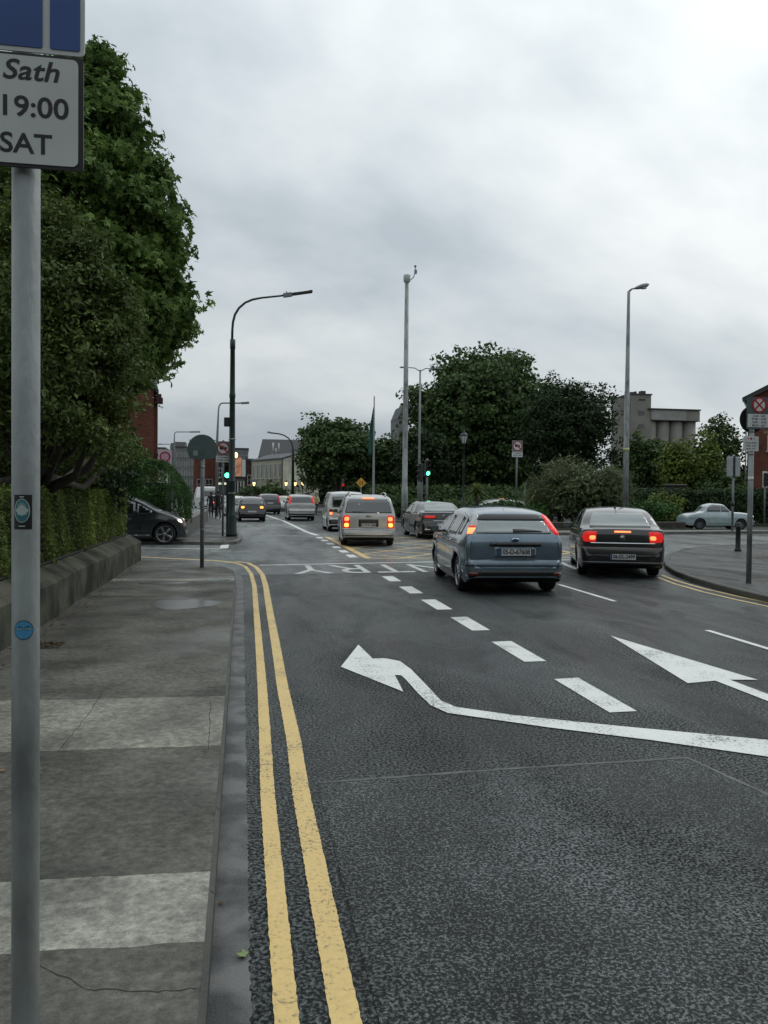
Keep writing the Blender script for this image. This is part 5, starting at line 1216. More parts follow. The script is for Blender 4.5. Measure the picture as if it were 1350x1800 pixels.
def signal_head(parent, x, z, face=0, lit=2, h=.80, w=.27, y=-.02, backing=None):
    """three-lens traffic signal head facing -y; lit index 0 red, 1 amber, 2 green"""
    T = Matrix.Rotation(face, 4, 'Z')
    m = MB(); m.box(-w/2, w/2, -.10, .08, -h/2, h/2, M=Matrix.Translation((x, y, z)) @ T, ch=.02); o = m.build('signal_head', black_iron, parent)
    if backing:
        b = MB(); b.slabY(rrp(-w/2-.09, w/2+.09, -h/2-.09, h/2+.09, .05), .082, .09, M=Matrix.Translation((x, y, z)) @ T); b.build('backing_board', backing, o)
    for k in range(3):
        zc = (1-k)*h*.31; M_ = Matrix.Translation((x, y, z+zc)) @ T
        q = MB(); q.lathe([(.001, -.118), (.06, -.115), (.095, -.105), (.095, -.09), (.001, -.09)], 20, 0, M_, 'y')
        q.build('lens', (green_on if k == 2 else (tail_on if k == 0 else amber_on)) if k == lit else lens_dark, o)
        q = MB(); n = 14
        vs = []; 
        for yy in (-.10, -.26):
            for i in range(n+1): a = PI*(-.12+1.24*i/n); vs.append((.108*math.cos(a), yy+(.05 if (yy < -.2 and (i < 3 or i > n-3)) else 0), .108*math.sin(a)))
        q.add(vs, [[i, i+1, n+2+i, n+1+i] for i in range(n)], 0, True, M_); v_ = q.build('visor', black_iron, o)
        md = v_.modifiers.new('t', 'SOLIDIFY'); md.thickness = .006
    return o
def post(S, h, r=.055, mt=None, n=16): return MB().lathe([(r*1.0, -.05), (r, h), (r*.8, h+.01), (.001, h+.015)], n).build('pole', mt or galv, S)

p = at(399.8, 930, 33.2)
S = thing('traffic_light', 'dark traffic light showing green on the left, against the tall green lamp column', 'traffic light', (p.x, 33.2, .11))
z = at(400, 836, 33.2).z-.11; post(S, z+.65, .055, black_iron); signal_head(S, -.02, z+.27, 0, 2, .85)
# lorry ban sign on a post beside the lamp column
def lorry_sign(S, z, w=.60, y=-.055, tx=('', '')):
    m = MB(); m.slabY(rrp(-w/2, w/2, z-w/2, z+w/2, .02), y-.004, y+.004); f = m.build('sign_plate', sign_grey_pale, S)
    m = MB(); m.slabY(ring_poly(w*.43, 40, 0, 0, z), y-.007, y-.004); m.build('sign_face', sign_white, f)
    m = MB(); annulusY(m, w*.37, w*.46, y-.011, y-.006, 0, z); barY(m, -w*.30, z+w*.27, w*.30, z-w*.27, w*.09, y-.0135, y-.0115); m.build('ban_ring', sign_red, f)
    m = MB(); k = w/.6
    m.slabY(rrp(-.15*k, .03*k, z-.03*k, z+.09*k, .005), y-.0100, y-.0075); m.slabY([(.05*k, z-.03*k), (.15*k, z-.03*k), (.15*k, z+.02*k), (.11*k, z+.06*k), (.05*k, z+.06*k)], y-.0100, y-.0075)
    for x in (-.10, -.04, .10): m.slabY(ring_poly(.026*k, 16, 0, x*k, z-.045*k), y-.0104, y-.0075)
    m.build('lorry_symbol', sign_black, f)
    m = MB(); m.slabY(rrp(-w/2, w/2, z-w/2-.30*k, z-w/2-.02, .015), y-.004, y+.004); g = m.build('supplementary_plate', sign_white, S)
    if tx[0]:
        for i, b in enumerate(tx): text('plate_lettering', b, .10*k, sign_black, g, (0, y-.0046, z-w/2-.10*k-.12*k*i), offset=.002)
sign_grey_pale = mat('sign_surround_grey', (0.20, 0.225, 0.22), 0.5)
sx_, sy_ = G(391.5, 943, .11); sy_ = 31.6
p = at(391.5, 943, sy_)
S = thing('sign_post', 'thin post with a crossed-out lorry sign partly hidden behind the dark lamp column', 'sign post', (p.x, sy_, .11))
zz = at(390, 788, sy_).z-.11; post(S, zz+.3, .038); lorry_sign(S, zz, .52, tx=('3 TONNES', '07:00-19:00'))

# lorry ban sign in the garden
p = at(907, 918, 46)
S = thing('sign_post', 'grey post with a square crossed-out lorry sign standing before the big dark trees', 'sign post', (p.x, 46, .17))
zz = at(909, 784, 46).z-.17; post(S, zz+.3, .055); lorry_sign(S, zz, .64, -.07, ('3 TONNES', '07:00-19:00'))
p = at(922, 905, 47); S = thing('metal_post', 'short plain grey post right of the garden lorry sign', 'post', (p.x, 47, .17)); post(S, at(922, 850, 47).z-.17, .05)
MB().box(-.09, .09, -.06, .06, at(922, 854, 47).z-.17, at(922, 850, 47).z-.17+.02, ch=.01).build('cap', galv, S)

# tall camera mast, twin-arm lamp, flagpole, diamond sign, lantern
p = at(711, 900, 44); S = thing('camera_mast', 'very tall plain grey mast with a small camera arm at its top', 'mast', (p.x, 44, .10))
def zz_(py, px=711): return at(px, py, 44).z-.10
MB().lathe([(.17, -.05), (.17, zz_(857)), (.145, zz_(856)), (.135, zz_(690)), (.14, zz_(688)), (.14, zz_(683)), (.13, zz_(682)), (.105, zz_(495))], 24).build('pole', galv_dirty, S)
MB().lathe([(.10, zz_(497)), (.18, zz_(495)), (.19, zz_(484)), (.17, zz_(483)), (.001, zz_(482.5))], 24).build('head_unit', mat('pale_grey_metal', (0.42, 0.45, 0.44), 0.4), S)
o0 = Vector((p.x, 44, .10)); pa = [at(x, y, 44)-o0 for x, y in ((716, 492), (722, 492), (727, 487), (730, 478), (730, 468))]
a_ = MB().tube(pa, [.025]*5, 8).build('arm', galv, S)
m = MB(); m.ball(pa[-1], .07, 8); m.box(pa[3].x-.05, pa[3].x+.09, -.06, .06, pa[3].z-.1, pa[3].z+.12, ch=.02); m.build('camera', galv, a_)

p = at(736, 900, 52); S = thing('street_lamp', 'slender grey twin-arm street lamp just right of the tall mast', 'street lamp', (p.x, 52, .17))
q = at(736, 650, 52).z-.17
MB().lathe([(.11, -.05), (.11, 2.6), (.085, 2.7), (.075, q*.55), (.055, q)], 16).build('column', galv, S)
for sg, L_ in ((-1, .75), (1, .85)):
    arm_ = MB().tube([(0, 0, q-.1), (sg*.35, 0, q+.10), (sg*L_, 0, q+.12)], .03, 8).build('arm', galv, S)
    m = MB(); m.lathe([(.001, 0), (.06, .05), (.10, .25), (.09, .5), (.03, .6), (.001, .6)], 12, 0, Matrix.Translation((sg*L_, 0, q+.12)) @ Matrix.Rotation(sg*R(90), 4, 'Y') @ Matrix.Diagonal((.6, 1, 1, 1))); m.build('lamp_head', galv, arm_)

p = at(656, 900, 60); S = thing('flagpole', 'slim white flagpole with a limp green flag between the garden trees', 'flagpole', (p.x, 60, .10))
q = at(656, 697, 60).z-.10; MB().lathe([(.10, -.1), (.10, 1), (.06, q*.7), (.045, q), (.001, q+.08)], 14).build('pole', mat('pale_pole_paint', (0.30, 0.31, 0.30), 0.5), S)
q1, q0 = at(656, 710, 60).z-.1, at(656, 800, 60).z-.1
vs = []; n = 12; rows = 14
for j in range(rows+1):
    t = j/rows; zf = q1+(q0-q1)*t; wd = .10+.34*min(1, t*1.8)*(1-.2*t)
    for i in range(n+1):
        u = i/n; vs.append((.05-wd*u*1.1, .10*math.sin(u*9+j*.3)*u+.02, zf-.25*u*(1-t)))
m = MB(); m.add(vs, [[j*(n+1)+i, j*(n+1)+i+1, (j+1)*(n+1)+i+1, (j+1)*(n+1)+i] for j in range(rows) for i in range(n)], 0, True)
fl = m.build('flag', mat('green_flag_cloth', (0.02, 0.10, 0.075), 0.8), S); md = fl.modifiers.new('t', 'SOLIDIFY'); md.thickness = .01

p = at(634, 900, 49); S = thing('warning_sign', 'amber diamond two-way traffic sign beside the flagpole', 'road sign', (p.x, 49, .10))
q = at(634, 848.5, 49).z-.10; post(S, q+.1, .04)
hd_ = .33
m = MB(); m.slabY([(0, q-hd_), (hd_, q), (0, q+hd_), (-hd_, q)], -.06, -.052); f = m.build('sign_plate', sign_black, S)
m = MB(); m.slabY([(0, q-hd_*.93), (hd_*.93, q), (0, q+hd_*.93), (-hd_*.93, q)], -.064, -.059); f2 = m.build('sign_face', sign_yellow, f)
m = MB()
for sg in (-1, 1):
    m.slabY([(sg*.07-.02, q-.12*sg-.0 if sg < 0 else q-.12), (sg*.07+.02, q-.12*sg if sg < 0 else q-.12), (sg*.07+.02, q+.04*1), (sg*.07-.02, q+.04)] if sg > 0 else [(-.09, q-.04), (-.05, q-.04), (-.05, q+.12), (-.09, q+.12)], -.067, -.063)
    m.slabY([(sg*.07-.05, q+sg*.04), (sg*.07, q+sg*.14), (sg*.07+.05, q+sg*.04)], -.0672, -.063)
m.build('arrow_symbols', sign_black, f2)

def lantern_post(name, label, x, y, z0, h, lit=None, group=None, basket=False, cat='lantern', sc=1.0):
    S = thing(name, label, cat, (x, y, z0), 0, group); k = sc
    MB().lathe([(.16*k, -.02), (.16*k, .25), (.10*k, .35), (.11*k, .9), (.06*k, 1.0), (.05*k, h*.62), (.07*k, h*.63), (.045*k, h*.65), (.04*k, h-.42*k), (.08*k, h-.40*k), (.03*k, h-.36*k)], 16).build('post', black_iron, S)
    m = MB(); b, t = .09*k, .19*k; z0_, z1_ = h-.36*k, h
    def fr(r, z): return [(r*math.cos(PI/6+PI/3*i), r*math.sin(PI/6+PI/3*i), z) for i in range(6)]
    vs = fr(b, z0_)+fr(t, z1_); m.add(vs, [[i, (i+1) % 6, 6+(i+1) % 6, 6+i] for i in range(6)]+[[5, 4, 3, 2, 1, 0], [6, 7, 8, 9, 10, 11]]); gl_ = m.build('lantern_glass', lit or lantern_off, S)
    m = MB()
    for i in range(6): m.tube([vs[i], vs[6+i]], .011*k, 5)
    m.build('lantern_frame', black_iron, gl_)
    m = MB(); m.lathe([(t*1.12, h), (t*1.15, h+.02*k), (t*.7, h+.11*k), (.05*k, h+.17*k), (.06*k, h+.22*k), (.02*k, h+.25*k), (.001, h+.31*k)], 12); m.build('lantern_cap', black_iron, S)
    if basket:
        rng = np.random.default_rng(int(x*100) % 97)
        lob = [((sg*.28, 0, h*.72), (.26, .24, .22)) for sg in (-1, 1)]
        link('flower_baskets', crown_mesh('flower_baskets', lob, 160, 8, .09, .07, tpl_leaf(), 5, zmin=0), leaf_mat('basket_leaves', (0.01, 0.018, 0.01), (0.03, 0.05, 0.02)), S)
    return S
p = at(814, 900, 47); q = at(814, 757, 47).z-.17
lantern_post('lantern_post', 'black Victorian lantern post with unlit pale glass before the big dark trees', p.x, 47, .17, q-.3, None, sc=1.2)
p = at(1174, 880, 66); q = at(1174, 800, 66).z-.17
lantern_post('lantern_post', 'black garden lantern post standing before the olive trees below the silo', p.x, 66, .17, q-.3, None, sc=1.3)
for j, (px, lb) in enumerate(((446.4, 'lit lantern post with flower baskets, leftmost in front of the cream building'), (502.7, 'lit lantern post with flower baskets at the near corner of the cream building'), (518.7, 'lit lantern post with flower baskets under the middle of the cream gable'), (532, 'lit lantern post with flower baskets at the right end of the cream gable'))):
    p = at(px, 870, 84); q = at(px, 848, 84).z
    lantern_post('lantern_post', lb, p.x, 84, 0, q, lantern_on, 'lit Victorian lantern posts at the far bend', True, sc=0.95)

# traffic lights in the garden corner
p = at(750, 900, 41); S = thing('traffic_light', 'grey-posted traffic light showing green beside the slender twin-arm lamp', 'traffic light', (p.x, 41, .11))
q = at(751, 833, 41).z-.11; post(S, q+.75, .055, galv); signal_head(S, 0, q+.28, 0, 2, .82, y=-.10)
p = at(741, 900, 42.5); S = thing('traffic_light', 'unlit black traffic light head turned sideways, left of the green one', 'traffic light', (p.x, 42.5, .11))
q = at(741, 835, 42.5).z-.11; post(S, q+.55, .05, galv); signal_head(S, -.08, q+.12, R(-75), -1, .95, y=0)
p = at(602, 900, 58); S = thing('traffic_light', 'traffic light showing red, under the trees left of the amber diamond', 'traffic light', (p.x, 58, .1))
q = at(602, 851, 58).z-.10; post(S, q+.4, .055, black_iron); signal_head(S, 0, q-.25, 0, 0, .60, y=-.10)
# signal backs on the right
p = at(1287, 934, 37.2); S = thing('traffic_light', 'pale grey backs of two signal heads on one post before the right hedge', 'traffic light', (p.x, 37.2, .11))
q0, q1 = at(1287, 838, 37.2).z-.11, at(1287, 803, 37.2).z-.11; post(S, q1+.1, .06, galv_dirty)
palebox = mat('signal_back_grey', (0.30, 0.33, 0.33), 0.5)
for sg in (-1, 1):
    m = MB(); m.box(sg*.19-.15, sg*.19+.15, -.08, .06, q0, q1, ch=.03); b_ = m.build('signal_head', palebox, S)
    for k in range(3):
        m = MB(); m.lathe([(.09, .06), (.10, .06), (.10, .22), (.09, .22), (.09, .06)], 14, 0, Matrix.Translation((sg*.19, 0, q0+(q1-q0)*(.2+.3*k))), 'y', cap=False); m.build('visor', black_iron, b_)
MB().box(-.035, .035, -.10, .07, q0-.05, q1+.03).build('bracket', black_iron, S)
MB().lathe([(.055, 1.2), (.09, 1.22), (.09, 1.42), (.055, 1.44)], 12).build('push_button_box', black_iron, S)
p = at(1343, 930, 46); S = thing('traffic_light', 'unlit traffic light with white-edged board before the right brick house', 'traffic light', (p.x, 46, .11))
q = at(1344, 843, 46).z-.11; post(S, q+.3, .055, galv); signal_head(S, 0, q, R(18), -1, .82, y=-.12, backing=sign_white)

# right street lamp
p = at(1099, 900, 41); S = thing('street_lamp', 'tall tapered grey street lamp with a single cobra head, right of the dark shrubs', 'street lamp', (p.x, 41, .17))
def z41(py, px=1103): return at(px, py, 41).z-.17
MB().lathe([(.155, -.05), (.15, z41(790)), (.155, z41(789)), (.155, z41(786)), (.145, z41(785)), (.135, z41(690)), (.12, z41(688)), (.085, z41(560)), (.075, z41(512)), (.001, z41(511.5))], 24).build('column', galv_dirty, S)
MB().lathe([(.151, z41(793)), (.158, z41(793)), (.158, z41(787.5)), (.151, z41(787.5)), (.151, z41(793))], 24, cap=False).build('reflective_band', mat('band_pale_yellow', (.45, .47, .2), .5), S)
o0 = Vector((p.x, 41, .17)); a0_, a1_ = at(1106, 512, 41)-o0, at(1116, 507, 41)-o0
ar = MB().tube([a0_, a0_.lerp(a1_, .5)+Vector((0, 0, .05)), a1_], [.06, .045, .04], 10).build('arm', galv, S)
m = MB(); m.lathe([(.001, -.02), (.07, 0), (.14, .22), (.17, .48), (.13, .72), (.05, .82), (.001, .83)], 18, 0, Matrix.Translation(a1_) @ Matrix.Rotation(R(72), 4, 'Y') @ Matrix.Diagonal((.75, 1, 1, 1))); hd = m.build('lamp_head', galv, S)
m = MB(); m.ball((a1_.x+.45, 0, a1_.z+.06), .15, 10, sc=(1.5, .8, .55)); m.build('lamp_bowl', lantern_off, hd)

# bollard and right-hand sign post
bx, by = G(1297, 969, .11)
S = thing('bollard', 'black cast-iron bollard on the rounded corner of the right footpath', 'bollard', (bx, by, .11))
MB().lathe([(.10, -.02), (.10, .05), (.075, .10), (.07, .70), (.085, .72), (.085, .76), (.07, .78), (.075, .84), (.06, .87), (.001, .88)], 20).build('body', black_iron, S)
bx, by = G(1316, 1025, .11)
S = thing('sign_post', 'grey post with a red-crossed no-stopping sign at the right edge of the frame', 'sign post', (bx, by, .11))
def zr(py): return at(1320, py, by).z-.11
MB().lathe([(.048, -.03), (.048, zr(742)), (.001, zr(741))], 22).build('pole', galv_dirty, S)
o0 = Vector((bx, by, .11)); cx = (at(1331, 712, by)-o0).x; cz = zr(712)
def px2(x, y): v = at(x, y, by)-o0; return v.x, v.z
xL, zT = px2(1309.5, 698); zB = px2(1310, 754)[1]; xR = 2*cx-xL
m = MB(); m.slabY(rrp(xL, xR, zB, zT, .012), -.066, -.058); f = m.build('sign_plate', sign_grey, S)
m = MB(); m.slabY(ring_poly(.143, 48, 0, cx, cz), -.069, -.065); m.build('sign_face', sign_white, f)
m = MB(); annulusY(m, .118, .152, -.073, -.067, cx, cz, n=48); barY(m, cx-.09, cz-.09, cx+.09, cz+.09, .030, -.0722, -.0682); barY(m, cx-.09, cz+.09, cx+.09, cz-.09, .030, -.0728, -.0686); m.build('no_stopping_cross', sign_red, f)
t0 = px2(1312, 728)[1]; t1 = px2(1312, 751)[1]
m = MB(); m.slabY(rrp(xL+.02, xR-.02, t1, t0, .008), -.069, -.065); f3 = m.build('time_plate', sign_white, f)
for i, b in enumerate(('Luan - Sath', '07:00 - 10:00', '16:00 - 19:00', 'MON - SAT')): text('plate_lettering', b, .058, sign_black, f3, (cx, -.0698, t0-.033-i*.061), offset=.0008, shear=.2 if i == 0 else 0, depth=.001)
xl_, zt2 = px2(1303.6, 767); xr_, zb3 = px2(1330, 793.5)
m = MB(); m.slabY(rrp(xl_, xr_, zb3, zt2, .008), -.060, -.052); f4 = m.build('small_plate', sign_white, S)
cm = (xl_+xr_)/2
m = MB(); m.slabY(ring_poly(.022, 16, 0, cm, zt2-.045), -.062, -.059); barY(m, cm-.075, zt2-.045, cm-.045, zt2-.045, .016, -.062, -.059); barY(m, cm+.045, zt2-.045, cm+.075, zt2-.045, .016, -.062, -.059); m.build('emblem', sign_red, f4)
for i, b in enumerate(('LOCAL ZONE', '07:00 - 19:00', 'MON - SAT')): text('plate_lettering', b, .038, sign_black, f4, (cm, -.0608, zt2-.125-i*.055), offset=.0006, depth=.001)
xq, zq = px2(1325, 737)
m = MB(); m.slabY([(a, b) for a, b in ring_poly(.255, 48, 0, xq, zq)], .055, .062); m.build('round_sign_back', sign_black, S)
for z in (zr(760), zr(800)): MB().lathe([(.046, z), (.053, z), (.053, z+.03), (.046, z+.03), (.046, z)], 20, cap=False).build('band', galv, S)
MB().lathe([(.0475, zr(845)), (.0495, zr(845)), (.0495, zr(838)), (.0475, zr(838)), (.0475, zr(845))], 20, cap=False).build('sticker', sign_white, S)

# far lamps on the left
def arm_lamp(label, px, Y, pts, headpts, r=.07, mt=galv, z0=0):
    p = at(px, 880, Y); S = thing('street_lamp', label, 'street lamp', (p.x, Y, z0)); o0 = Vector((p.x, Y, z0))
    P = [at(x, y, Y)-o0 for x, y in pts]
    MB().tube([Vector((P[0].x, 0, -.05))]+P, [r*1.4, r]+[r*.55]*(len(P)-1), 10).build('column', mt, S)
    h0, h1 = [at(x, y, Y)-o0 for x, y in headpts]; m = MB(); bar_box(m, h0, h1, .3, .14); m.build('lamp_head', galv, S); return S
arm_lamp('slim grey lamp whose flat arm passes behind the dark column', 382, 62, [(381.5, 780), (384, 722), (385, 714), (388, 709.5), (392, 708.5), (425, 708.5)], [(424, 708.8), (438, 708)], .10)
arm_lamp('slim grey lamp above the grey office block on the left', 306, 95, [(306.5, 785), (306.5, 765), (307.5, 760.5), (310, 759.3), (335, 759.2)], [(334, 759.4), (352, 759.2)], .10)
arm_lamp('thin distant lamp arm beside the brick gable on the left', 300, 120, [(300, 800), (299.5, 785), (299, 781.5), (296, 780.8), (285, 780.8)], [(285, 780.8), (278, 780.8)], .10)
arm_lamp('black curved lamp standing in front of the cream gable', 515, 80, [(515, 800), (514.5, 785), (512, 777), (507, 770), (499, 765), (490, 762.5), (478, 761)], [(480, 761.5), (470, 759.5)], .12, black_iron)

# ------------------------------------------------------------------ buildings
brick_red = brick_mat('red_brick', (0.19, 0.060, 0.038), (0.125, 0.042, 0.03), (0.12, 0.085, 0.07))
brick_brown = brick_mat('brown_brick', (0.075, 0.045, 0.034), (0.05, 0.033, 0.028), (0.07, 0.06, 0.05))
cream = mat('cream_render', (0.62, 0.61, 0.48), 0.8, col2=(0.38, 0.37, 0.29), scale=.7, detail=8)
stone = mat('buff_stonework', (0.38, 0.365, 0.275), 0.85, col2=(0.28, 0.27, 0.20), scale=1.2, detail=8)
office = mat('grey_office_cladding', (0.16, 0.165, 0.165), 0.7, col2=(0.11, 0.115, 0.115), scale=.3)
silo_c = mat('silo_concrete', (0.235, 0.225, 0.195), 0.85, col2=(0.155, 0.15, 0.13), scale=.25, detail=9, thr=(0.3, 0.7))
silo_d = mat('silo_cladding', (0.30, 0.305, 0.29), 0.8, col2=(0.22, 0.225, 0.21), scale=.4, detail=6)
frame_w = mat('white_window_frame', (0.45, 0.45, 0.43), 0.5); dark_trim = mat('dark_gutter', (0.03, 0.03, 0.03), 0.5)
def window(B, u, z, w, h, face='S', depth=0, mt=frame_w, bars=True, sill=True, arch=False, x0=0):
    """window on a wall: face S looks towards -y at local y=depth, W towards -x and E towards +x at local x=depth"""
    if face == 'S': M = Matrix.Translation((u, depth, z))
    elif face == 'W': M = Matrix.Translation((depth, u, z)) @ Matrix.Rotation(R(-90), 4, 'Z')
    else: M = Matrix.Translation((depth, u, z)) @ Matrix.Rotation(R(90), 4, 'Z')
    m = MB(); t = .07
    m.box(-w/2-t, w/2+t, -.05, .02, h/2, h/2+t, M=M); m.box(-w/2-t, w/2+t, -.05, .02, -h/2-t, -h/2, M=M)
    m.box(-w/2-t, -w/2, -.047, .02, -h/2, h/2, M=M); m.box(w/2, w/2+t, -.047, .02, -h/2, h/2, M=M)
    if bars: m.box(-.025, .025, -.040, .02, -h/2, h/2, M=M); m.box(-w/2, -.025, -.038, .02, -.03, .03, M=M); m.box(.025, w/2, -.038, .02, -.03, .03, M=M)
    f = m.build('window', mt, B)
    MB().box(-w/2, w/2, -.012, .015, -h/2, h/2, M=M).build('pane', win_glass, f)
    if sill: MB().box(-w/2-.15, w/2+.15, -.14, .02, -h/2-t-.10, -h/2-t, M=M).build('sill', stone, f)
    return f
def gable_block(B, w, d, he, hr, wall, roof, ov=.25, y0=0, x0=0, ridge='y'):
    """walls with two gables and a pitched roof; ridge along local y (gable faces -y) or along x"""
    m = MB()
    if ridge == 'y':
        prof = [(x0, 0), (x0+w, 0), (x0+w, he), (x0+w/2, hr), (x0, he)]
        m.slabY(prof, y0, y0+d); m.build('wall', wall, B)
        m = MB(); k = (hr-he)/(w/2); t = .18
        for sg in (-1, 1):
            xa = x0+w/2; xe = xa+sg*(w/2+ov); ze = he-k*ov
            m.slabY([(xa, hr+.03), (xe, ze+.03), (xe, ze+.03+t), (xa, hr+.03+t)], y0-ov, y0+d+ov)
        m.build('roof', roof, B)
    else:
        vs = []
        for x in (x0, x0+w): vs += [(x, y0, 0), (x, y0+d, 0), (x, y0+d, he), (x, y0+d/2, hr), (x, y0, he)]
        m.add(vs, [[0, 4, 3, 2, 1], [5, 6, 7, 8, 9], [0, 5, 9, 4], [1, 2, 7, 6], [4, 9, 8, 3], [3, 8, 7, 2]]); m.build('wall', wall, B)
        m = MB(); k = (hr-he)/(d/2); t = .18
        for sg in (-1, 1):
            ya = y0+d/2; ye = ya+sg*(d/2+ov); ze = he-k*ov
            a = [(ya, hr+.03), (ye, ze+.03), (ye, ze+.03+t), (ya, hr+.03+t)]
            vs = [(x0-.04, y, z) for y, z in a]+[(x0+w+.04, y, z) for y, z in a]
            m.add(vs, [[0, 1, 2, 3], [7, 6, 5, 4], [0, 4, 5, 1], [1, 5, 6, 2], [2, 6, 7, 3], [3, 7, 4, 0]])
        m.build('roof', roof, B)

# brick villa on the left behind the tree
pr = at(277.5, 700, 46)
B = thing('brick_house', 'dark red brick villa with slate roof and front gable behind the big left tree', 'house', (pr.x, 46, 0), R(9))
he = at(270, 692, 46).z; hr = at(270, 666, 50).z
gable_block(B, 14, 8, he, hr, brick_red, slate, .12, 0, -14, 'x')
gx0 = at(262, 692, 44.5).x-pr.x
m = MB(); gw = 6.0; m.slabY([(gx0-gw, 0), (gx0, 0), (gx0, he), (gx0-gw/2, he+3.4), (gx0-gw, he)], -1.5, -.01); m.build('gable_wall', brick_red, B)
m = MB(); 
for sg in (-1, 1): m.slabY([(gx0-gw/2, he+3.45), (gx0-gw/2+sg*(gw/2+.2), he-.2), (gx0-gw/2+sg*(gw/2+.2), he-.03), (gx0-gw/2, he+3.62)], -1.75, 3.0)
m.build('gable_roof', slate, B)
m = MB(); m.box(gx0+.05, .18, -.16, -.012, he-.22, he-.02); m.box(gx0+.05, .25, -.24, -.012, he-.55, he-.40); m.box(-.12, .25, -.24, .3, he-.40, he-.22); m.build('cornice', mat('dark_brick_trim', (0.06, 0.028, 0.022), .8), B)
m = MB(); m.tube([(-.28, -.10, he-.3), (-.28, -.10, .1)], .07, 8); m.build('downpipe', dark_trim, B)
m = MB(); m.box(-14, .03, -.05, -.012, he*.52, he*.52+.18); m.build('brick_band', mat('dark_brick_trim', (0.06, 0.028, 0.022), .8), B)
window(B, gx0-gw/2, he*.72, 1.2, 1.9, 'S', -1.52); window(B, gx0-gw/2, he*.28, 1.2, 1.9, 'S', -1.52)
MB().box(-7, -6, 3.3, 4.3, hr-.4, hr+1.3, ch=.05).build('chimney', brick_red, B)
# pink club sign standing above the far hedge
p = at(290, 880, 41); S = thing('crest_sign', 'white board with a round pink and maroon crest above the clipped bush', 'sign', (p.x, 41, .11))
zc = at(290, 806, 41).z-.11; pink = mat('sign_pink_white', (0.52, 0.40, 0.43), .5); maroon = mat('sign_maroon', (0.26, 0.02, 0.07), .5)
post(S, zc-.4, .05, galv)
m = MB(); m.slabY(rrp(-.32, .32, zc-.42, zc+.40, .02), -.09, -.05); f = m.build('sign_board', pink, S)
m = MB(); annulusY(m, .185, .255, -.095, -.088, 0, zc+.08); m.build('crest_ring', maroon, f)
m = MB(); m.slabY(ring_poly(.18, 32, 0, 0, zc+.08), -.093, -.088); m.build('crest_field', mat('sign_rose', (0.50, 0.24, 0.30), .5), f)
text('crest_letters', 'LC', .24, pink, f, (0, -.0945, zc+.08), offset=.004); text('board_lettering', 'BIGI', .16, maroon, f, (0, -.0915, zc-.32), offset=.008)

def block(label, px0, px1, pyT, Y, dep, wall, name='town_building', rows=(), cols=0, roofm=None, win=(1.2, 1.5), parapet=True, cat='building', z0=0, face_mat=frame_w, bars=False):
    a, b = at(px0, pyT, Y), at(px1, pyT, Y); w = b.x-a.x
    B = thing(name, label, cat, (a.x, Y, 0)); h = (a.z+b.z)/2
    MB().box(0, w, 0, dep, 0, h).build('wall', wall, B)
    if parapet: MB().box(-.12, w+.12, -.12, dep+.12, h, h+.3).build('parapet', roofm or dark_trim, B)
    for z in rows:
        for i in range(cols): window(B, w*(i+.5)/cols, z, win[0], win[1], 'S', -.015, face_mat, bars=bars, sill=False)
    return B, w, h
B, w, h = block('grey multi-storey office block with ribbon windows, far behind the round sign back', 305, 344, 787, 220, 25, office, 'office_block')
for i in range(5):
    z = h-1.8-i*2.4; m = MB(); m.box(.3, w-.3, -.05, -.02, z-.7, z+.7); f = m.build('window', win_glass, B)
    m = MB()
    for k in range(13): x = .3+(w-.6)*k/12; m.box(x-.10, x+.10, -.09, -.06, z-.75, z+.75)
    m.build('frame', silo_d, f)
MB().box(0.2, 2.9, 2, 8, h+.35, h+1.6).build('roof_plant', office, B); MB().box(-.9, .1, 2.2, 9, 0, h+1.3).build('stair_tower', office, B)
B, w, h = block('pale low block between the brick villa and the grey office', 276, 290, 789, 160, 10, cream, 'town_building', rows=(), cols=0)
window(B, w/2, h-2.0, .9, 1.4, 'S', -.015)
B, w, h = block('red brick block straight behind the round sign back', 341, 379, 806, 128, 14, brick_red, 'brick_block')
for i in range(2): window(B, w*(.3+.4*i), 3.0, .9, 1.5, 'S', -.015)
B, w, h = block('dark brown public house with small lit shopfront left of the green signal', 378.5, 402, 803, 124, 12, brick_brown, 'public_house')
MB().box(.05, w-.05, -.25, -.02, .1, 2.9).build('shopfront', mat('shopfront_green', (0.04, 0.065, 0.06), .5), B)
for i, x in enumerate((.3, .62, .85)): 
    m = MB(); m.box(w*x-.25, w*x+.25, -.33, -.26, 2.95, 3.25); m.build('lit_fascia_lamp', mat('lit_fascia', (.6, .62, .5), .5, emit=.8), B)
window(B, w*.3, 4.7, .8, 1.3, 'S', -.015); window(B, w*.72, 4.7, .8, 1.3, 'S', -.015)
MB().box(.2, .9, 3, 3.8, h+.3, h+1.7, ch=.03).build('chimney', brick_brown, B)
B, w, h = block('grey tower block behind the lit billboard', 414, 436.5, 790, 175, 14, office, 'tower_block')
for i in range(4):
    for k in range(3): window(B, w*(.2+.3*k), h-2-2.6*i, .9, 1.3, 'S', -.015, bars=False, sill=False)
B, w, h = block('dark brown brick building right of the billboard', 430, 448.5, 810, 118, 12, brick_brown, 'brick_block', rows=(), cols=0)
window(B, w*.6, 3.6, .8, 1.3, 'S', -.015)
B, w, h = block('small white-pillared shop under the lit billboard', 411, 429, 840, 102, 8, mat('shop_grey_render', (0.12, 0.125, 0.115), .7), 'corner_shop')
for i in range(4): MB().box(w*(.04+.29*i), w*(.04+.29*i)+.16, -.12, -.015, 0, h-.4).build('pillar', frame_w, B)
MB().box(.25, w-.25, -.05, -.02, .5, h-.6).build('shop_window', win_glass, B)
p = at(419, 840, 101); S = thing('billboard', 'lit flesh-toned poster billboard right of the dark lamp column', 'billboard', (p.x, 101, h+.35))
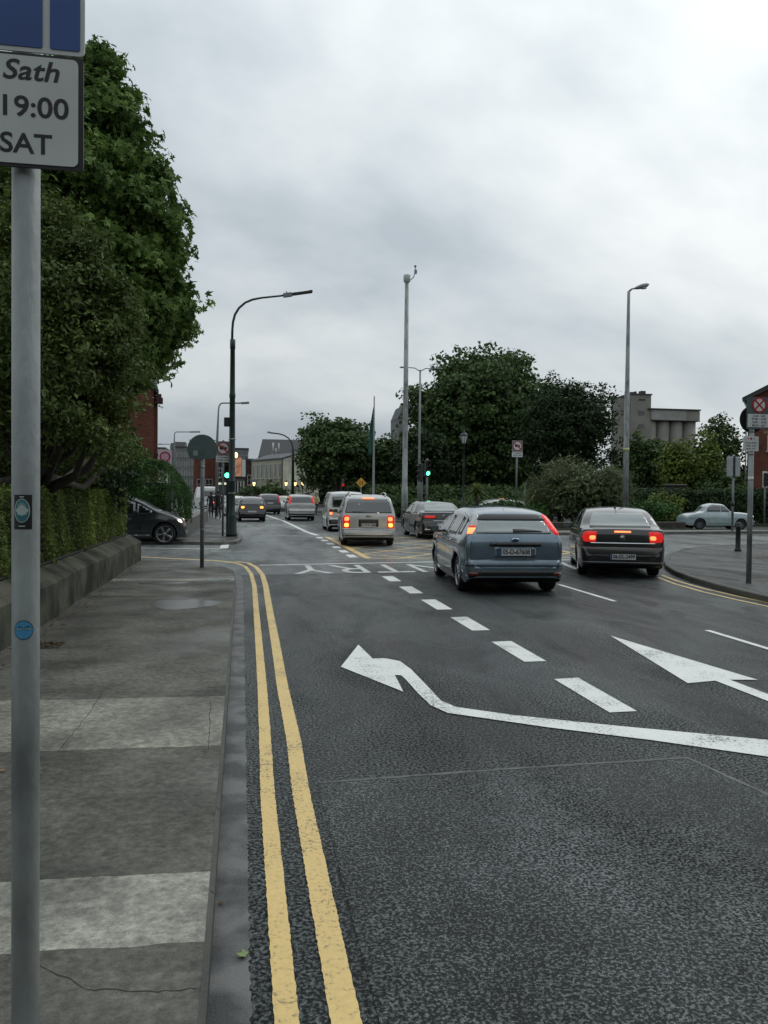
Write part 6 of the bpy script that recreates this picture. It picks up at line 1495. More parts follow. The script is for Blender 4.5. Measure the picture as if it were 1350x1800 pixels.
a, b = at(411.5, 804, 101), at(425.3, 838, 101); zb_ = b.z-h-.35; zt__ = a.z-h-.35
m = MB(); m.slabY([(a.x-p.x, zb_), (b.x-p.x, zb_), (b.x-p.x, zt__), (a.x-p.x, zt__)], -.1, .1); f = m.build('poster_case', galv, S)
poster = mat('lit_poster', (0.55, 0.25, 0.14), .5, col2=(0.10, 0.05, 0.04), scale=1.4, detail=3, thr=(.42, .58), emit=.25, ecol=(.6, .27, .16))
m = MB(); m.slabY([(a.x-p.x+.05, zb_+.05), (b.x-p.x-.05, zb_+.05), (b.x-p.x-.05, zt__-.05), (a.x-p.x+.05, zt__-.05)], -.12, -.102); m.build('poster', poster, f)
a2, b2 = at(425.6, 808, 101), at(431.5, 838, 101)
m = MB(); m.slabY([(a2.x-p.x, b2.z-h-.35), (b2.x-p.x, b2.z-h-.35), (b2.x-p.x, a2.z-h-.35), (a2.x-p.x, a2.z-h-.35)], -.1, .1); m.build('white_side_panel', sign_white, S)
m = MB(); 
for x in (-.5, .3): m.tube([(x, 0, -.05), (x, 0, zb_+.1)], .06, 8)
m.build('support', black_iron, S)
q = at(415, 800, 100.8); m = MB(); m.ball((q.x-p.x, -.15, q.z-h-.35), .28, 8, sc=(.7, .5, 1.2)); m.build('floodlight', lantern_on, S)

# cream building with the gable, seen from its corner
c0 = at(497, 870, 105); c1 = at(442, 870, 114.5)
ang = math.atan2(c1.y-c0.y, c1.x-c0.x)          # direction of the long side
Lw = math.hypot(c1.x-c0.x, c1.y-c0.y); Wd = 5.0; he = at(497, 807, 105).z; hr = at(515.6, 798.5, 106).z+.1
B = thing('gabled_building', 'cream rendered gabled building with a row of tall windows at the far bend', 'building', (c0.x, c0.y, 0), ang-PI/2)
# local: y along the long side, x towards the right gable side
gable_block(B, Wd, Lw, he, hr, stone, slate, .12, 0, 0, 'y')
m = MB(); m.slabY([(0.01, 0), (Wd-.01, 0), (Wd-.01, he-.01), (Wd/2, hr-.01), (.01, he-.01)], -.06, -.012); gf = m.build('gable_render', cream, B)
m = MB(); m.box(0, Wd, -.09, -.062, he-.15, he); m.box(Wd*.5-.08, Wd*.5+.08, -.089, -.062, .1, he-.15); m.box(0, Wd, -.091, -.062, 2.6, 2.75); m.build('timber_strips', frame_w, gf)
for i in range(7): window(B, Lw*(.07+.142*i), he-1.45, .55, 1.75, 'W', -.015, frame_w, bars=False)
for i in (0, 1, 4.6, 5.6): window(B, Lw*(.10+.142*i), 1.7, .55, 1.3, 'W', -.015, frame_w, bars=False)
for i in range(2):
    u = Lw*(.44+.12*i); m = MB(); m.lathe([(.42, -.06), (.55, -.06), (.55, .0), (.42, .0), (.42, -.06)], 24, 0, Matrix.Translation((0, u, 2.2)), 'x', cap=False); f = m.build('arched_window', frame_w, B)
    m = MB(); m.lathe([(.001, -.03), (.41, -.03), (.41, 0)], 24, 0, Matrix.Translation((0, u, 2.2)), 'x'); m.box(-.03, 0, u-.41, u+.41, .8, 2.2); m.build('pane', win_glass, f)
MB().tube([(-.08, .15, .1), (-.08, .15, he-.1)], .06, 6).build('downpipe', dark_trim, B)
m = MB(); q0 = at(449, 846, 112); m.box(-.12, -.03, Lw*.83, Lw*.97, 2.9, 3.5); m.build('blue_sign_board', mat('sky_blue_board', (0.06, 0.22, 0.42), .5), B)
# dark roofed hall behind it
a, b = at(457, 803, 140), at(549, 803, 140); zt1 = at(500, 772, 143).z
B = thing('slate_roofed_hall', 'large dark slate-roofed hall with rooftop aerials behind the cream building', 'building', (a.x, 140, 0)); w = b.x-a.x
MB().box(0, w, 0, 10, 0, a.z).build('wall', brick_brown, B)
m = MB(); vs = [(-.2, -.3, a.z+.01), (w+.2, -.3, a.z+.01), (w+.2, 10.3, a.z+.01), (-.2, 10.3, a.z+.01), (.5, 4.0, zt1), (w-.3, 4.0, zt1), (w-.3, 6, zt1), (.5, 6, zt1)]
m.add(vs, [[0, 1, 5, 4], [1, 2, 6, 5], [2, 3, 7, 6], [3, 0, 4, 7], [4, 5, 6, 7], [3, 2, 1, 0]]); m.build('roof', mat('dark_slate', (0.035, 0.037, 0.038), .6), B)
for px, py0, py1, rr_ in ((480, 778, 797, .16), (490, 779, 796, .14), (485, 788, 800, .12), (479, 795, 803, .1)):
    q0, q1 = at(px, py1, 139.5), at(px, py0, 139.5); m = MB(); m.tube([(q0.x-a.x, -.5, q0.z), (q0.x-a.x, -.5, q1.z)], rr_, 8); m.build('aerial_panel', frame_w, B)

# grain silo far on the right
def silo():
    Y = 205; x0 = at(1091, 700, Y).x
    B = thing('grain_silo', 'grey concrete grain silo with square tower and four round bins above the trees', 'silo', (x0, Y, 0))
    X = lambda px: at(px, 740, Y).x-x0; Z = lambda py, px=1120: at(px, py, Y).z
    MB().box(X(1108), X(1144), 0, 5.5, 0, Z(694)).build('tower', silo_c, B)
    MB().box(X(1091), X(1108)-.01, .7, 5.5, 0, Z(699)).build('tower_annex', silo_c, B)
    MB().box(X(1107), X(1145.5), -.2, 5.7, Z(694), Z(694)+.35).build('tower_cap', dark_trim, B); MB().box(X(1090), X(1107)-.02, .5, 5.6, Z(699), Z(699)+.3).build('tower_cap', dark_trim, B)
    for i, (px, w) in enumerate(((1112, .9), (1120, .5), (1131, 1.3))): MB().box(X(px), X(px)+w, 1.5, 3, Z(694)+.36, Z(694)+.9+.2*i).build('roof_vent', dark_trim, B)
    for py in (725.5, 749): m = MB(); m.box(X(1122), X(1132), -.10, -.02, Z(py+4), Z(py-4)); f = m.build('window', win_glass, B); MB().box(X(1121.5), X(1132.5), -.14, -.11, Z(py)-.06, Z(py)+.06).build('frame', dark_trim, f)
    MB().box(X(1122), X(1133), -.12, -.02, Z(703.5), Z(701)).build('ledge', dark_trim, B)
    MB().box(X(1144)+.01, X(1205), -.3, 5.5, Z(737), Z(719.5)).build('conveyor_gallery', silo_d, B); MB().box(X(1205)+.02, X(1229), -.3, 5.5, Z(737), Z(720)).build('conveyor_gallery', silo_c, B)
    MB().box(X(1138), X(1230), -.6, 5.8, Z(719.3), Z(719.3)+.35).build('gallery_roof', dark_trim, B); MB().box(X(1145), X(1229), -.5, 5.4, Z(737)-.2, Z(737)-.01).build('gallery_edge', dark_trim, B)
    for i in range(4):
        xa, xb = X(1136+23.2*i), X(1136+23.2*(i+1)); cx = (xa+xb)/2; r = (xb-xa)/2*.985
        m = MB(); m.lathe([(r, 0), (r, Z(737)-.22)], 36, 0, Matrix.Translation((cx, r+.2, 0))); m.build('bin', silo_c, B)
silo()

# brick house on the right edge
p = at(1312, 870, 60); B = thing('brick_house', 'red brick house with white windows and dark gable verge at the right edge', 'house', (p.x, 60, 0), R(-36))
he = at(1305, 699, 60).z; apx = 6.5; hr = he+3.3
gable_block(B, 13, 9, he, hr, brick_red, mat('dark_roof_tile', (0.03, 0.026, 0.025), .7), .42, 0, 0, 'y')
m = MB(); k_ = (hr-he)/6.5
for sg in (-1, 1): m.slabY([(6.5, hr-.16), (6.5+sg*6.9, he-.16-k_*.4), (6.5+sg*6.9, he+.02-k_*.4), (6.5, hr+.02)], -.46, -.43)
m.build('bargeboard', dark_trim, B)
m = MB(); m.tube([(-.35, -.2, he-.1), (-.2, -.1, he-.5), (-.1, -.08, he-.7), (-.1, -.08, .2)], .055, 8); m.build('downpipe', frame_w, B)
w1 = at(1348, 780, 60); w2 = at(1353, 846, 60); w1.x = w2.x = p.x+2.05; window(B, 2.05, w1.z, 1.1, 1.1, 'S', -.02); window(B, 2.2, w2.z, 1.1, 1.3, 'S', -.02)
window(B, 8.5, w1.z, 1.1, 1.1, 'S', -.02); window(B, 8.5, w2.z, 1.1, 1.3, 'S', -.02)
m = MB(); m.box(w1.x-p.x-.9, w1.x-p.x+.9, -.03, -.012, w1.z+.7, w1.z+.95); m.box(w1.x-p.x-.7, w1.x-p.x+.9, -.03, -.012, he+.5, he+.95); m.build('lintel', mat('buff_brick', (0.22, 0.15, 0.07), .8), B)
# grey gable peeping left of the tall mast
p = at(702, 870, 150); B = thing('grey_gable_building', 'narrow grey gable showing between the trees just left of the tall mast', 'building', (p.x-.2, 150, 0))
gable_block(B, 1.8, 8, at(702, 735, 150).z, at(705, 714, 150).z, office, slate, .05, 0, -.1, 'y'); window(B, .5, 12, .4, 1.2, 'S', -.02)

# ------------------------------------------------------------------ walls, railings, piers
def prism_along(name_mb, path, prof):
    """sweep a profile [(u across, z)] along path; u is to the left of the direction of travel"""
    P = [Vector(p) for p in path]; vs = []; m = len(prof)
    for i, p in enumerate(P):
        d = (P[min(i+1, len(P)-1)]-P[max(i-1, 0)]).normalized(); n = Vector((-d.y, d.x))
        vs += [(*(p+n*u), z) for u, z in prof]
    fs = [[i*m+q, i*m+(q+1) % m, (i+1)*m+(q+1) % m, (i+1)*m+q] for i in range(len(P)-1) for q in range(m)]+[list(range(m))[::-1], [(len(P)-1)*m+q for q in range(m)]]
    name_mb.add(vs, fs); return name_mb
S = thing('garden_wall', 'low mossy rendered wall with sloping top under the yellow-green hedge on the left', 'wall', (-2.36, 0, .11))
yy_ = [y for y in np.linspace(-6, 20.25, 60)]
prism_along(MB(), [(0.02*math.sin(y*1.3), y) for y in yy_], [(0, -.02), (0, .44), (.03, .47), (.28, .60), (.34, .60), (.36, .56), (.36, -.02)]).build('wall', wall_conc, S)
m = MB(); prism_along(m, [(-.29, y) for y in np.linspace(-6, 20.2, 30)], [(-.012, .62), (.012, .62), (.012, .645), (-.012, .645)]); m.build('metal_rail', black_iron, S)
S = thing('garden_wall', 'pale grey low wall below the rounded bush on the far side of the side road', 'wall', (0, 0, .11))
m = MB(); m.box(-12, -1.95, 30.6, 30.85, -.02, .60); m.box(-2.2, -1.95, 30.85, 50, -.02, .60); m.build('wall', concrete, S)
MB().box(-12, -1.90, 30.55, 30.9, .604, .66).build('coping', wall_conc, S)
S = thing('low_wall', 'low dark stone wall edging the planted garden corner on the right', 'wall', (0, 0, .11))
darkstone = mat('dark_stone', (0.06, 0.05, 0.042), .85, col2=(.03, .026, .022), scale=4, world=True, bump=.5, bscale=14)
prism_along(MB(), [(13.2, 45), (12.9, 39.6), (14.6, 37.75), (19.4, 38.7), (22.3, 39.0)], [(0, -.02), (0, .34), (.04, .37), (.30, .37), (.34, .34), (.34, -.02)]).build('wall', darkstone, S)
S = thing('low_wall', 'dark low wall under the far bushes beyond the distant cars', 'wall', (0, 0, 0))
a, b = at(405, 880, 90), at(548, 880, 87); MB().box(a.x, b.x, 88, 88.4, 0, 1.45, ch=.03).build('wall', darkstone, S)
MB().box(a.x-.1, b.x+.1, 87.93, 88.47, 1.455, 1.55).build('coping', kerb_mat, S)
S = thing('railing', 'black spiked iron railing in front of the olive trees on the right', 'railing', (0, 0, .17)); m = MB(); m2 = MB()
a, b = at(1085, 890, 52), at(1350, 890, 56); a = Vector((a.x, 52, 0)); b = Vector((b.x, 55, 0)); n = 92
for i in range(n):
    p = a.lerp(b, i/(n-1)); h = 1.72+.02*(i % 2); m.box(p.x-.02, p.x+.02, p.y-.02, p.y+.02, 0, h); m.add([(p.x-.035, p.y-.02, h), (p.x+.035, p.y-.02, h), (p.x+.035, p.y+.02, h), (p.x-.035, p.y+.02, h), (p.x, p.y, h+.16)], [[3, 2, 1, 0], [0, 1, 4], [1, 2, 4], [2, 3, 4], [3, 0, 4]])
r_ = m.build('pickets', black_iron, S); r_['kind'] = 'thing'
for z in (.25, 1.5): prism_along(m2, [a.xy, b.xy], [(-.028, z), (.028, z), (.028, z+.05), (-.028, z+.05)])
m2.build('rails', black_iron, S)
gp = None
for j, (px, hw_, pyT, lb) in enumerate(((1130, .42, 858, 'dark square gate pier with pale flat cap beside the tall tapered lamp'), (1185, .58, 851, 'broader dark gate pier with pale flat cap, right-hand one before the railing'))):
    p = at(px, 900, 49); q = at(px, pyT, 49).z-.17
    S = thing('gate_pier', lb, 'gate pier', (p.x, 49, .17), 0, 'gate piers by the garden railing')
    MB().box(-hw_*.8, hw_*.8, -.4, .4, -.05, q-.12, ch=.03).build('shaft', darkstone, S); MB().box(-hw_, hw_, -.5, .5, q-.12, q, ch=.03).build('cap', kerb_mat, S)
S = thing('bin', 'small dark litter bin standing against the far low wall', 'bin', (at(540, 870, 84).x, 84, 0)); MB().lathe([(.28, 0), (.32, .1), (.32, 1.5), (.36, 1.55), (.30, 1.8), (.001, 1.85)], 18).build('body', black_iron, S)

# ------------------------------------------------------------------ hedges, shrubs and trees
gold_hedge = leaf_mat('golden_conifer_leaf', (0.042, 0.07, 0.013), (0.15, 0.2, 0.04), (0.42, 0.46, 0.1))
mid_hedge = leaf_mat('dark_green_hedge_leaf', (0.02, 0.055, 0.012), (0.06, 0.14, 0.03), (0.12, 0.23, 0.05))
plane_leaf = leaf_mat('broad_green_leaf', (0.055, 0.1, 0.024), (0.155, 0.25, 0.06), (0.33, 0.42, 0.12))
olive_leaf = leaf_mat('olive_green_leaf', (0.04, 0.066, 0.016), (0.11, 0.155, 0.038), (0.27, 0.32, 0.085))
dark_leaf = leaf_mat('dark_tree_leaf', (0.03, 0.056, 0.019), (0.088, 0.142, 0.046), (0.18, 0.25, 0.08))
yew_leaf = leaf_mat('very_dark_yew_leaf', (0.014, 0.03, 0.012), (0.038, 0.068, 0.024), (0.065, 0.105, 0.04))
lime_leaf = leaf_mat('yellow_green_leaf', (0.06, 0.09, 0.018), (0.15, 0.2, 0.042), (0.28, 0.34, 0.08))
grey_leaf = leaf_mat('grey_green_shrub_leaf', (0.055, 0.075, 0.035), (0.14, 0.17, 0.08), (0.34, 0.37, 0.22))
hedge('hedge', 'clipped yellow-green conifer hedge growing over the mossy low wall', -4.0, -2.68, 3.5, 20.2, .6, 1.75, gold_hedge, 125000, .052, tpl_leaf(.22), 1, .055, up=.5)
hedge('hedge', 'tall rounded dark green bush on the far corner of the side road', -6.4, -1.95, 31.0, 35.5, .55, 2.95, mid_hedge, 60000, .075, tpl_leaf(.2), 2, .07, round_top=.55, up=.8)
def px_tree(name, label, Y, cpx, cpy, rpx, rpy, base_py, n, seed, lm, leafs, dens, per, spread, tpl, depth=1.0, trunk=.3, flat=1.0, rr=(.42, .62), inner=.25, th=None, extra=(), cat='tree', rough=.16, up=.3, z0=.1, group=None):
    c = at(cpx, cpy, Y); k = Y/FOC/math.cos(math.atan((cpx-425)/FOC))
    rx, rz = rpx*k, rpy*k; lo = lobe_set((0, 0, c.z-z0), (rx, rx*depth, rz), n, seed, rr, flat)
    for (ex, ey, er) in extra: e = at(ex, ey, Y); lo.append(((e.x-c.x, 0, e.z-z0), (er*k, er*k*.9, er*k*.8)))
    return tree(name, label, (c.x, Y, z0), lo, th or (c.z-rz*.5), trunk, lm, dens, per, spread, leafs, tpl, seed, group, inner, cat, rough, up)
# big broadleaf tree, left
c = at(120, 480, 21); L = []
def LB(px, py, r, Y=21, ry=None): p = at(px, py, Y); L.append(((p.x-c.x, Y-21, p.z-.11), (r, ry or r, r*.86)))
LB(50, 430, 3.0); LB(160, 140, .62); LB(150, 200, 1.0, 20.5); LB(185, 250, .8); LB(110, 260, 1.9, 21.5); LB(225, 335, .85, 20.5); LB(245, 360, .5, 20); LB(170, 340, 1.3, 20); LB(235, 430, .95, 20.8); LB(272, 440, .55, 21)
LB(262, 530, .8, 20.6); LB(286, 540, .55, 21); LB(225, 540, 1.2, 20); LB(266, 600, .62, 21); LB(225, 610, 1.0, 21); LB(160, 470, 1.6, 20.5); LB(150, 600, 1.6, 21); LB(50, 250, 2.0, 22); LB(-40, 300, 2.8, 22); LB(-20, 500, 2.8, 22); LB(85, 620, 2.0, 22); LB(205, 670, .7, 21.5); LB(250, 630, .5, 20.6); LB(0, 680, 2.4, 22.5)
LB(200, 225, .35, 20.5); LB(262, 300, .3, 20.5); LB(285, 395, .32, 20.6); LB(298, 500, .3, 20.4); LB(308, 585, .25, 20.8); LB(178, 105, .25, 21); LB(215, 285, .35, 20)
T_ = tree('broadleaf_tree', 'tall broad-leaved green tree towering over the hedge on the left', (c.x, 21, .11), L, 4.2, .42, plane_leaf, 44, 54, .33, .15, tpl_maple(), 11, inner=.28, rough=.24, up=.5)
# olive-brown small-leaved tree in front of it
c = at(60, 620, 12.5); L = []
def LC(px, py, r, Y=12.5): p = at(px, py, Y); L.append(((p.x-c.x, Y-12.5, p.z-.2), (r, r, r*.85)))
LC(50, 620, 1.5); LC(60, 430, .6); LC(20, 400, .65, 12.8); LC(120, 455, .45, 12.2); LC(90, 390, .3, 12.2); LC(110, 520, .75, 12); LC(165, 490, .33, 12); LC(150, 430, .25, 12); LC(205, 520, .2, 12); LC(190, 590, .30, 12); LC(222, 570, .18, 12.1); LC(150, 590, .65, 12.1); LC(178, 650, .32, 12.3); LC(205, 620, .18, 12); LC(140, 700, .65, 12.3); LC(172, 730, .3, 12.5); LC(198, 745, .17, 12.5); LC(60, 760, 1.0, 15); LC(175, 790, .42, 15); LC(-40, 480, 1.0, 13); LC(-30, 650, 1.3, 13); LC(-40, 790, 1.1, 15.5); LC(110, 800, .8, 16); LC(215, 795, .36, 17); LC(60, 520, .5, 11.4); LC(110, 640, .45, 11.3); LC(90, 720, .4, 11.3); LC(160, 760, .35, 11.6)
tree('small_leaved_tree', 'dark olive small-leaved tree leaning over the yellow-green hedge', (c.x, 12.5, .2), L, 1.8, .17, olive_leaf, 120, 56, .19, .08, tpl_leaf(.25), 12, inner=.28, rough=.30, up=.65)
px_tree('garden_shrub', 'dark loose shrub filling the gap under the brick villa gable', 26, 215, 810, 48, 55, 900, 9, 14, mid_hedge, .12, 75, 24, .2, tpl_leaf(.3), 1, .08, cat='shrub')
px_tree('garden_shrub', 'dark shrub mass behind the left hedge below the dark olive tree', 18, 60, 840, 150, 60, 900, 12, 15, yew_leaf, .11, 70, 22, .2, tpl_leaf(.3), .5, .1, cat='shrub')
for j, (px, py, lb) in enumerate(((192, 840, 'thin pale stake standing above the left hedge, leaning dark tip'), (166, 852, 'shorter pale stake standing above the left hedge'))):
    p = at(px, 872, 22.0); S = thing('stake', lb, 'stake', (p.x, 22, .11), 0, 'pale stakes above the left hedge'); MB().tube([(0, 0, 0), (.02, 0, at(px, py, 22).z-.11)], .022, 8).build('rod', galv, S)
# park trees
T1 = px_tree('garden_tree', 'largest rounded dark tree behind the lantern post and the garden lorry sign', 76, 842, 745, 122, 135, 900, 26, 21, dark_leaf, .36, 7, 44, .72, tpl_leaf(.42), .9, .6, inner=.25, rough=.20, rr=(.32, .5), extra=((775, 720, 48), (930, 700, 45), (860, 660, 55), (800, 650, 40), (900, 640, 36), (735, 700, 22), (740, 770, 25), (830, 850, 90), (945, 760, 60), (960, 830, 60)))
px_tree('yew_tree', 'almost black spreading conifer right of the largest rounded tree', 66, 1000, 760, 68, 92, 900, 16, 22, yew_leaf, .28, 10, 38, .5, tpl_leaf(.3), .9, .45, rough=.26, extra=((1035, 720, 28), (1055, 745, 20), (990, 700, 36), (955, 730, 40), (1000, 840, 70), (1050, 800, 36)))
px_tree('garden_tree', 'dark green tree between the cream building and the flagpole', 82, 592, 800, 58, 62, 880, 18, 23, dark_leaf, .34, 6.5, 42, .65, tpl_leaf(.42), .9, .4, rough=.24, extra=((560, 765, 24), (545, 800, 16), (600, 755, 22), (560, 840, 22)))
px_tree('garden_tree', 'dark tree right of the flagpole, left of the tall mast', 84, 672, 822, 42, 58, 880, 14, 24, dark_leaf, .34, 9, 28, .6, tpl_leaf(.42), .9, .4, rough=.2, inner=.15)
px_tree('garden_tree', 'smaller dark tree filling in under the largest tree, behind the two traffic lights', 70, 740, 815, 50, 62, 900, 12, 25, yew_leaf, .32, 10, 28, .5, tpl_leaf(.4), .8, .3, rough=.15)
px_tree('garden_tree', 'medium green tree in front of the silo, right of the tall tapered lamp', 64, 1140, 830, 44, 66, 900, 14, 26, dark_leaf, .28, 12, 28, .4, tpl_leaf(.4), .9, .3, rough=.15, extra=((1130, 790, 24), (1110, 830, 24)))
px_tree('garden_tree', 'yellow-green bushy tree right of centre below the silo', 58, 1215, 825, 46, 54, 900, 14, 27, lime_leaf, .25, 13, 26, .4, tpl_leaf(.4), .8, .25, rough=.18, extra=((1190, 790, 20), (1240, 800, 22), (1225, 860, 30)))
px_tree('garden_tree', 'airy thin-leaved tree with sky showing through beside the right brick house', 62, 1268, 795, 34, 62, 900, 10, 28, dark_leaf, .26, 8, 20, .5, tpl_leaf(.4), .8, .22, rough=.22, inner=.15, extra=((1265, 745, 16),))
px_tree('garden_tree', 'dark green tree below the airy one, behind the pale signal backs', 56, 1272, 862, 40, 38, 900, 9, 29, dark_leaf, .24, 12, 26, .4, tpl_leaf(.4), .8, .22)
# hedges
hedge('hedge', 'dark roadside hedge behind the pale blue vintage coupe', -9, 11, -1, 1, 0, 1.95, leaf_mat('dark_roadside_hedge_leaf', (0.018, 0.034, 0.013), (0.045, 0.078, 0.028), (0.08, 0.125, 0.045)), 36000, .17, tpl_leaf(.4), 31, .14, loc=(at(1255, 900, 49).x+1.5, 47.6, .17), rz=R(4), round_top=.15)  # dark green leaf mix used for this hedge alone
hedge('hedge', 'dark hedge row behind the black saloon and the twin-arm lamp', -5, 14, -1.5, 1.5, 0, 2.0, dark_leaf, 40000, .22, tpl_leaf(.4), 32, .2, loc=(at(740, 900, 62).x, 62, .17), round_top=.2)
hedge('hedge', 'shadowy hedge under the trees left of the tall mast', -2.5, 3.2, -1.2, 1.2, 0, 2.3, yew_leaf, 16000, .22, tpl_leaf(.4), 33, .2, loc=(at(655, 900, 70).x, 70, .1), round_top=.2)
def shrub(label, px, Y, w, h, lm, seed, size=.22, tpl=None, n=7, dens=45, per=22, spread=.22, name='garden_shrub', up=.3, z0=.17, d=.8, group=None):
    c = at(px, 900, Y); lo = lobe_set((0, 0, h*.5), (w/2, w/2*d, h*.5), n, seed)
    t = thing(name, label, 'shrub', (c.x, Y, z0), 0, group)
    link('leaves', crown_mesh('leaves', lo, dens, per, spread, size, tpl or tpl_leaf(.35), seed, .3, .15, zmin=0, up=up), lm, t)
    m = MB(); rnd = random.Random(seed)
    for i in range(7): a = rnd.uniform(0, 6.28); m.tube([(0.05*math.cos(a), .05*math.sin(a), -.03), (w*.2*math.cos(a), w*.2*math.sin(a), h*.7)], [.035, .012], 6)
    m.build('stems', bark, t); return t
shrub('tall grey-green shrub with pale arching tips, left part, behind the charcoal saloon', 985, 44.5, 3.2, 4.0, grey_leaf, 41, .42, tpl_blade(.055), 9, 26, 22, .34, up=.1)
shrub('tall grey-green arching shrub just left of the tapered lamp', 1060, 43.5, 2.9, 3.7, grey_leaf, 42, .40, tpl_blade(.055), 9, 26, 22, .34, up=.1)
shrub('grey-green leafy shrub between the two tall arching ones', 1022, 43, 3.0, 2.6, grey_leaf, 43, .3, tpl_leaf(.25), 8, 34, 22, .3)
shrub('low dark shrub right of the tapered lamp below the gate piers', 1140, 43.5, 3.2, 1.5, mid_hedge, 44, .18, None, 7, 40)
shrub('yellow-green bush before the railing behind the low stone wall', 1170, 46, 2.8, 1.9, lime_leaf, 45, .2, None, 7, 40)
shrub('low green ground bush behind the low stone wall near the pale blue coupe', 1100, 41.5, 2.4, 1.0, mid_hedge, 46, .16, None, 6, 40)
for j, (px, Y, w, h, lm, lb) in enumerate(((870, 45, 3.6, 1.3, mid_hedge, 'low green shrub right of the small palm'), (930, 43, 3.4, 1.2, mid_hedge, 'low green shrub below the garden lorry sign'), (820, 50, 3.0, 1.5, dark_leaf, 'dark low shrub at the foot of the lantern post'), (770, 52, 3.2, 1.7, dark_leaf, 'dark low shrub right of the green garden traffic light'), (960, 47, 3.0, 1.8, lime_leaf, 'pale green low shrub left of the tall arching shrubs'), (700, 56, 3.4, 1.6, dark_leaf, 'dark low shrub behind the foot of the tall mast'), (895, 52, 4, 1.9, dark_leaf, 'dark mounded shrub behind the lorry sign post'))):
    shrub(lb, px, Y, w, h, lm, 50+j, .17, None, 6, 34)
# far bushes
for j, (px, w, h, lb) in enumerate(((440, 3.4, 2.6, 'far rounded bush right of the billboard shop'), (470, 3.8, 2.9, 'far bush in front of the cream building windows'), (490, 2.6, 2.5, 'far bush at the corner of the cream building'))):
    shrub(lb, px, 90.5, w, h, dark_leaf, 70+j, .25, None, 6, 22, z0=0)
def palm(label, px, Y, h, r, n, lm, seed, trunk=.09):
    c = at(px, 900, Y); t = thing('palm', label, 'palm', (c.x, Y, .17)); rnd = random.Random(seed)
    MB().lathe([(trunk*1.3, -.05), (trunk, h*.5), (trunk*1.2, h)], 10).build('trunk', bark, t); m = MB()
    for i in range(n):
        a = rnd.uniform(0, 2*PI); el = rnd.uniform(-.35, 1.35); L_ = r*rnd.uniform(.75, 1.1); d = Vector((math.cos(a), math.sin(a), 0)); s = Vector((-math.sin(a), math.cos(a), 0)); vs = []
        for k in range(6):
            u = k/5; p = d*(L_*u*math.cos(el)+.03)+Vector((0, 0, L_*(u*math.sin(el)-.38*u*u)+h)); w = .035*(1-u)**.6*(r/.9)
            vs += [tuple(p-s*w), tuple(p+s*w)]
        m.add(vs, [[2*k, 2*k+1, 2*k+3, 2*k+2] for k in range(5)])
    m.build('fronds', lm, t, fix=False)
palm('small spiky palm with yellow-green crown below the lantern post', 838, 44.5, 1.75, 1.0, 130, lime_leaf, 5, .12)
palm('smaller grey spiky palm left of the tall arching shrubs', 950, 46, 2.1, .85, 80, grey_leaf, 6)

# ------------------------------------------------------------------ people
def skin_mesh(name, nodes, edges, mats, matf, parent, sub=1):
    """one continuous surface grown round a skeleton: nodes {key: (pos, radius)}"""
    me = bpy.data.meshes.new(name); keys = list(nodes); ix = {k: i for i, k in enumerate(keys)}
    me.from_pydata([nodes[k][0] for k in keys], [(ix[a], ix[b]) for a, b in edges], [])
    bm = bmesh.new(); bm.from_mesh(me); ly = bm.verts.layers.skin.verify(); bm.verts.ensure_lookup_table()
    for k in keys:
        r = nodes[k][1]; bm.verts[ix[k]][ly].radius = r if isinstance(r, tuple) else (r, r)
    bm.verts[0][ly].use_root = True; bm.to_mesh(me); bm.free()
    o = link(name, me, None, None); a = o.modifiers.new('s', 'SKIN'); a.use_smooth_shade = True; b = o.modifiers.new('d', 'SUBSURF'); b.levels = sub; b.render_levels = sub
    dg = bpy.context.evaluated_depsgraph_get(); dg.update(); m2 = bpy.data.meshes.new_from_object(o.evaluated_get(dg)); bpy.data.objects.remove(o)
    for x in mats: m2.materials.append(x)
    for p in m2.polygons: p.material_index = matf(p.center); p.use_smooth = True
    return link(name, m2, None, parent)
skin_m = mat('skin', (0.32, 0.19, 0.14), .6); hair_m = mat('dark_hair', (0.012, 0.01, 0.009), .7); cloth_black = mat('black_jacket', (0.012, 0.012, 0.014), .8); cloth_blue = mat('dark_jeans', (0.02, 0.026, 0.04), .85); shoe_m = mat('dark_shoes', (0.012, 0.011, 0.01), .6)
hi_vis = mat('pale_yellow_jacket', (0.42, 0.40, 0.17), .7)
def hand(nodes, edges, wrist, side, d):
    p = Vector(nodes[wrist][0]); d = Vector(d).normalized(); nodes[wrist+'p'] = (tuple(p+d*.06), (.036, .020)); edges.append((wrist, wrist+'p'))
    for i in range(4):
        q = p+d*.09+Vector((0, (i-1.5)*.019, 0)); k = wrist+'f%d' % i; nodes[k] = (tuple(q), .009); edges.append((wrist+'p', k)); nodes[k+'e'] = (tuple(q+d*(.055+.01*(i in (1, 2)))+Vector((-side*.012, 0, 0))), .0075); edges.append((k, k+'e'))
    nodes[wrist+'t'] = (tuple(p+d*.05+Vector((-side*.01, .045, 0))), .009); edges.append((wrist+'p', wrist+'t'))
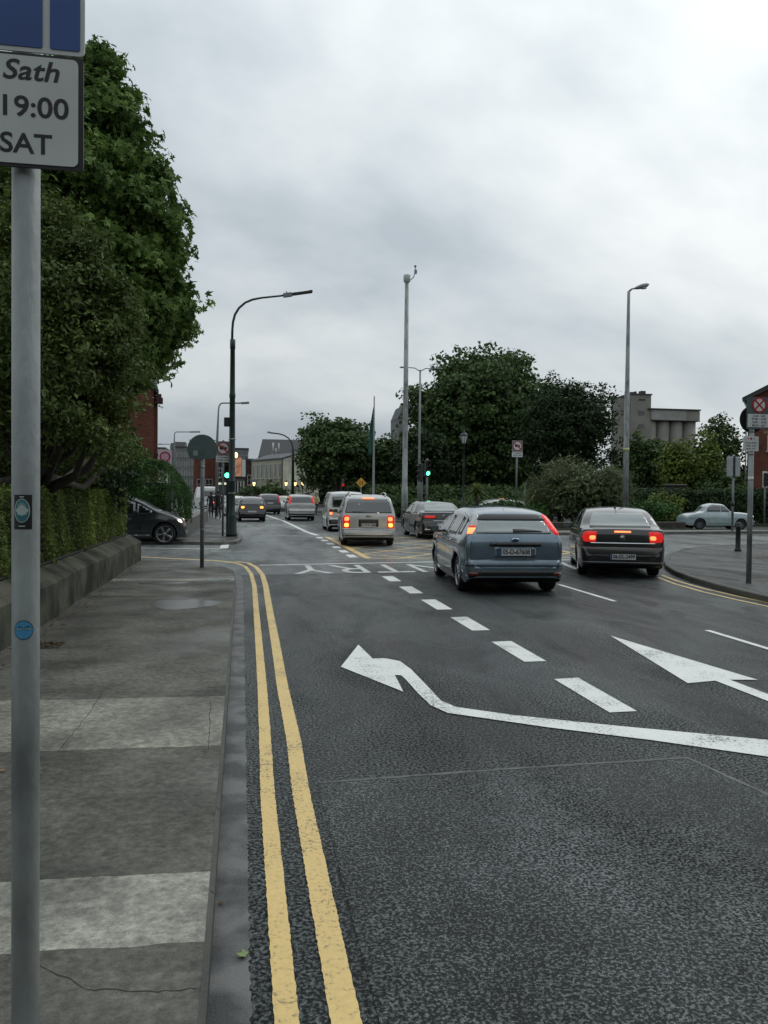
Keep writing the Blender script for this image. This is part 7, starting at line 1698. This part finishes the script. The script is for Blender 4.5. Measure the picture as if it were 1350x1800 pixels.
def person(label, x, y, z, heading, top, legs, stride=.22, h=1.72, seated=False, cap=None):
    S = thing('person', label, 'person', (x, y, z), heading); s = h/1.75
    N_ = {'pel': ((0, 0, .98), (.15, .11)), 'wst': ((0, .0, 1.12), (.135, .10)), 'chs': ((0, .0, 1.34), (.17, .115)), 'shc': ((0, 0, 1.46), (.10, .08)), 'nck': ((0, .01, 1.53), .052), 'hd0': ((0, .02, 1.60), (.068, .08)), 'hd1': ((0, .025, 1.67), (.08, .095)), 'hd2': ((0, .015, 1.735), (.055, .065))}
    E_ = [('pel', 'wst'), ('wst', 'chs'), ('chs', 'shc'), ('shc', 'nck'), ('nck', 'hd0'), ('hd0', 'hd1'), ('hd1', 'hd2')]
    for sg, ph in ((-1, 1), (1, -1)):
        k = 'L' if sg < 0 else 'R'; st = stride*ph
        if seated:
            kn = (sg*.12, .38, .86+.1*ph); an = (sg*.11, .18+.08*ph, .42+.14*ph); to = (sg*.11, .33+.08*ph, .36+.14*ph); arm = [(sg*.20, .0, 1.43), (sg*.27, .22, 1.22), (sg*.24, .46, 1.08)]
        else:
            kn = (sg*.10, st*.6+.04, .52); an = (sg*.10, st*(1.1 if st > 0 else 1.5), .09+(.06 if st < 0 else 0)); to = (an[0], an[1]+.16, .04+(.0 if st < 0 else 0)); arm = [(sg*.20, 0, 1.43), (sg*.235, -.02-st*.3, 1.17), (sg*.215, .06-st*.7, .93)]
        N_[k+'hp'] = ((sg*.09, 0, .93), .095); N_[k+'kn'] = (kn, .072); N_[k+'cf'] = (tuple((Vector(kn)+Vector(an))/2+Vector((0, -.02, .04))), .066); N_[k+'an'] = (an, .048); N_[k+'to'] = (to, (.052, .036))
        E_ += [('pel', k+'hp'), (k+'hp', k+'kn'), (k+'kn', k+'cf'), (k+'cf', k+'an'), (k+'an', k+'to')]
        N_[k+'sh'] = (arm[0], .062); N_[k+'el'] = (arm[1], .045); N_[k+'wr'] = (arm[2], .030); E_ += [('shc', k+'sh'), (k+'sh', k+'el'), (k+'el', k+'wr')]
        hand(N_, E_, k+'wr', sg, Vector(arm[2])-Vector(arm[1]))
    N_ = {k: (tuple(c*s for c in p), tuple(q*s for q in r) if isinstance(r, tuple) else r*s) for k, (p, r) in N_.items()}
    wr = [Vector(N_[k][0]) for k in ('Lwr', 'Rwr')]
    def mf(c):
        if c.z > 1.55*s: return 0
        if c.z < .11*s and not seated: return 3
        if any((c-w_).length < .17*s and (c.z < w_.z+.01 or seated) for w_ in wr) and (abs(c.x) > .17*s): return 0
        if seated and c.z < .52*s: return 3
        return 2 if (c.z < .95*s and abs(c.x) < .20*s) else 1
    skin_mesh('body', N_, E_, [skin_m, top, legs, shoe_m], mf, S)
    m = MB(); m.lathe([(.001, .085), (.05, .075), (.085, .035), (.092, -.02), (.075, -.075), (.05, -.09)], 14, 0, Matrix.Translation((0, -.006, 1.695*s)) @ Matrix.Diagonal((s*.98, s*1.08, s, 1)), cap=False); hh = m.build('hair', cap or hair_m, S); hh.modifiers.new('t', 'SOLIDIFY').thickness = .004
    # face: trim the hair in front by setting eyes and nose on the head
    m = MB(); m.lathe([(.001, -.012), (.012, 0), (.001, .02)], 8, 0, Matrix.Translation((0, .112*s, 1.645*s))); m.build('nose', skin_m, S)
    m = MB()
    for sg in (-1, 1): m.ball((sg*.032*s, .108*s, 1.675*s), .009, 5)
    m.build('eyes', sign_white, S)
    return S
p = at(383, 912, 52); person('pedestrian in black jacket and dark jeans walking away on the far footpath', p.x, 52, .11, 0.15, cloth_black, cloth_blue, .22, 1.72)
p = at(371, 909, 55); person('second pedestrian in black, a step further up the left footpath', p.x, 55, .11, 0.1, cloth_black, cloth_black, -.20, 1.66)
def bicycle(x, y, hd, label):
    S = thing('bicycle', label, 'bicycle', (x, y, .005), hd)
    for yc in (-.52, .52):
        m = MB(); n = 28; m.tube([(0, yc+.33*math.cos(2*PI*k/n), .345+.33*math.sin(2*PI*k/n)) for k in range(n+1)], .015, 6, cap=False); w = m.build('wheel', rubber, S)
        m = MB()
        for k in range(10): a = 2*PI*k/10; m.tube([(0, yc, .345), (0, yc+.32*math.cos(a), .345+.32*math.sin(a))], .003, 4)
        m.build('spokes', chrome, w)
    m = MB(); bb, se, hd_ = (0, -.08, .32), (0, -.18, .86), (0, .40, .86)
    for a, b in ((bb, se), (bb, hd_), (se, hd_), (se, (0, -.52, .345)), (bb, (0, -.52, .345)), (hd_, (0, .52, .345)), (hd_, (0, .38, 1.02))): m.tube([a, b], .016, 7)
    m.build('frame', mat('bicycle_paint', (.05, .05, .06), .4), S)
    m = MB(); m.tube([(-.28, .36, 1.02), (-.1, .40, 1.03), (.1, .40, 1.03), (.28, .36, 1.02)], .014, 7); m.build('handlebar', black_iron, S)
    m = MB(); m.box(-.07, .07, -.30, -.05, .88, .93, ch=.02); m.build('saddle', trim_black, S)
p = at(556, 905, 67); bicycle(p.x, 67, R(172), 'bicycle ridden towards the camera along the right kerb beside the dark trees')
person('cyclist in a pale yellow jacket and pale hood riding towards the camera', p.x+.0, 67.15, .02, R(172), hi_vis, cloth_black, .1, 1.66, seated=True, cap=hi_vis)

# ------------------------------------------------------------------ small things on the ground
lf = tpl_maple()
def fallen(label, px, py, z, size, col, rz, curl=.25, cat='leaf', name='fallen_leaf', group='fallen leaves'):
    x, y = G(px, py, z); v, f = lf
    vs = [(a*size, b*size, z*0+abs(c_)*size*curl+.003+abs(a)*size*.25) for a, b, c_ in v]
    me = bpy.data.meshes.new(name); me.from_pydata([tuple(q) for q in vs], [], [tuple(int(i) for i in q) for q in f]); o = link(name, me, col)
    o.location = (x, y, z+.002); o.rotation_euler = (0, 0, rz); md = o.modifiers.new('t', 'SOLIDIFY'); md.thickness = .0015
    tag(o, label, cat, group); return o
leafg = mat('fresh_green_leaf', (0.20, 0.27, 0.09), .5); leafb = mat('brown_leaf', (0.10, 0.055, 0.025), .7); leaft = mat('tan_leaf', (0.30, 0.17, 0.08), .7)
fallen('pale green leaf lying in the gutter by the double yellow lines', 432, 1682, .006, .042, leafg, 1.2)
fallen('small brown leaf in the gutter above the green leaf', 391, 1588, .006, .022, leafb, 2.2)
fallen('tan leaf on the footpath at the left edge of the frame', 4, 1357, .112, .028, leaft, .3)
fallen('tiny brown leaf lying by the footpath kerb, far along it', 408, 1112, .112, .03, leafb, 2.9)
# leaf litter and moss at the foot of the wall and in the open tree pit
rng = np.random.default_rng(77)
n = 420; Pp = np.stack([rng.normal(-2.22, .10, n), rng.uniform(6, 20.3, n), np.full(n, .114)], 1); O = np.tile([0, 0, 1.0], (n, 1))
V, F = leaves(Pp, O, .03, tpl_leaf(.4), rng, .25); o = link('leaf_litter', quads_mesh('leaf_litter', V, F), leaf_mat('litter', (0.04, 0.03, 0.015), (0.12, 0.09, 0.05), (0.2, 0.17, 0.10))); o['kind'] = 'stuff'
tx, ty = G(78, 1136, .11)
struct('tree_pit', MB().box(tx-.30, tx+.17, ty-.14, ty+.20, .09, .1145), mat('pit_soil', (0.03, 0.024, 0.016), .95, bump=.8, bscale=40, world=True))
n = 260; Pp = np.stack([rng.uniform(tx-.29, tx+.16, n), rng.uniform(ty-.13, ty+.19, n), np.full(n, .121)], 1); O = np.tile([0, 0, 1.0], (n, 1))
V, F = leaves(Pp, O, .03, tpl_leaf(.4), rng, .8); o = link('leaf_litter', quads_mesh('leaf_litter', V, F), leaf_mat('litter', (0.04, 0.03, 0.015), (0.12, 0.09, 0.05))); o['kind'] = 'stuff'

# ------------------------------------------------------------------ trees and terraces added behind the viewer to darken reflections and block sky
for j, (x, y, k) in enumerate(((-20, -20, 1.0), (-5, -26, 1.1), (12, -27, 1.1), (29, -22, 1.1), (33, -2, .9))):
    t = copy_tree(T1); t.location = (x, y, .1); t.scale = (k, k, k); t.rotation_euler = (0, 0, j*1.3); t['label'] = 'large dark tree added behind the viewer to block sky'; t['group'] = 'added trees behind the viewer'
B = thing('added_brick_terrace', 'long brown brick terrace added behind the viewer for dark reflections', 'building', (-4, -38, 0), PI)
gable_block(B, 44, 9, 7.5, 10.5, brick_brown, slate, .3, 0, -22, 'x')
for i in range(14):
    for z in (2.0, 5.4): window(B, -20.5+3.15*i, z, 1.1, 1.6, 'S', -.02)
B = thing('added_brick_terrace', 'unseen brown brick terrace added beside the viewer for dark reflections', 'building', (17.5, -28, 0), PI/2)
gable_block(B, 34, 9, 7.0, 10, brick_brown, slate, .3, -9, 0, 'x')

mb = MB()
for path in ([G(180, 1219, .11), G(150, 1262, .11), G(128, 1288, .11), G(103, 1320, .11)], [G(0, 1218, .11), G(90, 1217, .11), G(181, 1219, .11)], [G(370, 1232, .11), G(366, 1318, .11)], [G(60, 1690, .11), G(150, 1738, .11), G(260, 1744, .11), G(345, 1738, .11)]):
    P = [Vector(path[0])]; rnd = random.Random(len(path))
    for a, b in zip(path[:-1], path[1:]):
        for k in range(1, 7): P.append(Vector(a).lerp(Vector(b), k/6)+Vector((rnd.uniform(-.006, .006), rnd.uniform(-.006, .006))))
    strip(mb, P, .0045, .1112, .0018, 4, .03)
struct('footpath_cracks', mb, mat('crack_dirt', (0.035, 0.036, 0.029), .95))
rng = np.random.default_rng(5); lo = []
a, b = at(540, 870, 118), at(1400, 870, 118)
for i in range(34): x = a.x+(b.x-a.x)*i/33; h = rng.uniform(3.0, 4.6); lo.append(((x, 118+rng.uniform(-3, 3), h*.5), (3.2, 2.5, h)))
o = link('tree_belt', crown_mesh('tree_belt', lo, 1.6, 30, .9, .8, tpl_leaf(.45), 9, zmin=0), yew_leaf); tag(o, kind='stuff')
